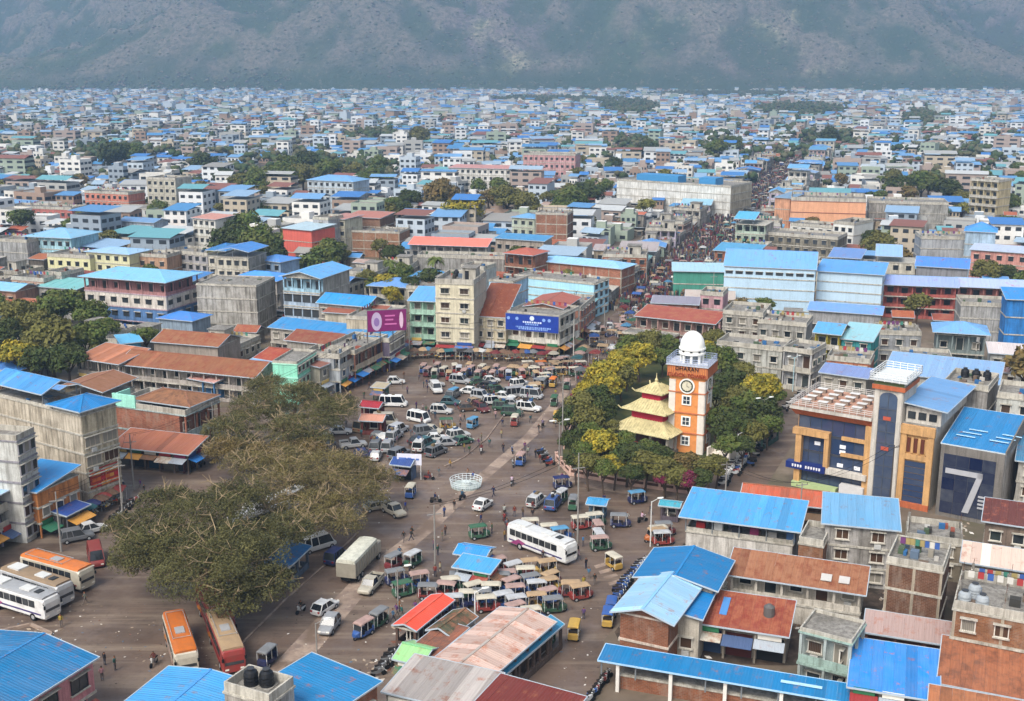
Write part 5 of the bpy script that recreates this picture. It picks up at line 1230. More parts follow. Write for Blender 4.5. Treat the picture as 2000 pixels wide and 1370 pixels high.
B('lower bright blue lean-to roof stepping down behind the pale blue gable', (1318, 1200), (1366, 1208), 5.4, 6.5, 'w', '', '', 'b8b0a2', roof='shedR', rc=BL, rise=.5, over=.5, patch=0) 

b = B('single storey white row with rust red roof and two skylights', (1428, 1122), (1682, 1160), 5.0, 4.2, 'no', 'n', 'n', 'c6bfb2', roof='shed', rc='7a3c22', rise=1.3, over=.6, rust=.8, patch=.06, fade=.5, pitch=3.2)
for k in (0, 1):
    m = MB(); x = b.L - 4.6 + k*2.0; m.hexa([(x, .7, 5.6), (x+1.2, .7, 5.6), (x+1.2, 1.9, 5.9), (x, 1.9, 5.9), (x, .7, 5.68), (x+1.2, .7, 5.68), (x+1.2, 1.9, 5.98), (x, 1.9, 5.98)], paint('b8b4ae', .5)); b.part('skylight', m)
b = B('low building with dull red sheet roof and a blue skylight', (1352, 1215), (1535, 1243), 3.8, 6.5, 's', '', '', '8f867a', roof='shed', rc='7e3e2e', rise=.9, over=.4, rust=.6, fade=.5, patch=.04)
m = MB(); m.hexa([(2.6, 2.0, 4.2), (3.4, 2.0, 4.2), (3.4, 5.4, 4.66), (2.6, 5.4, 4.66), (2.6, 2.0, 4.28), (3.4, 2.0, 4.28), (3.4, 5.4, 4.74), (2.6, 5.4, 4.74)], paint('4f86c0')); b.part('skylight', m)
m = MB(); m.lathe((b.L-2.2, 3.2, 4.2), [(0, 0), (.6, 0), (.6, 1.2), (.2, 1.5), (0, 1.5)], paint('5a5856'), 12); b.part('roof_drum', m)
B('two storey grey-green house with railed balconies above the long blue roof', (1562, 1232), (1664, 1258), 7.0, 5.0, 'bb', 'bb', '', 'a3aca8', roof='flat', par=.4, trim='93aaa0')
B('flat bright blue roof between the balcony house and the brown roofs', (1660, 1342), (1832, 1370), 5.0, 9.5, 'ss', '', '', '6b625a', roof='shed', rc='1f7fd0', rise=.3, over=.3, fade=.35)
B('brown rusty roofed row at the lower right corner', (1835, 1335), (2060, 1378), 5.0, 8, 's', '', '', '5d4a40', roof='shed', rc='6d4a3a', rise=1.0, over=.3, rust=.7, fade=.6, patch=.08)
B('rusty lean-to roof at the lower right corner below the brown row', (1815, 1405), (2050, 1450), 5.0, 5, 's', '', '', '5a4a40', roof='shed', rc='74503e', rise=.6, over=.3, rust=.8, patch=.15)
b = B('unfinished brick house with steel tanks on top at the right edge', (1862, 1188), (2060, 1225), 9.5, 8, 'www', '', 'nnn', '!8c5c3c', roof='flat', par=.9, stubs=True, frame='F')
for x, y in ((.9, 1.2), (2.6, 1.0), (1.7, 3.4)): water_tank(b, x, y, b.h + .06, '9aa0a4')
B('tall windowless brick block with broken tile parapet', (1732, 1098), (1842, 1118), 9.0, 7, 'nnn', 'nnn', 'nnn', '!6c4632', side='!6a4634', roof='flat', par=.7, frame='F', stubs=False)
B('strip of white and grey sheet roofs near the right edge', (1880, 1098), (2070, 1128), 7.0, 5.0, 'nn', '', '', '8c8478', roof='shed', rc='c9c9c2', rise=.5, over=.3, patch=.4, rust=.15)
B('low grey sheet roof in front of the tall brick block', (1690, 1235), (1860, 1262), 4.0, 4.0, 's', '', '', '7a4a38', roof='shed', rc='98989a', rise=.6, over=.3, patch=.35, rust=.25)
B('brown terrace roofs behind the right edge brick house', (1895, 1160), (2060, 1185), 6.4, 5.5, 'ww', '', '', '857463', roof='flat', stubs=True)
B('grey plastered house with pale blue sheet roof below the bank', (1612, 1022), (1752, 1036), 8.0, 8.5, 'www', 'nnn', '', 'a19d98', roof='shed', rc='6fb0dd', rise=.7, over=.5, dirt=.9, fade=.4, pitch=4.5, win=(1.6, 1.4))
b = B('white walled shop house with big bright blue roof and open upper veranda', (1340, 1036), (1548, 1064), 4.4, 7.5, 'n', 'n', '', 'c9c4bc', roof='flat', par=.5, dirt=.6)
b.roof('shed', '4593cc', .9, .7, gap=2.0, reg=(-.2, -.2, b.L + .3, b.D), fade=.3)
for k, c in enumerate(('a02a28', 'c8c8c4', '2b2c33', '7a2a50', '8c8a86', '3f5c84')): m = MB(); x = 1.2 + k * 2.3; m.box(x, .5, b.h, x + 1.1, 1.5, b.h + 1.1 + .2*(k % 2), paint(c)); b.part('stored_goods', m)
B('rust orange roofed shed behind the big bright blue roof', (1450, 975), (1612, 993), 4.2, 6, 's', '', '', '8a6a50', roof='gable', rc='a8552e', rise=1.2, over=.4, rust=.75, patch=.15, fade=.6)
B('brown alley house between the blue roofs and the grey plastered house', (1560, 1060), (1608, 1068), 6.0, 6, 'nn', '', '', '!8f5f40', roof='flat')
B('cluttered brown terrace house below the dark glass building', (1770, 1052), (1880, 1066), 5.0, 6, 'ww', '', '', '857a68', roof='flat', stubs=True)
B('dark brown roofed house right of the cluttered terrace', (1925, 1018), (2060, 1038), 7.0, 6, 'ww', '', '', '7a6a5e', roof='shed', rc='5a3a34', rise=.8, rust=.3)
B('white house with small windows at the right edge behind the dark glass building', (1948, 775), (2060, 788), 14, 8, 'wwww', '', 'nnnn', 'b9bab4', roof='flat', dirt=.5)
B('small white house at the right edge beside the dark glass building', (1990, 900), (2080, 912), 9, 8, 'www', '', '', 'b0aca4', roof='shed', rc='3f86b8')
B('tall grey concrete house with tanks right behind the bank', (1842, 752), (1930, 764), 14.5, 9, 'nnnn', 'nnnn', '', 'a3a09c', roof='flat', dirt=.9, tanks=3)
B('wide hall with pale blue roof behind the bank', (1728, 728), (1948, 752), 11, 11, 'www', '', '', 'a8a59e', roof='shed', rc='78aede', rise=1.2, over=.4)
B('blue-grey roofed house left of the bank terrace', (1605, 728), (1692, 740), 9.5, 7, 'oww', '', '', 'a8a49a', roof='gable', rc='6f94c4', rise=.9)
B('orange-red flat house behind the blue-grey roof', (1615, 702), (1700, 710), 9, 7, 'www', '', '', 'a8684c', roof='flat')
# --- left column along the side road
b = B('large cream stained building with blue roofs and red patterned panel', (158, 812), (226, 792), 14.6, 21, 'ngggn', '', 'nnnnn', 'c2b69c', side='c4b9a6', roof='flat', par=.3, dirt=.7, pitch=2.6, fr='b8ac98')
m = MB(); m.box(.5, -.1, b.h*.22, b.L-.4, -.01, b.h*.42, paint('9c3a30')); p = b.part('patterned_panel', m)
rr = random.Random(2)
for i in range(6):
    for j in range(3): m = MB(); x = .8 + i*(b.L-1.4)/6; z = b.h*.23 + j*.85; m.box(x, -.16, z, x+.7, -.105, z+.5, paint(rr.choice(['c8642c', 'b82c34', 'd09040']))); put('panel_tile', m.mesh('panel_tile'), p)
b.roof('hip', BL, 1.2, .5, gap=.6, reg=(-.2, -.2, b.L, 6.5), fade=.3); b.roof('gabley', '4593cc', 1.4, .4, gap=1.8, reg=(0, 8.5, b.L, b.D), fade=.3)
B('white side walled building with dark grid glass front', (32, 862), (67, 845), 14.6, 15, 'ggggg', '', 'nnnnn', 'c8c8c2', roof='flat', pitch=1.3, fr='a8a4a8', trim='8f8c92')
B('orange shop house with blue roof between the grid glass and cream buildings', (72, 962), (152, 926), 6.8, 6.5, 'sw', '', 'nnn', 'c8824a', roof='shedL', rc='2d95d6', rise=1.2, over=.4, pitch=3.0)
B('lilac-white shop house at the left edge', (-40, 985), (26, 952), 7.4, 10, 'sbb', '', '', 'b0a6b8', roof='shed', rc='8ab0dc', rise=.5)
B('shop house with small upper windows at the left edge below the lilac one', (-110, 1040), (-32, 1000), 7.5, 10, 'sww', '', '', '9a948c', roof='flat')
b = B('brick shop house with mint parapet and brown roof', (222, 792), (362, 812), 7.6, 9, 'nn', 'bb', '', '!9a5c44', roof='flat', par=.9, trim='a9b6b4')
m = MB(); m.box(.0, -.2, b.h+.05, b.L*.32, .1, b.h+2.2, plaster('9fe0cc', .2)); m.box(0, .1, b.h+.05, .2, 4, b.h+2.0, plaster('9fe0cc', .2)); b.part('mint_parapet', m); b.roof('hip', '6d4a38', 1.2, .2, gap=1.0, reg=(b.L*.2, 1.2, b.L, b.D), rust=.7)
B('low shop row under striped rusty sheets in front of the brick shop house', (222, 872), (366, 888), 3.4, 5, 's', 's', '', '6b5a50', roof='shed', rc='94604a', rise=1.3, over=.6, rust=.6, patch=.4, fade=.6)
B('small hut with striped roof and blue walls behind the bare trees', (372, 740), (418, 748), 4, 5, 'o', '', '', '4f7fae', roof='shed', rc='a89a8c', rise=.6, rust=.4, patch=.4)
B('long hall with rust red roofs and white posts on the left', (232, 712), (496, 738), 5.5, 10, 'oo', '', '', 'a8a098', roof='gable', rc='8e4a34', rise=1.8, over=.6, rust=.7, fade=.6, patch=.05)
B('rusty striped roof hall left of the long rust red hall', (150, 700), (232, 712), 6.0, 8, 'so', '', '', '9a9288', roof='shed', rc='946a58', rise=1.3, rust=.55, patch=.35)
B('rust red roofed hall behind the long hall', (300, 668), (425, 678), 6, 9, 'w', '', '', '9a8f84', roof='gable', rc='8a4a34', rise=1.6, rust=.65)
B('rust red roofed row behind the mint shop', (500, 700), (572, 712), 5.5, 9, 'w', '', '', '9a8a7a', roof='gable', rc='864536', rise=1.3, rust=.6)
B('low house with pale blue roof left of the mint shop', (478, 712), (548, 722), 5, 5, 'w', '', '', '9a8a7a', roof='shed', rc='6f9ccf', rise=.8)
B('rust red roofed house below the long blue strip roof', (560, 665), (650, 675), 6, 9, 'w', '', '', 'a09a90', roof='gable', rc='8a4838', rise=1.4, rust=.6)
B('bright mint green shop house facing the square', (580, 712), (618, 688), 8.0, 5, 'www', '', 'nnn', '8fd8bc', roof='flat', par=.5, dirt=.25, trim='a8e4cc', pitch=2.2)
B('low grey and cream shop house right of the mint one', (624, 718), (660, 702), 6.0, 7, 'sw', '', '', 'aaa696', roof='shed', rc='7a5a50', rise=.8)
B('grey-white balcony shop house on the left of the square', (663, 700), (691, 684), 7.2, 8, 'swb', '', '', 'aab0b4', roof='flat')
B('brown brick fronted shop row with cream ledges on the left of the square', (693, 692), (758, 660), 6.8, 8, 'sb', '', '', '!95604c', roof='flat', trim='c0ae96')
B('dark purple shop house next to the corner tower with the purple billboard', (760, 668), (790, 650), 6.6, 8, 'sg', '', '', '6e6478', roof='flat')
B('cream three storey corner building under the purple billboard', (752, 626), (794, 602), 9.8, 9, 'sww', '', 'nnn', 'c4b48a', side='b9ac94', roof='flat', par=.6)
billboard('purple billboard with white medallion above the cream corner building', (716, 607), (794, 603), 12.2, 4.4, draw_purple, legs=2.4)
B('long narrow bright blue roof in front of the cream walled building', (528, 640), (752, 664), 6.6, 5, 'ow', 'o', '', 'a39c92', roof='shed', rc='2f8fdc', rise=1.2, over=.5, fade=.3)
B('cream walled building with rusty roof behind the long blue strip', (634, 610), (738, 617), 9.2, 7, 'nnn', 'ww', '', 'c0b8a6', roof='shed', rc='8d5a46', rise=.9, rust=.6)
B('house with angled bright blue roof beside the blue-white four storey block', (622, 592), (716, 600), 10.5, 8, 'gww', '', '', '8f8a84', roof='gable', rc='2f92e0', rise=1.6, fade=.3)
B('blue-white four storey block with pale blue roof and banded windows', (552, 540), (624, 545), 14.0, 15, 'gggo', 'nnnn', '', ['b8a890', 'a9bcd0', 'a9bcd0', '9fc4d8'], side='a8a49a', roof='gabley', rc='5cb0e8', rise=1.4, over=.7, pitch=2.4, fade=.3)
B('windowless grey concrete block left of the blue-white block', (383, 556), (500, 560), 12.5, 12, 'nnnn', 'nnnn', '', 'b0ada6', side='a59f94', roof='flat', dirt=.8, par=.3)
B('white and blue four storey building with pale blue hipped roof', (163, 540), (322, 552), 13.4, 13, 'owwo', 'owwo', '', ['3f6a9c', '5a7fae', 'd8d0c6', 'a87a78'], roof='hip', rc='7cc0e8', rise=1.6, over=1.0, fade=.35, trim='b8a4ae', pitch=3.2, win=(1.7, 1.3))
B('low bright blue roofed house in front of the grey block', (310, 622), (375, 628), 6, 7, 'w', '', '', '8fa0b0', roof='hip', rc='3a86cc', rise=1.2)
B('small turquoise fronted house by the dark trees', (238, 672), (275, 668), 5, 6, 'w', '', '', '5aa0c4', roof='shed', rc='4fa8d8', rise=.6)
B('blue roofed house behind the blue-white block', (450, 545), (540, 550), 10, 9, 'wow', '', '', 'a8a29a', roof='hip', rc='3f93dc', rise=1.5)
B('house with small blue roof above the dark trees', (500, 508), (548, 513), 10, 8, 'www', '', '', '8fa8c4', roof='hip', rc='3f80c8', rise=1.2)
B('pale green roofed house at the left behind the dark trees', (75, 560), (150, 566), 8, 8, 'ww', '', '', 'a8a6a0', roof='shed', rc='6fb0a8', rise=1.0)
B('pink and cream house left of the white and blue building', (22, 545), (85, 550), 9, 8, 'www', '', '', 'b89480', roof='flat', stubs=True)
B('grey house with a doorway stair left of the white and blue building', (88, 535), (120, 538), 10, 8, 'nww', '', '', 'a9a8a4', roof='flat')
B('house with red-brown roof and white wall left of the hipped building', (118, 540), (158, 545), 8, 9, 'ww', '', '', 'c8c2c4', roof='gable', rc='8a4a3c', rise=1.2)
B('blue roofed house on the left edge above the trees', (-30, 565), (30, 570), 8, 8, 'ww', '', '', '9a7a68', roof='gable', rc='6fb4dc', rise=1.2)
B('rust roofed house on the left edge above the trees', (-30, 600), (40, 606), 5, 8, 'w', '', '', '9a8070', roof='shed', rc='a06a4a', rise=1, rust=.5)
# --- middle, behind the square
B('mint green four storey balcony house on the square', (800, 588), (850, 590), 11.4, 9, 'sbbb', '', 'nnnn', '9fc4ae', roof='shed', rc='5c9ad8', rise=1.6, trim='a8ccb8')
B('tall cream five storey building with a dark grid window strip', (850, 553), (925, 556), 16.5, 12, 'swwww', 'nnnnn', '', 'd2cab0', side='bdb6a6', roof='flat', par=1.0, room=2, tanks=1, pitch=4.2, win=(2.0, 1.3), dirt=.35)
b = B('cream shop house with steep brown curved roof on the square', (927, 618), (988, 622), 8.2, 12, 'sww', '', '', 'c8bca0', roof='shed', rc='6e3a26', rise=5.5, over=.1, rust=.2, fade=.3)
b = B('white corner building under the large blue billboard', (990, 612), (1093, 622), 9.0, 12, 'sbw', 'sbb', '', ['a8a068', 'c8c2b4', 'd4d2cc'], side='b0aca2', roof='flat', par=.6, trim='cfccc0')
billboard('large deep blue billboard on the roof of the white corner building', (987, 611), (1092, 619), 9.9, 3.6, draw_blue, legs=1.0)
B('red-brown roofed shop beside the corner building on the main street', (1098, 604), (1132, 582), 9.2, 9, 'sww', '', '', '8f6a58', roof='gable', rc='8c5a4c', rise=1.0)
B('pink and orange shop house on the main street below the pale blue hall', (1134, 606), (1162, 582), 7.6, 8, 'sww', '', '', 'c08a76', roof='flat')
B('pale cyan windowless hall left of the main street', (1003, 540), (1160, 556), 11.5, 9, 'nnnn', 'wwww', 'nnnn', 'a8d4e4', side='b4dcea', roof='flat', par=.4, dirt=.15, rowbase=603)
B('pale blue house behind the tall cream building', (955, 548), (1002, 552), 12.5, 9, 'nwww', '', '', '9fc8e0', roof='flat', par=.3)
B('low white roofed house behind the tall cream building', (900, 523), (945, 527), 11.5, 7, 'nww', '', '', 'b8b8b4', roof='flat')
B('long brick hall with pale blue barrel roof', (1046, 510), (1214, 526), 8, 9, 'nnn', 'nnn', '', '!a56a50', roof='hip', rc='7fb8e0', rise=1.2, over=.5, frame='FR', fade=.4, rowbase=563)
B('open brick frame house with red roof left of the long brick hall', (986, 495), (1040, 500), 11, 9, 'ooo', '', '', '!8f5a44', roof='hip', rc='a85644', rise=1.3)
B('square brick tower house behind the long brick hall', (1046, 418), (1108, 420), 13.5, 10, 'nnnn', 'nnnn', '', '!96644c', side='!80543f', roof='flat', par=.5, frame='FR', stubs=True)
B('pale green house with blue roof left of the square brick house', (1000, 425), (1044, 428), 10, 8, 'www', '', '', 'b4bca8', roof='hip', rc='6a9cc8', rise=1.2)
B('long grey gallery hall with bright coral roof', (800, 478), (950, 483), 8.6, 6, 'oo', 'n', '', '9c9a96', roof='shed', rc='d87c70', rise=1.6, fade=.2)
B('grey concrete wall house under the coral roofed hall', (815, 502), (985, 506), 8.0, 7, 'nn', 'nn', '', '9f9d98', roof='flat', dirt=.8)
B('blue strip roofed house behind the long brick hall', (968, 466), (1062, 472), 9, 7, 'ww', '', '', 'a89c90', roof='shed', rc='4d8cc4', rise=.8)
B('coral red house with pale roof beside the dark round tree', (552, 446), (608, 451), 11.5, 12, 'nnn', '', '', 'd4685a', roof='shed', rc='a8c4d8', rise=.7, dirt=.2)
B('grey tower house with three small square windows', (611, 428), (641, 430), 13.5, 9, 'wwww', '', '', 'a8a9ac', roof='flat', pitch=6)
B('cream three storey house right of the grey tower house', (641, 426), (673, 429), 13, 9, 'wwww', '', '', 'b9b6a2', roof='shed', rc='b88074', rise=.6)
B('brown brick house with reddish roof behind the open brick frame', (673, 424), (742, 427), 12, 12, 'nnnn', '', '', '!84604c', roof='shed', rc='a87868', rise=.7)
B('open brick frame house right of the cream three storey house', (664, 452), (780, 456), 8.5, 11, 'nnn', 'nnn', '', '!9c7052', roof='flat', frame='F', par=.5, stubs=True)
b = B('white and grey factory hall with blue sheds on its roof', (1205, 352), (1428, 366), 13, 22, 'nnnn', 'nnnn', '', 'deded8', side='c0b49c', roof='flat', dirt=.5, par=.6)
for x0, w_ in ((b.L*.17, b.L*.37), (b.L*.72, b.L*.14)):
    m = MB(); m.box(x0, 1.0, b.h+.05, x0+w_, 9, b.h+3.2, paint('3f86b8', .6)); b.part('roof_shed', m)
B('salmon pink hall beside the far main street', (1545, 392), (1692, 396), 13, 20, 'nnn', 'nnn', '', 'd8a07c', roof='flat', par=1.4, dirt=.15, trim='8a5a4c', stubs=True)
B('salmon pink side wing of the hall with blue roof', (1514, 386), (1544, 388), 13, 22, 'nnn', '', '', 'd09a78', roof='shed', rc='6a9ccc', rise=.8)
B('wide grey concrete shell beside the salmon hall', (1698, 396), (1853, 400), 11, 16, 'nnn', 'nnn', '', 'a09e98', roof='flat', dirt=.8)
B('white stepped house below the salmon hall', (1628, 436), (1668, 440), 11, 14, 'nww', '', '', 'd8d8d2', roof='flat', dirt=.15)
B('white flat roofed house with open terrace below the salmon hall', (1545, 440), (1628, 446), 9, 10, 'nww', '', '', 'd4d2ca', roof='flat', dirt=.3)
B('old brown concrete house below the white stepped house', (1500, 458), (1636, 468), 9, 12, 'www', 'nnn', '', '857f70', roof='flat', dirt=.9)
B('large pale blue hall with bright ribbed roof', (1415, 520), (1593, 528), 13.4, 14, 'nnnnw', 'nnnnn', '', 'b0cadc', side='a8c4d8', roof='gable', rc='6aa4e4', rise=3.4, over=.3, dirt=.12, win=(1.8, .8), pitch=2.6)
B('second pale blue hall with flat blue roof', (1597, 530), (1724, 538), 12.2, 12, 'nnnnn', 'nnnn', '', 'b4cad8', roof='shed', rc='5a94d4', rise=1.2, over=.5, dirt=.12)
B('green sheeted box hall left of the pale blue hall', (1316, 530), (1414, 532), 7.0, 8, 'nn', '', '', '4a8f7c', roof='shed', rc='8fbcd8', rise=1.1, dirt=.3)
B('red and grey school block with long pale blue roof', (1727, 556), (1868, 562), 8.6, 8, 'ooo', '', '', 'a85a50', roof='gable', rc='8ab4e0', rise=1.8, over=.7, pitch=3.2)
B('eastern wing of the red school block', (1872, 560), (2050, 568), 8.6, 8, 'ooo', '', '', 'ab7268', roof='gable', rc='86b0dc', rise=1.6, over=.7)
B('bright blue three ridged roof behind the school block', (1790, 520), (1890, 526), 9.5, 9, 'nn', '', '', '8a8a8c', roof='gable', rc='4a90dc', rise=2)
B('long grey block wall house at the right edge', (1877, 596), (2060, 604), 9, 9, 'nnn', '', '', 'a6a5a2', roof='flat', dirt=.7)
B('deep blue box roof at the right edge above the grey block wall', (1968, 585), (2040, 588), 12, 7, 'nnn', '', '', '2f7cc4', roof='shed', rc='2f80cc', rise=1.4)
B('pink two storey villa at the right edge', (1897, 488), (2010, 496), 11, 10, 'www', '', '', 'c89084', roof='shed', rc='a8c0d8', rise=.5)
B('bare grey concrete house left of the pink villa', (1800, 466), (1894, 468), 12, 11, 'nnnn', 'nnnn', '', 'a2a4a6', roof='flat')
B('house with bright blue hipped roof above the pink villa', (1886, 452), (1945, 455), 15, 9, 'nnnn', '', '', '9fb4c4', roof='hip', rc='3f94e0', rise=2.4)
B('yellowish balcony block on the right beyond the dark trees', (1896, 352), (1950, 356), 17, 12, 'nbbbb', 'nnnnn', '', 'c8b890', roof='flat')
B('pink fronted shop row with rust red roof along the park', (1242, 618), (1396, 634), 6.6, 8, 'so', 'so', '', 'a8867c', roof='shed', rc='8a4a3e', rise=1.2, rust=.5, over=.4)
B('maroon low wall house behind the yellow trees', (1215, 650), (1310, 662), 4.0, 5, 's', '', '', '8a4238', roof='flat', par=.3)
B('brown roofed house with grey-blue panels on the main street', (1275, 592), (1362, 596), 8, 8, 'ww', '', '', '9a6a58', roof='gable', rc='8a90a4', rise=1)
B('small pink house beside the rooftop mast', (1368, 575), (1412, 578), 10, 7, 'nww', '', '', 'c49aa0', roof='flat')
B('weathered grey house below the pale blue hall', (1412, 612), (1490, 618), 9, 11, 'nww', '', '', 'a4a098', roof='flat', dirt=.8)
B('white and grey two storey row with small paired windows', (1400, 672), (1528, 686), 7.5, 8, 'ww', '', '', 'b4b4ac', roof='flat', dirt=.7, pitch=3.4)
B('grey two storey row with white framed balconies', (1530, 684), (1586, 692), 8.0, 8, 'bb', 'ww', '', 'b8b8b8', roof='flat', dirt=.6)
B('blue strip roof at the foot of the pale blue halls', (1580, 606), (1720, 616), 6.5, 5, 'w', '', '', 'a0a0a0', roof='shed', rc='5f9cdc', rise=1.0)
B('mustard fronted house with blue gabled roof', (1592, 650), (1640, 655), 9.5, 8, 'sbb', '', '', 'a89a3a', roof='gable', rc='5aa4e0', rise=1.4)
B('teal house with pale teal sheet roof', (1644, 662), (1702, 668), 8.5, 9, 'www', 'nn', '', '3f9a9c', roof='shed', rc='7cc0c8', rise=1.6)
B('open pavilion with blue hipped roof on posts', (1830, 652), (1925, 658), 8.0, 8, 'oo', 'oo', '', '7f8a88', roof='hip', rc='6aa8dc', rise=1.6, over=.9, gap=.4)
B('low cream and yellow house between teal house and pavilion', (1760, 700), (1860, 706), 6, 7, 'ww', '', '', 'b8ac84', roof='flat')
B('grey courtyard house behind the low cream house', (1715, 652), (1800, 655), 7, 8, 'ww', '', '', '989a9c', roof='flat', stubs=True)
B('white sheeted low house right of the pavilion', (1935, 690), (2020, 696), 7, 7, 'ww', '', '', 'a8a8a4', roof='shed', rc='b8bcc0', rise=.6)
B('grey-white long house with dark openings below the blue strip roof', (1480, 630), (1575, 638), 8, 9, 'gw', '', '', '9c9a94', roof='flat', dirt=.7)
# --- left middle distance
B('pale cyan house with broad pale blue hipped roof on the left', (52, 462), (138, 466), 11, 14, 'www', '', '', 'a4ccd8', roof='hip', rc='74b4e0', rise=2, over=1)
B('pale yellow house with flat terrace on the left', (92, 500), (175, 505), 7.5, 10, 'ww', '', '', 'd0cca0', roof='flat', dirt=.2)
B('pale yellow house with light blue roof right of its twin', (168, 492), (252, 498), 9, 10, 'www', '', '', 'd0cca4', roof='hip', rc='8ab8dc', rise=1, dirt=.2)
B('blank grey concrete house at the left edge', (-20, 470), (52, 474), 10, 10, 'nnn', '', '', 'a8a8a6', roof='flat', dirt=.7)
B('brick and cream half finished house left of the dark round tree', (268, 500), (325, 503), 8, 8, 'ww', '', '', 'b89478', roof='flat', stubs=True)
B('grey angular house left of the dark round tree', (325, 492), (405, 500), 8, 9, 'www', '', '', 'a4a2a4', roof='flat')
B('white three storey house above the dark round tree', (376, 426), (420, 430), 12, 9, 'wwww', '', '', 'cfcec6', roof='shed', rc='b89a90', rise=.6)
B('pink and yellow striped house in the left distance', (165, 376), (250, 380), 10, 11, 'www', '', '', 'c8806c', roof='flat')
B('cream six window block in the left distance', (286, 350), (342, 352), 16, 12, 'wwwww', '', '', 'bcb8a8', roof='flat')
B('long pink walled row in the left distance', (10, 405), (140, 410), 8, 10, 'ww', '', '', 'b87068', roof='flat', stubs=True)
B('white flat roof terrace in the left middle distance', (205, 408), (330, 410), 6, 14, 'ww', '', '', 'c4c4c0', roof='flat', par=.3)
B('blue roofed terrace house in the left middle distance', (232, 432), (300, 436), 9, 8, 'ow', '', '', 'b0b8c0', roof='gable', rc='5a94cc', rise=1)
B('white house with stepped blue roofs in the middle distance', (600, 352), (690, 356), 13, 14, 'wwww', '', '', 'b8c4cc', roof='hip', rc='5a9cd4', rise=2)
B('long white house with red trim in the middle distance', (876, 328), (998, 331), 13, 14, 'wwww', '', '', 'd8d6d0', roof='shed', rc='c89488', rise=.6)
B('white building with red arches in the far middle distance', (1022, 302), (1124, 304), 16, 14, 'wwww', '', '', 'c89a98', roof='flat')
# ------------------------------------------------------------------ trees one by one (crown centre pixel, crown radius px)
big_tree('huge spreading brownish green tree beside the parked buses at lower left', 430, 1180,
  [(300, 1060, 8, 4.6), (400, 1000, 10, 5.2), (470, 1080, 9, 5.0), (380, 1120, 7.5, 4.6), (520, 1130, 6.5, 3.4), (460, 960, 9, 4.0), (545, 1030, 7.5, 3.8), (250, 1020, 6.5, 3.0), (455, 1160, 5.5, 3.2), (330, 975, 8, 3.9), (420, 1060, 9.5, 4.6), (270, 1080, 6.5, 3.2), (500, 1040, 8.5, 3.6), (340, 1060, 8.5, 3.6)], 140000, .15, leafmat('4b4a2a', '66623c', '3e3e26', .3), 4.0, 2, 3)
big_tree('sparse yellow brown tree with pale bare branches above the huge spreading tree', 640, 985,
  [(560, 930, 8, 4.2), (640, 910, 9, 4.8), (480, 900, 7, 3.6), (700, 960, 7, 3.8), (610, 975, 6.5, 3.6), (520, 975, 6.5, 3.4), (735, 925, 6.5, 3.0), (670, 1010, 5.5, 3.0), (560, 890, 7, 3.6), (600, 1010, 6, 3.0), (690, 905, 7, 3.2)], 70000, .135, leafmat('5f5834', '7a6e44', '565034', .3), 4.0, 12, 4)
big_tree('bushy brown green tree at the left of the parking square', 560, 860,
  [(500, 790, 8, 4.6), (580, 770, 8.5, 4.8), (640, 800, 7.5, 4.4), (450, 830, 7, 4.2), (560, 830, 7, 4.4), (665, 785, 6, 3.4), (520, 750, 7, 3.8), (610, 850, 5.5, 3.2), (480, 860, 5.5, 3.0)], 90000, .145, leafmat('54522f', '6c6540', '47482c', .3), 4.0, 7, 5)
big_tree('thin half bare tree between the bushy tree and the lower trees', 460, 900, [(440, 870, 6, 3.2), (520, 880, 6, 3.4), (600, 870, 5, 3.0)], 24000, .14, leafmat('6a5c34', '7d6a40', '5a5030', .3), 3.0, 10, 6)
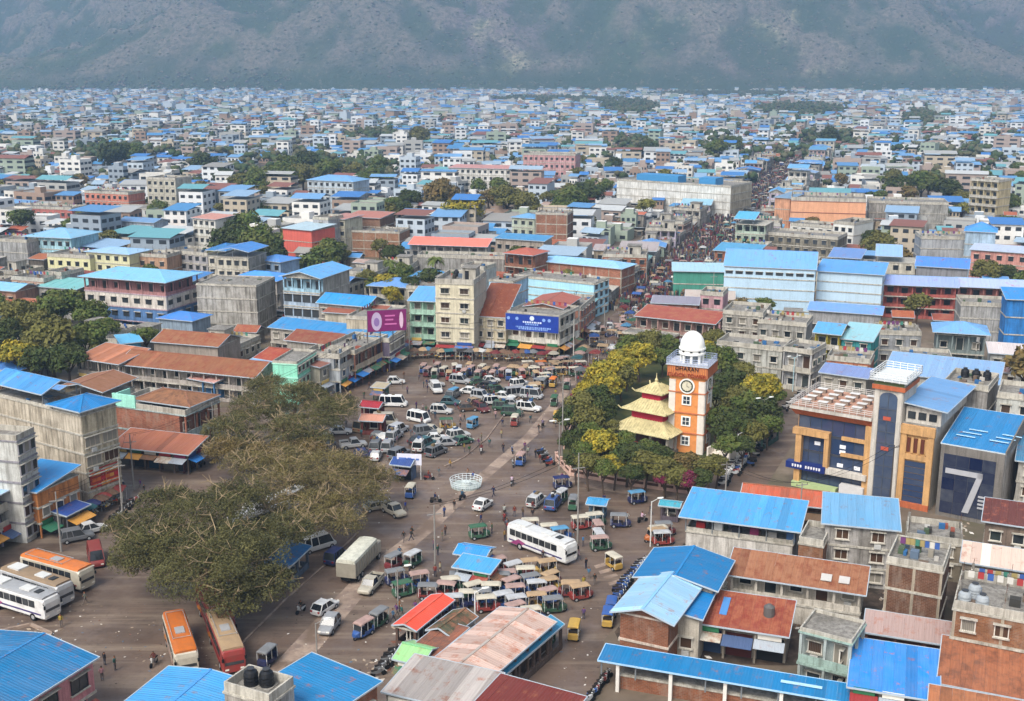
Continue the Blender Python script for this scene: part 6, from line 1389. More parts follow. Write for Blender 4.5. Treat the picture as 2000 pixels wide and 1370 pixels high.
TP = [(40, 615, 46, 'olive'), (110, 600, 50, 'green'), (175, 610, 40, 'green'), (35, 690, 44, 'yellow'), (100, 665, 60, 'olive'), (170, 660, 48, 'green'), (130, 700, 45, 'dark'), (10, 650, 40, 'dark'), (205, 640, 30, 'green'),
  (455, 470, 48, 'dark'), (505, 475, 50, 'green'), (530, 492, 36, 'dark'), (425, 505, 30, 'olive'), (640, 492, 40, 'green'), (745, 520, 28, 'olive'), (770, 500, 30, 'dark'), (757, 552, 32, 'yellow'), (720, 545, 26, 'olive'), (800, 560, 28, 'dark'),
  (1175, 730, 42, 'yellow'), (1135, 790, 40, 'olive'), (1250, 692, 40, 'yellow'), (1225, 715, 34, 'yellow'), (1165, 775, 40, 'dark'), (1295, 695, 26, 'green'), (1175, 862, 42, 'yellow'), (1140, 880, 30, 'green'), (1225, 890, 42, 'dark'), (1260, 905, 36, 'olive'), (1200, 905, 32, 'yellow'), (1300, 915, 36, 'olive'),
  (1345, 905, 34, 'brown'), (1385, 912, 32, 'olive'), (1295, 935, 20, 'purple'), (1345, 938, 26, 'purple'), (1400, 700, 42, 'green'), (1380, 680, 24, 'yellow'), (1430, 740, 36, 'dark'), (1485, 755, 44, 'yellow'), (1460, 790, 40, 'green'), (1490, 800, 42, 'dark'), (1430, 830, 46, 'dark'), (1470, 845, 36, 'olive'), (1420, 870, 30, 'green'),
  (860, 380, 42, 'brown'), (905, 408, 42, 'yellow'), (990, 385, 36, 'olive'), (1030, 400, 34, 'olive'), (1115, 385, 36, 'green'), (1150, 380, 36, 'dark'), (1095, 400, 26, 'green'), (800, 385, 26, 'dark'), (770, 400, 24, 'green'), (960, 385, 26, 'brown'),
  (1765, 365, 34, 'dark'), (1800, 358, 34, 'green'), (1850, 368, 34, 'dark'), (1880, 385, 24, 'olive'), (1720, 478, 36, 'olive'), (1755, 505, 34, 'brown'), (1700, 465, 24, 'dark'), (1925, 530, 34, 'olive'), (1965, 535, 26, 'dark'), (1965, 440, 34, 'green'), (1995, 460, 30, 'dark'), (1975, 395, 24, 'green'), (1990, 330, 20, 'green'),
  (220, 300, 36, 'dark'), (255, 302, 32, 'green'), (400, 318, 30, 'dark'), (310, 405, 24, 'green'), (285, 655, 28, 'green'), (725, 345, 26, 'green'), (690, 335, 28, 'olive'), (640, 330, 34, 'green'), (590, 338, 34, 'olive'), (545, 345, 36, 'green'), (500, 350, 36, 'green'), (470, 355, 30, 'olive'), (440, 345, 24, 'dark'), (600, 315, 30, 'dark'), (560, 322, 30, 'green'), (740, 320, 26, 'green'),
  (1590, 700, 26, 'olive'), (1680, 690, 28, 'brown'), (1200, 318, 20, 'dark'), (1265, 290, 26, 'dark'), (1400, 290, 28, 'green'), (1430, 280, 22, 'green'), (1620, 265, 26, 'dark'), (1130, 315, 18, 'olive'), (820, 265, 26, 'olive')]
TP += [(1190, 750, 38, 'yellow'), (1222, 858, 24, 'green'), (1200, 832, 20, 'olive'), (1145, 765, 30, 'yellow'), (1210, 700, 28, 'yellow'), (1150, 870, 26, 'yellow'), (1500, 745, 26, 'yellow'), (1215, 735, 34, 'olive'), (1110, 815, 34, 'dark'), (1145, 815, 38, 'olive'), (1180, 800, 34, 'dark'), (1150, 845, 30, 'green'), (1120, 860, 32, 'dark'), (1150, 905, 34, 'olive'), (1125, 900, 26, 'dark'), (1180, 915, 30, 'green'), (1235, 925, 30, 'dark'), (1265, 880, 30, 'green'), (1290, 890, 32, 'dark'), (1325, 930, 30, 'olive'), (1370, 935, 28, 'dark'), (1400, 905, 28, 'olive'),
  (1270, 665, 32, 'olive'), (1300, 670, 26, 'green'), (1230, 670, 30, 'green'), (1330, 690, 26, 'dark'), (1395, 660, 26, 'olive'), (1400, 770, 36, 'dark'), (1440, 780, 36, 'olive'), (1400, 820, 38, 'green'), (1450, 870, 28, 'dark'), (1500, 830, 30, 'green'), (1510, 770, 28, 'green'), (1450, 725, 30, 'olive'), (1200, 870, 30, 'green'), (1415, 700, 30, 'dark'),
  (-5, 690, 36, 'dark'), (75, 630, 40, 'olive'), (150, 580, 30, 'olive'), (70, 705, 40, 'dark'), (-10, 600, 34, 'green'), (195, 690, 26, 'olive'), (480, 440, 40, 'green'), (440, 450, 34, 'dark'), (545, 460, 28, 'olive'), (620, 500, 24, 'dark'), (668, 500, 24, 'olive'), (785, 530, 28, 'green'), (735, 555, 26, 'green'), (765, 575, 24, 'yellow')]
for x, y, r, k in TP: tree_px(x, y, r, k)
for x, y, h in ((850, 505, 9), (760, 512, 8), (935, 350, 8), (150, 640, 9), (1160, 350, 9), (720, 400, 8), (1720, 345, 9), (1030, 345, 7), (420, 330, 8), (1945, 525, 7)): palm(x, y, h)

# ------------------------------------------------------------------ ordinary houses filling the town, larger ones one by one, the far mass as one body
def rects_hit(cx, cy, r):
    for (x, y, a, b, ang) in FOOT:
        dx, dy = cx - x, cy - y
        if abs(dx) > 40 or abs(dy) > 40: continue
        ca, sa = math.cos(ang), math.sin(ang); u, v = dx*ca + dy*sa, -dx*sa + dy*ca
        if abs(u) < a + r and abs(v) < b + r: return True
    return False
SQ = [(G(x, y).x, G(x, y).y) for x, y in SQUARE]; PK = [(G(x, y).x, G(x, y).y) for x, y in park_poly()]
def inpoly(P, x, y):
    c = False
    for i in range(len(P)):
        (x1, y1), (x2, y2) = P[i], P[i-1]
        if (y1 > y) != (y2 > y) and x < (x2-x1)*(y-y1)/(y2-y1+1e-9) + x1: c = not c
    return c
def polydist(P, x, y):
    d = 1e9
    for i in range(len(P)):
        (x1, y1), (x2, y2) = P[i], P[i-1]; t_ = max(0, min(1, ((x-x1)*(x2-x1)+(y-y1)*(y2-y1)) / ((x2-x1)**2+(y2-y1)**2+1e-9))); d = min(d, math.hypot(x-x1-t_*(x2-x1), y-y1-t_*(y2-y1)))
    return d
st0, st1 = G(1200, 690), G(1600, 274); sdv = (st1 - st0).normalized(); STREET_ANG = math.atan2(sdv.y, sdv.x)
ax = sdv; ay = Vector((sdv.y, -sdv.x, 0))                       # along the main street, to its right
def free(x, y, r):
    if inpoly(SQ, x, y) or inpoly(PK, x, y) or polydist(SQ, x, y) < r or polydist(PK, x, y) < r: return False
    if 620 > (Vector((x, y, 0)) - st0).dot(ax) > 0 and abs((Vector((x, y, 0)) - st0).dot(ay)) < r + 8.5: return False
    return not rects_hit(x, y, r)
WOODS = [(600, 335, 170, 28), (220, 300, 70, 20), (1240, 285, 50, 18), (1620, 270, 60, 14), (1800, 365, 75, 26), (1560, 215, 90, 14), (1230, 210, 60, 16), (1800, 232, 60, 14), (1410, 285, 40, 14), (980, 390, 70, 14), (1110, 385, 60, 16), (1080, 196, 120, 7), (1420, 185, 160, 6), (1880, 300, 40, 12), (740, 265, 60, 10), (60, 330, 40, 12)]
def woody(x, y):
    px, py = PX((x, y, 4)); return any(((px-a)/c)**2 + ((py-b)/d)**2 < 1 for a, b, c, d in WOODS)
WC = ['b9b4a8', 'c8c2b2', 'a8a6a2', 'a9bcc8', 'c9bf9c', 'a8a6a2', 'cfccc4', '9a9892', 'b9b4a8', 'b89a90', 'c4c8c8', '9a9892', 'a8b8a8', 'c09078', 'cfccc4', '8fa8c4', 'b8866c', 'd4d0c8', 'bab0c0']
RC = [('5a94cc', 3), ('78aede', 3), ('3f86cc', 3), ('8fb8da', 2), ('4f9fd0', 2), ('8a5a4c', 2), ('a8a8a4', 2), ('6fa8b0', 1), ('9a6a58', 1), ('2f7cc4', 1)]
RCW = [c for c, w_ in RC for _ in range(w_)]
rh = random.Random(77); lots = []
def s_off(p):
    q = (Vector((p.x, p.y, 0)) - Vector((st0.x, st0.y, 0))); return 620 > q.dot(ax) > 20 and -21 < q.dot(ay) < 17
i_ = -30
ang0 = STREET_ANG - math.pi/2
for row in range(-8, 175):
    v = row * 15.5
    if row % 4 == 3: continue                                     # cross lanes
    for colm in range(-110, 110):
        u = (colm + rh.uniform(-.12, .12)) * 14.2 + (6 if colm > 0 else -6) + (colm // 5) * 5
        p = st0 + ax * (v + rh.uniform(-2.5, 2.5) - 30) + ay * u
        if s_off(p): continue
        if p.y < 205 or p.y > 2885: continue
        if abs(p.x) > p.y * .452 + 22: continue
        lots.append((p.y, p.x, rh.random()))
lots.sort()
front = []
for k in range(0, 58):                                          # houses lining the main street on both sides
    for s_ in (-1, 1):
        p = st0 + ax * (20 + k * 10.2) + ay * s_ * (19.5 if s_ < 0 else 15.5); front.append((p.y, p.x, .5))
lots = front + lots
HOUSES, MASS, TREES_F = [], [], []
for y, x, q in lots:
    w_, d_ = rh.uniform(8.5, 13.5), rh.uniform(9, 13); dens = fbm(np.array([x]), np.array([y]), 260, 3, seed=21)[0]
    if woody(x, y): TREES_F += [(x + rh.uniform(-6, 6), y + rh.uniform(-6, 6)) for _ in range(2)]; continue
    if y < 2900 and len(MASS) + len(HOUSES) >= 150 and any(abs(x-a) + abs(y-b_) < 12 for b_, a, _ in front[:150] if y < 900): continue
    jx, jy = (rh.uniform(-3, 3), rh.uniform(-3, 3)) if q != .5 else (0, 0); x += jx; y += jy
    if q == .5:
        if rects_hit(x, y, 4.5): continue
    elif not free(x, y, 4.6): continue
    if q != .5 and dens < .42: w_ *= .75; d_ *= .75
    if q != .5 and q < (.05 if y < 450 else .09) + max(0, dens - .53) * 2.0: TREES_F.append((x, y)); continue
    if q > .93 and y > 300: continue
    (HOUSES if len(HOUSES) < 290 - len(FOOT) else MASS).append((x, y, w_, d_))
    if rh.random() < .22: TREES_F.append((x + rh.uniform(-8, 8), y + rh.choice((-8, 8))))
n_hand = len(FOOT); N_HAND[0] = len(FACE)
for k, (x, y, w_, d_) in enumerate(HOUSES):
    a = ang0 + rh.uniform(-.06, .06) * (1 if y < 260 else 2.6); c = Vector((x, y, 0)); o_ = c - Vector((math.cos(a), math.sin(a), 0)) * w_/2 - Vector((-math.sin(a), math.cos(a), 0)) * d_/2
    nf = rh.choice((1, 2, 2, 2, 3, 3, 4)) if y > 260 else rh.choice((1, 2, 2))
    if ((Vector((x, y, 0)) - st0).dot(ay)) > -36 and ((Vector((x, y, 0)) - st0).dot(ay)) < 0: nf = rh.choice((1, 1, 2)); wc = rh.choice(WC); brk = rh.random() < .12
    while nf > 1 and covers(x, y, w_, d_, nf * 3.05 + 1) > .16: nf -= 1
    if covers(x, y, w_, d_, nf * 3.05 + 1) > .3: continue
    b = Bld(None, None, None, h=nf * 3.05 + .2, D=d_, world=((o_.x, o_.y), a, w_), name='house'); kind = rh.random(); fl = 'w' * nf
    if rh.random() < .3: fl = fl[:-1] + rh.choice('bo')
    b.storeys(fl, rh.choice(('w' * nf, 'n' * nf)), rh.choice(('w' * nf, 'n' * nf)), brick() if brk else plaster(wc, .6), plaster(rh.choice(('a39e94', 'b0aaa0', '94918a')), .8), pitch=rh.choice((2.6, 3.2)))
    cn = 'brick' if brk else {'b9b4a8': 'grey', 'c8c2b2': 'cream', 'a8a6a2': 'grey', 'a9bcc8': 'pale blue', 'c9bf9c': 'yellowish', 'b89a90': 'pinkish', 'c4c8c8': 'white', '9a9892': 'grey', 'a8b8a8': 'pale green', 'c09078': 'salmon', 'cfccc4': 'white', '8fa8c4': 'blue', 'b8866c': 'brown', 'd4d0c8': 'white', 'bab0c0': 'lilac'}[wc]
    if kind < .62:
        rc = rh.choice(RCW); rk = rh.choice(('gable', 'hip', 'shed', 'gabley')); ru = .6 if rc in ('8a5a4c', '9a6a58') else .08
        b.roof(rk, rc, rh.uniform(.9, 1.8), .6, gap=rh.choice((0, 0, 1.6)), rust=ru, reg=None if rh.random() < .6 else (0, 0, w_ * .6, d_))
        rn = {'8a5a4c': 'rusty', '9a6a58': 'rusty', 'a8a8a4': 'grey sheet', '6fa8b0': 'teal'}.get(rc, 'pale blue' if rc in ('8fb8da', '78aede') else 'blue')
        lk = f'{cn} {["", "single", "two", "three", "four"][nf]} storey house with {rn} {"pitched" if rk != "shed" else "sloping"} roof'
    else: b.flat(.8, None, None, rh.choice((0, 1, 2)), rh.random() < .4, 1 if rh.random() < .3 and y < 420 else 0); lk = f'{cn} {["", "single", "two", "three", "four"][nf]} storey house with flat roof'
    b.done(); auto(b.root, lk, 'house', 'houses of the town')
SHEDS = 0
for k in range(6000):
    y = 200 + 330 * rh.random(); x = rh.uniform(-1, 1) * y * .46
    if SHEDS >= 150: break
    w_, d_ = rh.uniform(3.5, 7), rh.uniform(3.5, 6.5)
    if woody(x, y) or not free(x, y, max(w_, d_) * .55) or any((x-a)**2 + (y-b_)**2 < (r_*.6)**2 for a, b_, r_ in TREEPOS): continue
    if covers(x, y, w_, d_, 4.5) > .2: continue
    SHEDS += 1; a = ang0 + rh.uniform(-.1, .1); o_ = Vector((x, y, 0)) - Vector((math.cos(a), math.sin(a), 0)) * w_/2 - Vector((-math.sin(a), math.cos(a), 0)) * d_/2
    b = Bld(None, None, None, h=rh.uniform(2.6, 5.5), D=d_, world=((o_.x, o_.y), a, w_), name='shed'); wc, wn = rh.choice((('8a7f70', 'grey'), ('7a5a48', 'brown'), ('9a948a', 'grey'), ('6a6258', 'dark'), ('a89a84', 'cream')))
    b.storeys(rh.choice('wsn'), '', '', plaster(wc, .8)); rc, rn, ru = rh.choice((('8a4a38', 'rust red', .7), ('7a5a4a', 'brown rusty', .8), ('9a9a96', 'grey sheet', .3), ('4f8fca', 'blue', .05), ('8a4a38', 'rust red', .6), ('6f9ccc', 'pale blue', .1)))
    b.roof(rh.choice(('shed', 'gable', 'shed', 'shedF')), rc, rh.uniform(.5, 1.2), .4, rust=ru); b.done(); auto(b.root, f'{wn} shed with {rn} roof', 'shed', 'sheds between the houses')
# the far mass
wm_ = [paint(c, .9, .2) for c in ('a8a8a4', 'cfccc4', '8f9aa4', 'b4bfc8', 'b4a894', 'a4948a', 'd8dada', 'dcdad4', '98a494', '9a8474')]
rm_ = [paint(c, .6, .2) for c in ('5584b0', '6a94bc', '3f74b0', '86a2bc', '4a82b0', '94a8b8', '805448', 'a0a09c', '63989f', 'b4b6b4', '8f8b84')]
gl_ = paint('2c3238', .5)
# low huts and additions squeezed between
occ = {}
for (x, y, w_, d_) in MASS + HOUSES: occ.setdefault((int(x // 9), int(y // 9)), []).append((x, y))
n_big = len(MASS)
for k in range(26000):
    y = 330 + 2540 * rh.random() ** .62; x = rh.uniform(-1, 1) * y * .46; c_ = (int(x // 9), int(y // 9))
    if any((x-a)**2 + (y-b_)**2 < 56 for i in (-1, 0, 1) for j in (-1, 0, 1) for a, b_ in occ.get((c_[0]+i, c_[1]+j), ())): continue
    if woody(x, y) or not free(x, y, 3): continue
    occ.setdefault(c_, []).append((x, y)); MASS.append((x, y, rh.uniform(4, 8), rh.uniform(4, 8)))
V, Fq, MI = [], [], []; ALLM = wm_ + rm_ + [gl_]; GI = len(ALLM) - 1
def qd(a, b, c, d, m): n0 = len(V); V.extend((a, b, c, d)); Fq.append((n0, n0+1, n0+2, n0+3)); MI.append(m)
for (x, y, w_, d_) in MASS:
    a = ang0 + rh.gauss(0, .12) + 1.1 * (fbm(np.array([x]), np.array([y]), 330, 2, seed=40)[0] - .5) * min(1, max(0, (y - 500) / 400)); ca, sa = math.cos(a), math.sin(a)
    if y > 500: w_ *= rh.choice((.55, .7, .9, 1.1, 1.4)); d_ *= rh.uniform(.6, 1.2)
    nf = rh.choice((1, 1, 2, 2, 2, 3, 3, 4))
    if w_ < 8: nf = rh.choice((1, 1, 2))
    if -40 < (Vector((x, y, 0)) - st0).dot(ay) < 0 and y < 1100: nf = rh.choice((1, 1, 2))
    h = nf * 3.0 + rh.uniform(-.5, .6); wi = rh.randrange(len(wm_)); ri = len(wm_) + rh.randrange(len(rm_)); hw, hd_ = w_/2, d_/2
    T = lambda u, v_, z: (x + ca*u - sa*v_, y + sa*u + ca*v_, z)
    C = [(-hw, -hd_), (hw, -hd_), (hw, hd_), (-hw, hd_)]
    for k in range(4): (u0, v0), (u1, v1) = C[k], C[(k+1) % 4]; qd(T(u0, v0, 0), T(u1, v1, 0), T(u1, v1, h), T(u0, v0, h), wi if k != 2 else 0)
    if rh.random() < .6:
        e = .6; z = h + (rh.choice((0, 1.4))); r_ = rh.uniform(.8, 1.7)
        if rh.random() < .5:
            qd(T(-hw-e, -hd_-e, z), T(hw+e, -hd_-e, z), T(hw+e, 0, z+r_), T(-hw-e, 0, z+r_), ri); qd(T(hw+e, hd_+e, z), T(-hw-e, hd_+e, z), T(-hw-e, 0, z+r_), T(hw+e, 0, z+r_), ri)
        else: qd(T(-hw-e, -hd_-e, z), T(hw+e, -hd_-e, z), T(hw+e, hd_+e, z+r_), T(-hw-e, hd_+e, z+r_), ri)
        if z > h: qd(*[T(u, v_, h) for u, v_ in C], 0)
    else:
        qd(*[T(u, v_, h) for u, v_ in C], len(wm_) + 10)
        for k in range(4): (u0, v0), (u1, v1) = C[k], C[(k+1) % 4]; qd(T(u0, v0, h), T(u1, v1, h), T(u1, v1, h+.8), T(u0, v0, h+.8), wi); 
        if rh.random() < .5:
            qd(T(-1.6, -1, h+2.6), T(1.8, -1, h+2.6), T(1.8, 2.4, h+2.6), T(-1.6, 2.4, h+2.6), 7); qd(T(-1.6, -1, h), T(1.8, -1, h), T(1.8, -1, h+2.6), T(-1.6, -1, h+2.6), wi); qd(T(1.8, -1, h), T(1.8, 2.4, h), T(1.8, 2.4, h+2.6), T(1.8, -1, h+2.6), wi)
    if y < 1300:
        for f_ in range(nf):
            nwd = 3 if y < 800 else 2
            for k in range(nwd):
                u = -hw + w_ * (k + .5) / nwd; s_ = w_/nwd*.28; z = f_*3 + 1; qd(T(u-s_, -hd_-.04, z), T(u+s_, -hd_-.04, z), T(u+s_, -hd_-.04, z+1.3), T(u-s_, -hd_-.04, z+1.3), GI)
                sx_ = -1 if x > 0 else 1; v_ = -hd_ + d_*(k+.5)/nwd; qd(T(sx_*(hw+.04), v_-s_, z), T(sx_*(hw+.04), v_+s_, z), T(sx_*(hw+.04), v_+s_, z+1.3), T(sx_*(hw+.04), v_-s_, z+1.3), GI)
o = put('far_houses', npmesh('far_houses', np.array(V), np.array(Fq), ALLM, MI)); tag(o, 'dense far mass of small houses with blue and grey roofs reaching the hills', kind='stuff')
print('houses', len(FOOT), 'mass', len(MASS))
# trees of the town
rt = random.Random(5); TREES_F.sort(key=lambda t_: t_[1]); n1 = 300 - len(TP) - 4
cnt = 0; far = []
for x, y in TREES_F:
    if not free(x, y, 1.0) and y < 700: continue
    if cnt < n1: tree_at(x, y, rt.uniform(2.6, 5.2), rt.choice(('dark', 'green', 'green', 'olive', 'olive', 'brown', 'pale')), 1100); cnt += 1
    else: far.append((x, y))
extra = [(NR.uniform(-1, 1) * y * .46, y) for y in 600 + 2290 * NR.rand(2400) ** .8]
far += [e for e in extra]
far = np.array(far); S = NR.uniform(2.0, 4.6, len(far)); tm = [paint(c, .95, .1, 0) for c in ('3f4a30', '4d5638', '5a5840', '46543a', '60604a')]
# two or three clumps to a crown so the outline is uneven
off = NR.normal(size=(len(far), 4, 3)) * S[:, None, None] * np.array([.45, .45, .22]); X = (far[:, 0, None] + off[:, :, 0]).ravel(); Y = (far[:, 1, None] + off[:, :, 1]).ravel(); Z = (S[:, None]*1.0 + 2 + off[:, :, 2]).ravel()
blob_stuff('far_trees', X, Y, Z, np.repeat(S * .62, 4), tm, 7, 'tree crowns scattered among the far houses')
# ------------------------------------------------------------------ vehicles one by one
SD = math.degrees(STREET_ANG); RAD = math.radians
veh('hatch', 635, 1182, (615, 1195, 660, 1165), 'white', label='white hatchback with rounded rear on the pale road strip at lower left')
veh('hatch', 643, 1218, (660, 1195, 628, 1238), 'silver', label='silver hatchback just below the white hatchback on the road strip')
veh('pickup', 724, 1140, (745, 1118, 705, 1158), 'cream', label='cream pickup with people and load behind the cream truck')
veh('truck', 703, 1090, (680, 1115, 742, 1050), 'cream', z=1.7, label='long cream covered truck standing beside the big trees')
veh('suv', 657, 1086, (645, 1095, 670, 1075), 'navy', label='dark vehicle with pale roof behind the cream truck')
veh('sedan', 943, 983, (928, 992, 958, 972), 'white', label='white saloon car crossing below the wire roundabout')
veh('suv', 1048, 976, (1030, 990, 1066, 960), 'white', label='white jeep parked next to the blue jeep below the park wall')
veh('suv', 1081, 982, (1068, 995, 1094, 965), 'blue', label='blue jeep parked next to the white jeep below the park wall')
veh('pickup', 769, 995, (752, 985, 786, 1003), 'cream', label='cream pickup emerging from under the sparse yellow tree')
veh('bus', 1058, 1058, (1000, 1035, 1115, 1078), 'white', 'white', z=1.7, label='white coach with dark windows and purple stripe among the rickshaws')
veh('coach', 352, 1250, (345, 1222, 366, 1290), 'orange', 'cream', z=2.0, label='orange roofed bus on the left of the two parked below the huge tree')
veh('coach', 440, 1245, (425, 1212, 455, 1285), 'tan', 'red', z=2.0, label='red bus with roof rack right of the orange bus')
veh('coach', 420, 1190, (410, 1170, 430, 1208), 'red', 'maroon', z=2.0, label='dark red bus half hidden behind the red bus under the huge tree')
veh('coach', 112, 1112, (62, 1098, 170, 1128), 'orange', 'cream', z=1.8, label='orange topped bus parked furthest back in the row at left')
veh('bus', 72, 1140, (20, 1122, 130, 1158), 'tan', 'silver', z=1.8, label='grey-blue bus with dusty roof in the middle of the row at left')
veh('bus', 42, 1166, (-15, 1150, 100, 1185), 'silver', 'white', z=1.8, label='white bus with red swirl in front of the row at left')
veh('van', 186, 1076, (180, 1055, 190, 1095), 'red', z=1.6, label='red van facing the camera between the shop street and the big tree')
veh('coach', 505, 1010, (470, 1025, 560, 990), 'silver', 'silver', z=1.8, label='silver bus standing half hidden under the big trees')
veh('bus', 540, 985, (500, 1000, 590, 965), 'white', 'white', z=1.8, label='white bus standing behind the silver bus under the big trees')
CARS = [('hatch', 773, 743, 5, 'white'), ('van', 768, 786, -4, 'white'), ('van', 818, 816, -35, 'white'), ('suv', 862, 800, -12, 'white'), ('suv', 852, 758, -75, 'white'), ('hatch', 852, 748, 10, 'silver'), ('suv', 885, 770, 70, 'grey'), ('hatch', 880, 783, -10, 'teal'), ('sedan', 920, 762, -20, 'white'), ('suv', 940, 772, -25, 'silver'),
  ('sedan', 953, 752, -15, 'black'), ('suv', 972, 762, 15, 'green'), ('sedan', 985, 772, -20, 'white'), ('suv', 965, 782, 10, 'white'), ('sedan', 1000, 785, -5, 'silver'), ('suv', 1000, 804, -8, 'green'), ('hatch', 915, 795, 10, 'brown'), ('suv', 940, 795, -60, 'maroon'), ('hatch', 930, 783, 30, 'tan'),
  ('van', 752, 822, 0, 'cream'), ('suv', 778, 838, 60, 'silver'), ('van', 712, 832, 60, 'tan'), ('hatch', 738, 850, 75, 'grey'), ('hatch', 750, 852, 75, 'white'), ('suv', 770, 850, 72, 'silver'), ('pickup', 690, 866, 20, 'white'), ('suv', 735, 870, 85, 'grey'), ('suv', 757, 872, 85, 'silver'), ('hatch', 712, 884, 15, 'navy'), ('hatch', 735, 888, 85, 'white'),
  ('suv', 830, 842, 25, 'grey'), ('sedan', 852, 852, 10, 'white'), ('suv', 832, 865, 50, 'teal'), ('sedan', 818, 858, 40, 'black'), ('suv', 852, 880, 55, 'grey'), ('sedan', 875, 862, 15, 'silver'), ('hatch', 845, 838, -15, 'cream'), ('suv', 895, 848, 30, 'white'), ('hatch', 905, 858, 40, 'green'), ('sedan', 665, 840, 5, 'silver'), ('hatch', 620, 848, 10, 'white'), ('suv', 640, 870, 80, 'grey'),
  ('suv', 900, 742, -20, 'silver'), ('hatch', 960, 740, 15, 'white'), ('van', 1008, 768, 20, 'silver'), ('sedan', 1100, 705, -5, 'black'), ('sedan', 1133, 716, -8, 'red'), ('hatch', 1197, 678, SD, 'silver'), ('sedan', 1214, 690, SD, 'green'), ('suv', 1015, 748, 30, 'white'), ('sedan', 1035, 752, 60, 'grey'), ('suv', 820, 870, 80, 'white'),
  ('hatch', 180, 1030, 40, 'white'), ('suv', 150, 1045, 30, 'grey'), ('van', 620, 1062, 40, 'white'), ('hatch', 300, 880, 10, 'black'), ('suv', 330, 890, 10, 'grey'), ('hatch', 365, 888, 20, 'navy'), ('sedan', 735, 985, 30, 'cream')]
rq = random.Random(14)
for k in range(34): CARS.append((rq.choice(('suv', 'hatch', 'sedan', 'suv', 'van')), rq.uniform(890, 1040), rq.uniform(738, 812), rq.choice((-20, -15, 10, 25)), rq.choice(('white', 'silver', 'grey', 'white', 'green', 'black', 'navy', 'maroon', 'cream'))))
for k in range(22): CARS.append((rq.choice(('suv', 'hatch', 'sedan', 'suv')), rq.uniform(690, 900), rq.uniform(830, 885), rq.choice((60, 75, 85, 20, 40)), rq.choice(('white', 'silver', 'grey', 'white', 'teal', 'black', 'navy', 'maroon', 'cream'))))
CARS = [c_ for i_, c_ in enumerate(CARS) if i_ < 57 or not any(math.hypot((G(c_[1], c_[2]) - G(d_[1], d_[2])).x, (G(c_[1], c_[2]) - G(d_[1], d_[2])).y) < 3.0 for d_ in CARS[:i_])]
for k, x, y, h, c in CARS: veh(k, x, y, RAD(h), c)
def zc(X, Y): return 740 + X / 4.762, 980 + Y / 4.762
RK = [(690, 735, 'cream', 'green'), (650, 785, 'pink', 'red'), (480, 800, 'grey', 'red'), (860, 860, 'cream', 'navy'), (770, 690, 'grey', 'green'), (720, 900, 'silver', 'navy'), (1120, 545, 'pink', 'red'), (1270, 590, 'silver', 'green'), (1340, 640, 'cream', 'blue'), (1430, 705, 'grey', 'navy'), (1250, 735, 'pink', 'blue'), (1160, 690, 'grey', 'green'), (1070, 790, 'cream', 'blue'), (1290, 805, 'pink', 'navy'),
  (1490, 765, 'silver', 'blue'), (1610, 680, 'tan', 'red'), (1600, 740, 'tan', 'yellow'), (1760, 775, 'tan', 'red'), (1890, 800, 'tan', 'red'), (1590, 835, 'pink', 'blue'), (1020, 910, 'cream', 'red'), (1300, 905, 'silver', 'navy'), (1290, 970, 'pink', 'blue'), (1440, 1015, 'cream', 'navy'), (1430, 565, 'tan', 'red'), (1540, 575, 'tan', 'yellow'), (1385, 190, 'cream', 'blue'), (1560, 240, 'cream', 'brown'), (1700, 265, 'sky blue', 'blue'),
  (240, 770, 'green', 'green'), (350, 690, 'pink', 'blue'), (150, 510, 'grey', 'maroon'), (330, 490, 'silver', 'green'), (550, 930, 'grey', 'blue'), (940, 245, 'green', 'green'), (1640, 920, 'grey', 'green'), (170, 660, 'grey', 'navy'), (1890, 160, 'cream', 'red'), (1440, 885, 'tan', 'yellow'), (1180, 870, 'silver', 'blue'), (900, 780, 'cream', 'green'), (980, 850, 'grey', 'blue'), (1210, 670, 'pink', 'green')]
for X, Y, c2, c in RK: x, y = zc(X, Y); veh('rick', x, y, RAD(R.choice((8, 18, 26, -4, 190, 12, 35)) + R.uniform(-9, 9)) if not (Y < 600 and X < 500) else RAD(55), c, c2, z=1.5)
for x, y, h, c, c2 in ((707, 1225, 235, 'blue', 'pink'), (737, 1205, 240, 'green', 'grey'), (1165, 1012, 15, 'green', 'cream'), (1167, 1028, 100, 'red', 'pink'), (1168, 1045, 100, 'green', 'silver'), (1175, 1058, 10, 'green', 'pink'), (1196, 1092, 120, 'yellow', 'cream'), (1213, 1014, -5, 'navy', 'grey'), (1247, 968, 20, 'navy', 'sky blue'), (1300, 1030, 5, 'maroon', 'grey'), (1297, 1048, 5, 'red', 'silver'), (1290, 1038, 10, 'red', 'cream'), (1278, 1042, 200, 'orange', 'tan'), (1100, 940, 15, 'navy', 'navy'), (1120, 978, 80, 'green', 'grey'), (1098, 965, 60, 'green', 'silver'), (1018, 893, 75, 'blue', 'pink'), (1006, 818, 80, 'red', 'cream'), (803, 955, 80, 'blue', 'cream'), (1081, 744, 75, 'yellow', 'orange'), (1108, 748, 80, 'green', 'pink'), (1083, 780, 80, 'green', 'green'), (1088, 812, 85, 'yellow', 'yellow'), (1120, 778, 75, 'red', 'maroon'), (925, 823, 60, 'sky blue', 'sky blue'), (875, 825, 5, 'yellow', 'green'), (1195, 1180, 80, 'blue', 'blue'), (1188, 1200, 80, 'yellow', 'blue'), (1072, 1240, 70, 'green', 'cream'), (1122, 1225, 80, 'yellow', 'yellow'), (888, 765, 60, 'navy', 'sky blue'), (525, 1275, 70, 'navy', 'grey')):
    veh('rick', x, y, RAD(h), c, c2, z=1.2)
rr = random.Random(9)
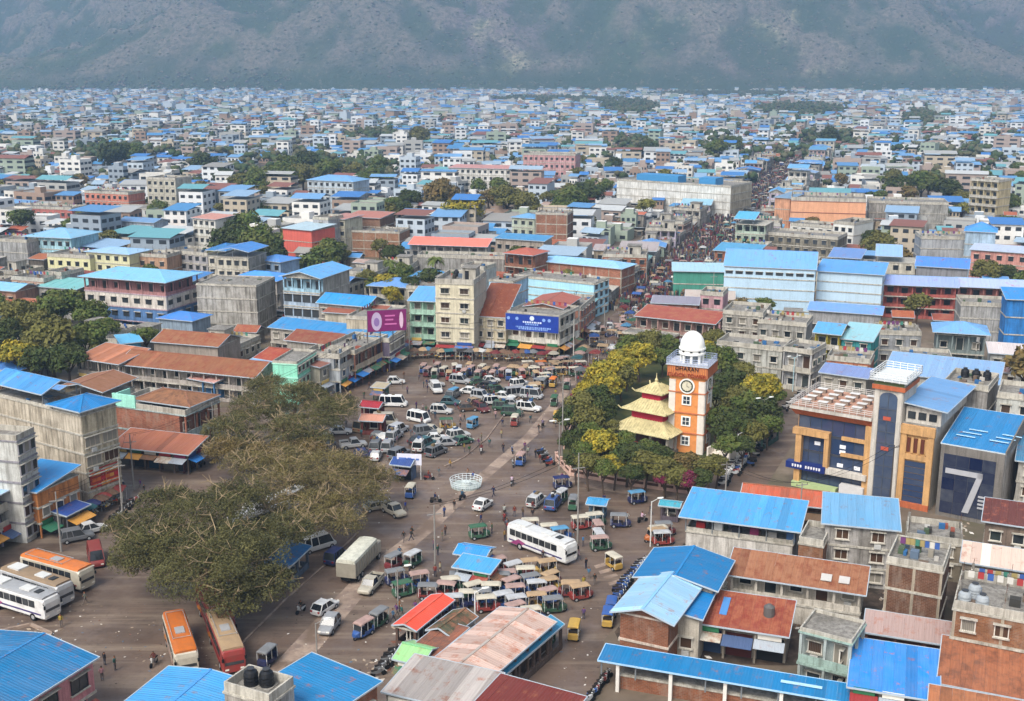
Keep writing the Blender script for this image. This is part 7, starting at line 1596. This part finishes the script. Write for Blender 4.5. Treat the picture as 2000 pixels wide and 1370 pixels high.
for i in range(26): veh('rick', 828 + i * 9.6 + rr.uniform(-3, 3), 716 + (i % 3) * 6 + rr.uniform(-3, 3), RAD(rr.choice((70, 80, 100, 90))), rr.choice(('red', 'blue', 'maroon', 'green', 'navy')), rr.choice(('pink', 'cream', 'tan', 'silver')), z=1.4)
for i in range(14): veh('rick', 1040 + i * 5 + rr.uniform(-3, 3), 762 - i * 5 + rr.uniform(-4, 4), RAD(rr.choice((20, 30, 75))), rr.choice(('red', 'blue', 'yellow', 'green', 'navy')), rr.choice(('pink', 'cream', 'tan', 'grey')), z=1.4)
for i in range(10): veh('rick', 1020 + i * 13, 722 - (i % 2) * 12, RAD(10), rr.choice(('red', 'yellow', 'green', 'maroon')), rr.choice(('tan', 'orange', 'cream')), z=1.4)
# blue sheeted kiosks by the rickshaws
B('blue roofed kiosk among the rickshaws left of the white coach', (892, 1082), (945, 1090), 2.8, 3.0, 's', 's', '', '7d8fa4', roof='gable', rc='2f93d6', rise=.6, over=.4, patch=0, name='kiosk', cat='kiosk')
B('kiosk with yellow and blue sheet roof below the blue roofed kiosk', (890, 1108), (955, 1120), 2.8, 2.6, 's', 's', '', 'b8b8b8', roof='shed', rc='3f9ad8', rise=.5, over=.4, patch=0, name='kiosk', cat='kiosk')
B('dark blue roofed hut beside the white banner on the square', (765, 908), (800, 912), 2.6, 2.6, 's', '', '', '5a6a84', roof='gable', rc='2d4f94', rise=.7, over=.3, patch=0, name='hut', cat='hut')
B('deep blue tin shelter standing under the huge spreading tree', (560, 1110), (602, 1070), 2.8, 2.6, 'o', 'o', '', '5f6a7a', roof='shed', rc='2c6cb0', rise=.5, over=.4, patch=0, name='shelter', cat='shelter')
B('blue tin shelter at the side street under the big cream building', (130, 1008), (170, 988), 2.8, 3, 's', '', '', '5a5a60', roof='shed', rc='2a4f9c', rise=.5, over=.4, name='shelter', cat='shelter')
b = Bld('white banner panel with blue print on posts at the edge of the parking square', (775, 886), (823, 888), h=4.2, D=.12, name='banner', cat='banner'); m = MB(); m.box(0, 0, 2.4, b.L, .1, 4.2, paint('d8d8e4')); b.part('panel', m); m = MB(); m.box(.1, .02, 0, .2, .12, 2.4, CHR); m.box(b.L-.2, .02, 0, b.L-.1, .12, 2.4, CHR); b.part('post', m)
for u, w_, z in ((.3, 1.2, 3.3), (1.7, .6, 3.3), (.4, 2.2, 2.8), (b.L-.9, .5, 3.2)): m = MB(); m.box(u, -.03, z, u + w_, -.004, z+.28, paint('5a78b8')); b.part('print_stroke', m)
B('blue tarpaulin cart by the park wall', (1150, 985), (1180, 988), 2.3, 2.2, 'o', 'o', '', '5a7080', roof='gable', rc='2f93c8', rise=.4, over=.4, patch=0, name='cart', cat='cart')
B('teal roofed stall by the park wall', (1290, 988), (1325, 992), 2.3, 2.0, 'o', 'o', '', '5a5058', roof='gable', rc='3fa0b4', rise=.3, over=.3, patch=0, name='stall', cat='stall')
B('red tent canopy at the left edge of the parking square', (705, 795), (738, 798), 2.6, 3, 'o', '', '', '6a3030', roof='gable', rc='8c2c34', rise=.7, over=.4, patch=0, name='tent', cat='tent')
B('pale red striped tent below the red tent canopy', (705, 822), (745, 824), 2.6, 3, 'o', '', '', '7a4038', roof='gable', rc='b88474', rise=.7, over=.4, patch=0, name='tent', cat='tent')
B('dark hut with green sides at the left edge of the parking square', (727, 757), (750, 759), 2.6, 2.4, 's', '', '', '3f5a44', roof='shed', rc='8f9a84', rise=.3, over=.3, patch=0, name='hut', cat='hut')
B('green shelter along the road beside the orange bank', (1490, 850), (1522, 830), 2.8, 2.2, 'o', '', '', '3f5a50', roof='shed', rc='2f7468', rise=.4, over=.3, patch=0, name='shelter', cat='shelter')
# wire roundabout ring
rb = bpy.data.objects.new('roundabout', None); COL.objects.link(rb); rb.location = G(910, 950); tag(rb, 'round white wire railing with pale paving in the middle of the crossroads', 'roundabout')
m = MB(); m.cyl((0, 0, .01), 2.3, .22, plaster('a9b4b0', .3), 24); put('plinth', m.mesh('plinth'), rb)
m = MB(); wr = paint('d4dcdc')
for k in range(24):
    a, a2 = k*math.pi/12, (k+1)*math.pi/12; p = lambda a_, r_, z: (r_*math.cos(a_), r_*math.sin(a_), z)
    m.bar(p(a, 2.3, .2), p(a, 2.5, 1.2), .05, wr)
    for z, r_ in ((.5, 2.36), (.85, 2.43), (1.2, 2.5)): m.bar(p(a, r_, z), p(a2, r_, z), .06, wr)
    if k % 3 == 0: m.bar(p(a, .2, .8), p(a, 2.45, 1.1), .05, wr)
put('railing', m.mesh('railing'), rb); m = MB(); m.cyl((0, 0, .2), .8, .6, plaster('c4ccc8', .2), 14); put('basin', m.mesh('basin'), rb)
# ------------------------------------------------------------------ motorcycles
def row(x0, y0, x1, y1, n, hd, cols=('black', 'red', 'blue', 'silver', 'black', 'white')):
    for i in range(n):
        t_ = i / max(1, n-1); veh('moto', x0 + (x1-x0)*t_ + rr.uniform(-1.5, 1.5), y0 + (y1-y0)*t_ + rr.uniform(-1, 1), RAD(hd + rr.uniform(-12, 12)), rr.choice(cols), z=.5, look=None)
row(1412, 945, 1445, 880, 16, -15, ('white', 'silver', 'white', 'black')); row(1436, 925, 1470, 868, 12, -15); row(1150, 1365, 1185, 1318, 9, 40); row(1210, 1150, 1255, 1095, 12, 10, ('blue', 'navy', 'silver', 'blue')); row(1200, 1175, 1222, 1140, 6, 10, ('blue', 'navy'))
row(255, 893, 395, 905, 16, 80, ('black', 'silver', 'navy')); row(1462, 905, 1520, 820, 10, 160); row(1075, 905, 1058, 880, 7, 30); row(225, 1010, 262, 975, 7, 30); row(740, 1312, 770, 1270, 6, 20, ('black', 'grey')); row(1000, 880, 1003, 905, 2, 90); row(1530, 800, 1585, 745, 9, 0)
for x, y, h, c, s in ((851, 976, 10, 'black', 'navy'), (903, 970, 60, 'black', 'teal'), (587, 1190, 240, 'white', 'black'), (300, 1292, 260, 'white', 'maroon'), (1255, 1014, 30, 'black', 'white'), (940, 880, 265, 'white', 'red'), (985, 1015, 100, 'maroon', 'red'), (985, 1000, 90, 'red', 'cream'), (838, 932, -5, 'red', 'red'), (1000, 942, 80, 'silver', 'white'), (1150, 735, 70, 'black', 'blue'), (1060, 830, 75, 'black', 'grey')): rider(x, y, RAD(h), c, s)
# ------------------------------------------------------------------ market street: stalls, canopies, people
inbld = lambda x, y: rects_hit(x, y, .2)
CC = ['maroon', 'blue', 'cream', 'sky blue', 'grey', 'brown', 'maroon', 'grey', 'tan', 'red', 'green', 'navy', 'pink', 'teal', 'grey', 'brown', 'black', 'brown', 'navy', 'white']
side = [((1095, 697), (1215, 600)), ((1215, 600), (1330, 480)), ((1330, 480), (1440, 380)), ((1440, 380), (1545, 310))]
def placed(p, r):
    return any(abs(p.x - a) < r + c and abs(p.y - b_) < r + c for a, b_, c in VEH)
ns = 0
for k in range(2600):
    t_ = rr.random() ** 1.25 * 620; u = rr.uniform(-9, 8.5) if t_ > 60 else rr.uniform(-8.5, -1.5)
    p = st0 + ax * (t_ - 25) + ay * u
    if inbld(p.x, p.y) or placed(p, 1.1) or ns > 250: continue
    q = PX((p.x, p.y, 1)); ns += 1
    kk = rr.choice(('tent', 'tent', 'umb', 'rick', 'rick', 'hatch'))
    veh(kk, q[0], q[1], STREET_ANG + rr.choice((0, math.pi/2, .3)), rr.choice(CC), rr.choice(('tan', 'cream', 'pink')) if kk == 'rick' else None, z=1)
for (x0, y0, x1, y1, n) in ((805, 693, 1090, 700, 22), (650, 745, 790, 695, 10), (235, 965, 120, 1035, 10), (1215, 655, 1240, 632, 4)):
    for i in range(n):
        x = x0 + (x1-x0)*(i+.5)/n + rr.uniform(-4, 4); y = y0 + (y1-y0)*(i+.5)/n + rr.uniform(-2, 2); p = G(x, y, .9)
        if not inbld(p.x, p.y): veh(rr.choice(('tent', 'umb', 'umb')), x, y, rr.uniform(0, 3), rr.choice(CC), z=.9)
pn = 0; pr = random.Random(41)
def try_person(p, look=None, r=.35):
    global pn
    if placed(p, r) or inbld(p.x, p.y) or pn >= 285: return
    person((p.x, p.y, .012), pr.uniform(0, 6.28), pr.choice(('stand', 'walk')), pr.choice(SH), look); VEH.append((p.x, p.y, .2)); pn += 1
for (x, y) in ((868, 1010), (1092, 748), (167, 1180), (120, 1225), (940, 862), (1085, 835), (1010, 905), (1025, 880), (1046, 895), (1055, 905), (960, 1095), (1090, 1180), (1085, 1200), (1100, 1100), (805, 1050), (848, 1075), (855, 1085), (800, 1120), (860, 1120), (850, 1128), (775, 1205), (768, 1215), (780, 1195), (1040, 1015), (1005, 1010), (1270, 1005), (1265, 1020), (930, 1140), (1010, 1130), (1225, 1020), (1003, 945), (282, 965), (275, 955), (990, 1035), (1120, 1060), (1108, 1095), (1140, 1150), (1130, 1165), (1150, 1130), (985, 1240), (1050, 1300), (1040, 1310), (1048, 1285), (1060, 1270), (1030, 1320), (205, 1300), (225, 1310), (200, 1330), (1085, 775), (1040, 790)): try_person(G(x, y))
for k in range(120): try_person(G(pr.uniform(640, 1060), pr.uniform(700, 900)))
for k in range(60): try_person(G(pr.uniform(780, 1180), pr.uniform(900, 1240)))
for k in range(30): try_person(G(pr.uniform(795, 1100), pr.uniform(688, 704)))
for k in range(25): t_ = pr.random(); try_person(G(240 - 130*t_ + pr.uniform(-8, 8), 960 + 80*t_ + pr.uniform(-8, 8)))
for k in range(900): 
    t_ = pr.random() ** 1.4 * 260; try_person(st0 + ax * (t_ - 30) + ay * pr.uniform(-8.5, 5))
# the crowd further up the street as one body
base_v = np.array([(-.2, -.12, 0), (.2, -.12, 0), (.2, .12, 0), (-.2, .12, 0), (-.24, -.14, 1.4), (.24, -.14, 1.4), (.24, .14, 1.4), (-.24, .14, 1.4), (-.09, -.09, 1.45), (.09, -.09, 1.45), (.09, .09, 1.45), (-.09, .09, 1.45), (-.09, -.09, 1.7), (.09, -.09, 1.7), (.09, .09, 1.7), (-.09, .09, 1.7)])
bf = np.array([(0, 1, 5, 4), (1, 2, 6, 5), (2, 3, 7, 6), (3, 0, 4, 7), (4, 5, 6, 7), (8, 9, 13, 12), (9, 10, 14, 13), (10, 11, 15, 14), (11, 8, 12, 15), (12, 13, 14, 15)])
cp = [];
while len(cp) < 4600:
    t_ = pr.random() ** 1.2 * 570 + 45; p = st0 + ax * t_ + ay * pr.uniform(-12.5, 9)
    cp.append((p.x, p.y, 0))
cp = np.array(cp); V = (base_v[None] * NR.uniform(.9, 1.1, (len(cp), 1, 1)) + cp[:, None]).reshape(-1, 3); Fc = (bf[None] + 16*np.arange(len(cp))[:, None, None]).reshape(-1, 4)
cm = [paint(c, .8) for c in ('5a2426', '28324f', '8a867c', '1c1c22', '4f3040', '2f4a42', '6a5238', '3c342e')] + [paint('2a1c16')]
mi = np.tile(np.array([0]*5 + [8]*5), (len(cp), 1)); mi[:, :5] = NR.randint(0, 8, len(cp))[:, None]
o = put('crowd', npmesh('crowd', V, Fc, cm, mi.ravel())); tag(o, 'distant crowd of shoppers filling the far main street', kind='stuff')
# ------------------------------------------------------------------ poles, lamps, wires
PM = paint('8a8680', .7); WIRES = MB()
def pole(x, y, h, label, kind='pole', arms=1, cat='pole', col='8a8680'):
    r = bpy.data.objects.new(kind, None); COL.objects.link(r); p = G(x, y); r.location = p; r.rotation_euler = (0, 0, .3)
    pm = paint(col, .7); m = MB(); m.cyl((0, 0, 0), .14 if kind != 'street_lamp' else .09, h, pm, 8, r2=.08); put('shaft', m.mesh('shaft'), r)
    if kind == 'utility_pole':
        for k in range(arms): m = MB(); z = h - .4 - k*.9; m.box(-.9, -.05, z, .9, .05, z+.1, pm); 
        put('cross_arm', m.mesh('cross_arm'), r)
        for u in (-.8, 0, .8): m = MB(); m.cyl((u, 0, h-.3), .05, .2, paint('5a3a2a'), 6); put('insulator', m.mesh('insulator'), r)
    if kind == 'street_lamp':
        for s_ in ((-1, 1) if arms == 2 else (1,)):
            m = MB(); m.bar((0, 0, h-.1), (s_*1.0, 0, h+.35), .07, pm); put('arm', m.mesh('arm'), r); m = MB(); m.loft([[(s_*(1.0 + d)*1, w_*k1, h+.3 + z_) for w_, z_ in ((-1, 0), (1, 0), (.7, .14), (-.7, .14))] for d, k1 in ((-.15, .12), (.25, .2), (.7, .08))], paint('d8dad4')); put('lamp_head', m.mesh('lamp_head'), r)
    tag(r, label, cat, {'street_lamp': 'street lamps', 'utility_pole': 'utility poles'}.get(kind)); return p + Vector((0, 0, h))
def wire(a, b, sag=1.0, n=8, off=(0, 0)):
    o_ = Vector((off[0], off[1], 0)); pts = [a.lerp(b, i/n) + o_ - Vector((0, 0, sag * 4 * (i/n) * (1 - i/n))) for i in range(n+1)]
    m = MB()
    for p, q in zip(pts, pts[1:]): m.bar(p - pts[0], q - pts[0], .035, RUB)
    r = put('overhead_wire', m.mesh('overhead_wire'), None, pts[0]); auto(r, 'thin dark overhead wire between poles', 'wire', 'overhead wires')
pole(1092, 918, 8.0, 'double headed white street lamp at the corner of the park wall', 'street_lamp', 2, 'street lamp'); pole(1489, 862, 7.5, 'double headed white street lamp beside the park trees and the bank', 'street_lamp', 2, 'street lamp'); pole(1548, 765, 7, 'double headed street lamp with pale blue pole behind the bank terrace', 'street_lamp', 2, 'street lamp', 'a8c8d0')
pole(778, 1196, 5.5, 'single armed street lamp with a small solar panel above the orange tarpaulin', 'street_lamp', 1, 'street lamp'); pole(620, 1300, 5, 'white headed street lamp at the bottom beside the vivid blue roof', 'street_lamp', 1, 'street lamp'); pole(1270, 1068, 6.5, 'white post lamp beside the top corner of the bright blue gabled hall', 'street_lamp', 1, 'street lamp', 'c8c8c4'); pole(1439, 905, 5, 'white post lamp among the motorcycles behind the clock tower', 'street_lamp', 1, 'street lamp', 'c8c8c4'); pole(928, 1235, 5, 'white post lamp at the top of the market shed roof', 'street_lamp', 1, 'street lamp', 'd8d8d4')
U = [pole(1098, 905, 15, 'tall bare mast beside the main road and the pagoda', 'utility_pole', 2, 'pole'), pole(1128, 1062, 13, 'tall utility pole with a bundle of wires right of the white coach', 'utility_pole', 3, 'pole'), pole(850, 1115, 9, 'utility pole hung with boards left of the blue kiosks', 'utility_pole', 2, 'pole'), pole(262, 958, 9, 'utility pole on the side street by the cream building', 'utility_pole', 2, 'pole'), pole(240, 1010, 9, 'second utility pole on the side street below the cream building', 'utility_pole', 2, 'pole'),
     pole(120, 1078, 8.5, 'utility pole in front of the orange shop house', 'utility_pole', 2, 'pole'), pole(1415, 1005, 8, 'utility pole behind the big bright blue roof', 'utility_pole', 1, 'pole'), pole(1390, 640, 14, 'steel mast rising beside the pale blue hall', 'utility_pole', 2, 'pole'), pole(1120, 700, 9, 'white utility pole at the corner building of the main street', 'utility_pole', 2, 'pole', 'b8b4ac'), pole(1735, 1012, 11, 'thin dark pole in front of the orange bank', 'utility_pole', 1, 'pole', '4a4440'), pole(1560, 1050, 8, 'utility pole between the two blue roofed shop houses', 'utility_pole', 1, 'pole')]
U += [pole(420, 880, 8.5, 'utility pole at the corner of the brick shop house', 'utility_pole', 2, 'pole'), pole(690, 745, 8.5, 'utility pole before the shop row left of the square', 'utility_pole', 2, 'pole'), pole(800, 697, 8.5, 'utility pole before the mint green balcony house', 'utility_pole', 2, 'pole'), pole(960, 700, 8.5, 'utility pole below the blue billboard', 'utility_pole', 2, 'pole'), pole(1180, 655, 8.5, 'utility pole at the cyan hall on the market street', 'utility_pole', 2, 'pole'), pole(1262, 560, 8.5, 'utility pole in the market street by the green hall', 'utility_pole', 2, 'pole')]
for a, b_ in ((0, 1), (1, 2), (3, 4), (4, 5), (1, 6), (0, 8), (6, 10), (10, 9), (3, 11), (11, 12), (12, 13), (13, 14), (14, 8), (8, 15), (15, 16)): 
    for q in (-.6, .6): wire(U[a], U[b_], .9, 8, (q, 0))
LMK = [((700, 1220), 'by the market shed'), ((1000, 1150), 'in the rickshaw crowd by the white coach'), ((850, 1090), 'by the blue kiosks'), ((1120, 1000), 'below the park wall'), ((1230, 1080), 'by the bright blue hall roofs'), ((920, 960), 'near the wire roundabout'), ((830, 880), 'by the white banner on the square'), ((760, 830), 'on the left of the parking square'), ((950, 780), 'on the right of the parking square'), ((850, 740), 'at the back of the parking square'), ((940, 715), 'below the blue billboard'), ((1080, 740), 'on the road beside the pagoda trees'), ((1130, 690), 'at the mouth of the market street'), ((1200, 640), 'in the market street by the cyan hall'), ((1290, 540), 'in the market street by the brick hall'), ((1400, 430), 'in the far market street by the factory'), ((1500, 350), 'at the far end of the market street'),
  ((1440, 900), 'behind the clock tower'), ((1540, 780), 'beside the bank'), ((1250, 850), 'in the clock tower park'), ((1450, 760), 'at the back of the park'), ((1600, 1100), 'by the rust roofed row'), ((1900, 1150), 'by the right edge brick house'), ((1700, 1200), 'by the brick block'), ((240, 930), 'in the side street by the cream building'), ((150, 1050), 'by the row of buses'), ((330, 890), 'by the brick shop house'), ((300, 1280), 'by the orange bus'), ((480, 1350), 'beside the bottom blue roofs'), ((90, 680), 'in the dark trees at left'), ((300, 690), 'behind the rust red hall'), ((450, 620), 'by the grey concrete block'), ((650, 690), 'on the row left of the square'), ((700, 560), 'behind the purple billboard'), ((480, 500), 'by the dark round tree'), ((900, 550), 'behind the cream five storey building'), ((880, 480), 'behind the coral roofed hall'), ((1100, 440), 'behind the square brick house'), ((950, 380), 'in the middle distance tree belt'), ((1350, 600), 'beside the pink fronted row'), ((1500, 560), 'by the pale blue hall'), ((1600, 440), 'below the salmon hall'), ((1780, 450), 'by the grey concrete shell'), ((1950, 500), 'by the pink villa'), ((1800, 620), 'below the red school block'), ((1650, 680), 'by the teal house'), ((1900, 700), 'by the blue pavilion'), ((1800, 780), 'behind the bank'), ((1950, 950), 'by the dark glass building'),
  ((100, 460), 'by the cyan hipped house at left'), ((250, 440), 'behind the pale yellow houses'), ((100, 390), 'by the long pink row at left'), ((300, 370), 'by the cream six window block'), ((450, 400), 'behind the dark round tree'), ((600, 330), 'in the long wood'), ((650, 390), 'behind the coral red house'), ((780, 350), 'left of the long white red-trimmed house'), ((1070, 330), 'by the red arched building'), ((1300, 370), 'by the white factory hall'), ((1200, 430), 'before the white factory hall'), ((1700, 350), 'behind the salmon hall'), ((1850, 340), 'left of the yellowish balcony block'), ((1960, 370), 'right of the yellowish balcony block'), ((220, 300), 'in the far left wood'), ((1240, 290), 'in the far trees behind the factory'), ((1450, 290), 'behind the far market street'), ((500, 560), 'by the blue-white block'), ((200, 580), 'by the white and blue hipped building')]
# ------------------------------------------------------------------ bits on the ground
def speck(n, boxf, name, label, mats, smin, smax, seed):
    r = random.Random(seed); m = MB()
    for k in range(n):
        p = boxf(r); s = r.uniform(smin, smax); a = r.uniform(0, 3.1); c_, s_ = math.cos(a)*s, math.sin(a)*s; h = .02 + r.random()*smin*.6; mt = r.choice(mats)
        if inbld(p.x, p.y): continue
        m.hexa([(p.x-c_, p.y-s_, 0), (p.x+s_*.6, p.y-c_*.6, 0), (p.x+c_, p.y+s_, 0), (p.x-s_*.6, p.y+c_*.6, 0), (p.x-c_*.8, p.y-s_*.8, h+.01), (p.x+s_*.5, p.y-c_*.5, h), (p.x+c_*.8, p.y+s_*.8, h+.01), (p.x-s_*.5, p.y+c_*.5, h)], mt)
    o = put(name, m.mesh(name)); tag(o, label, kind='stuff')
sp = [paint(c, .9) for c in ('b8b0a4', '7a6a5a', '9a8a78', 'd0ccc4', '4a4038', '6f4a3a', '5a6a7a')]
speck(500, lambda r: G(r.uniform(560, 1180), r.uniform(720, 1340)), 'street_litter', 'scattered litter and pebbles on the muddy square', sp, .05, .2, 3)
speck(160, lambda r: G(r.uniform(0, 470), r.uniform(1180, 1340)), 'mud_litter', 'scattered litter and stones by the parked buses', sp, .05, .2, 4)
def on_roofs():
    r = random.Random(8)
    used = set()
    for x, y, h, n, s in ((1370, 1255, .05, 70, .35), (1560, 1215, .05, 60, .3), (1840, 1040, .05, 60, .3), (1700, 1060, .05, 50, .3), (1450, 1200, .05, 50, .3), (1620, 1180, .05, 70, .3), (1440, 1262, .05, 90, .35), (1800, 1250, .05, 90, .35), (1780, 1160, .05, 60, .3), (1850, 1080, .05, 60, .35), (1700, 1130, .05, 40, .3), (830, 1245, .05, 60, .35), (735, 1310, .05, 50, .3), (60, 1250, .05, 60, .3)):
        speck(n, lambda q: G(x + q.uniform(-60, 60), y + q.uniform(-22, 22), h), 'yard_junk', 'heap of boards, sacks and rubble ' + min(LMK, key=lambda q_: (q_[0][0]-x)**2 + (q_[0][1]-y)**2 if (q_[1], 1) not in used else 1e12)[1], sp, s*.4, s*1.6, x); used.add((min(LMK, key=lambda q_: (q_[0][0]-x)**2 + (q_[0][1]-y)**2 if (q_[1], 1) not in used else 1e12)[1], 1))
on_roofs()
# ------------------------------------------------------------------ labels of the repeats: look, place, and only then order
LP_ = [(G(*p), t_) for p, t_ in LMK]
ORD = ['first', 'second', 'third', 'fourth', 'fifth', 'sixth', 'seventh', 'eighth', 'ninth', 'tenth', 'eleventh', 'twelfth', 'thirteenth', 'fourteenth', 'fifteenth', 'sixteenth', 'seventeenth', 'eighteenth', 'nineteenth', 'twentieth']
def ordn(i):
    if i < 20: return ORD[i]
    t_, u = divmod(i + 1, 10); return {2: 'twent', 3: 'thirt', 4: 'fort', 5: 'fift', 6: 'sixt', 7: 'sevent', 8: 'eight', 9: 'ninet'}.get(t_, 'far') + ('ieth' if u == 0 else 'y-' + ORD[u - 1])
grp = {}
for o, lk in AUTO:
    p = o.location; ph = min(LP_, key=lambda q: (q[0].x - p.x)**2 + (q[0].y - p.y)**2)[1]; grp.setdefault((lk, ph), []).append(o)
for (lk, ph), os_ in grp.items():
    if len(os_) == 1: os_[0]['label'] = f'{lk} {ph}'
    else:
        os_.sort(key=lambda o: PX(o.location)[0])
        for i, o in enumerate(os_):
            o['label'] = f'{ordn(i)} {lk} {ph}, from the left' if i else f'leftmost {lk} {ph}'
for o, lk in AUTO:
    l = o['label']
    for a_, b_ in (('electric rickshaw', 'rickshaw'), (', from the left', ' from the left'), ('motorcycle being ridden', 'ridden motorcycle'), ('market stall tarpaulin', 'stall tarpaulin'), (' riding a motorcycle', ' on a motorcycle'), ('person in a ', 'person in '), (' from the left', ' from left'), (' with ', ', '), (' the ', ' '), (' storey', '-storey'), (' in a', ''), (' and ', ' '), (' on a flat roof', ''), (' on flat roof', '')):
        if len(l.split()) <= 16: break
        l = l.replace(a_, b_)
    o['label'] = l
print('objects', len(bpy.data.objects), 'tris', sum(len(m.polygons) for m in bpy.data.meshes) * 2)

from collections import Counter
cn_ = Counter(o['label'] for o in bpy.data.objects if o.parent is None and o.get('label')); print('DUP', [(k, v) for k, v in cn_.items() if v > 1][:20])
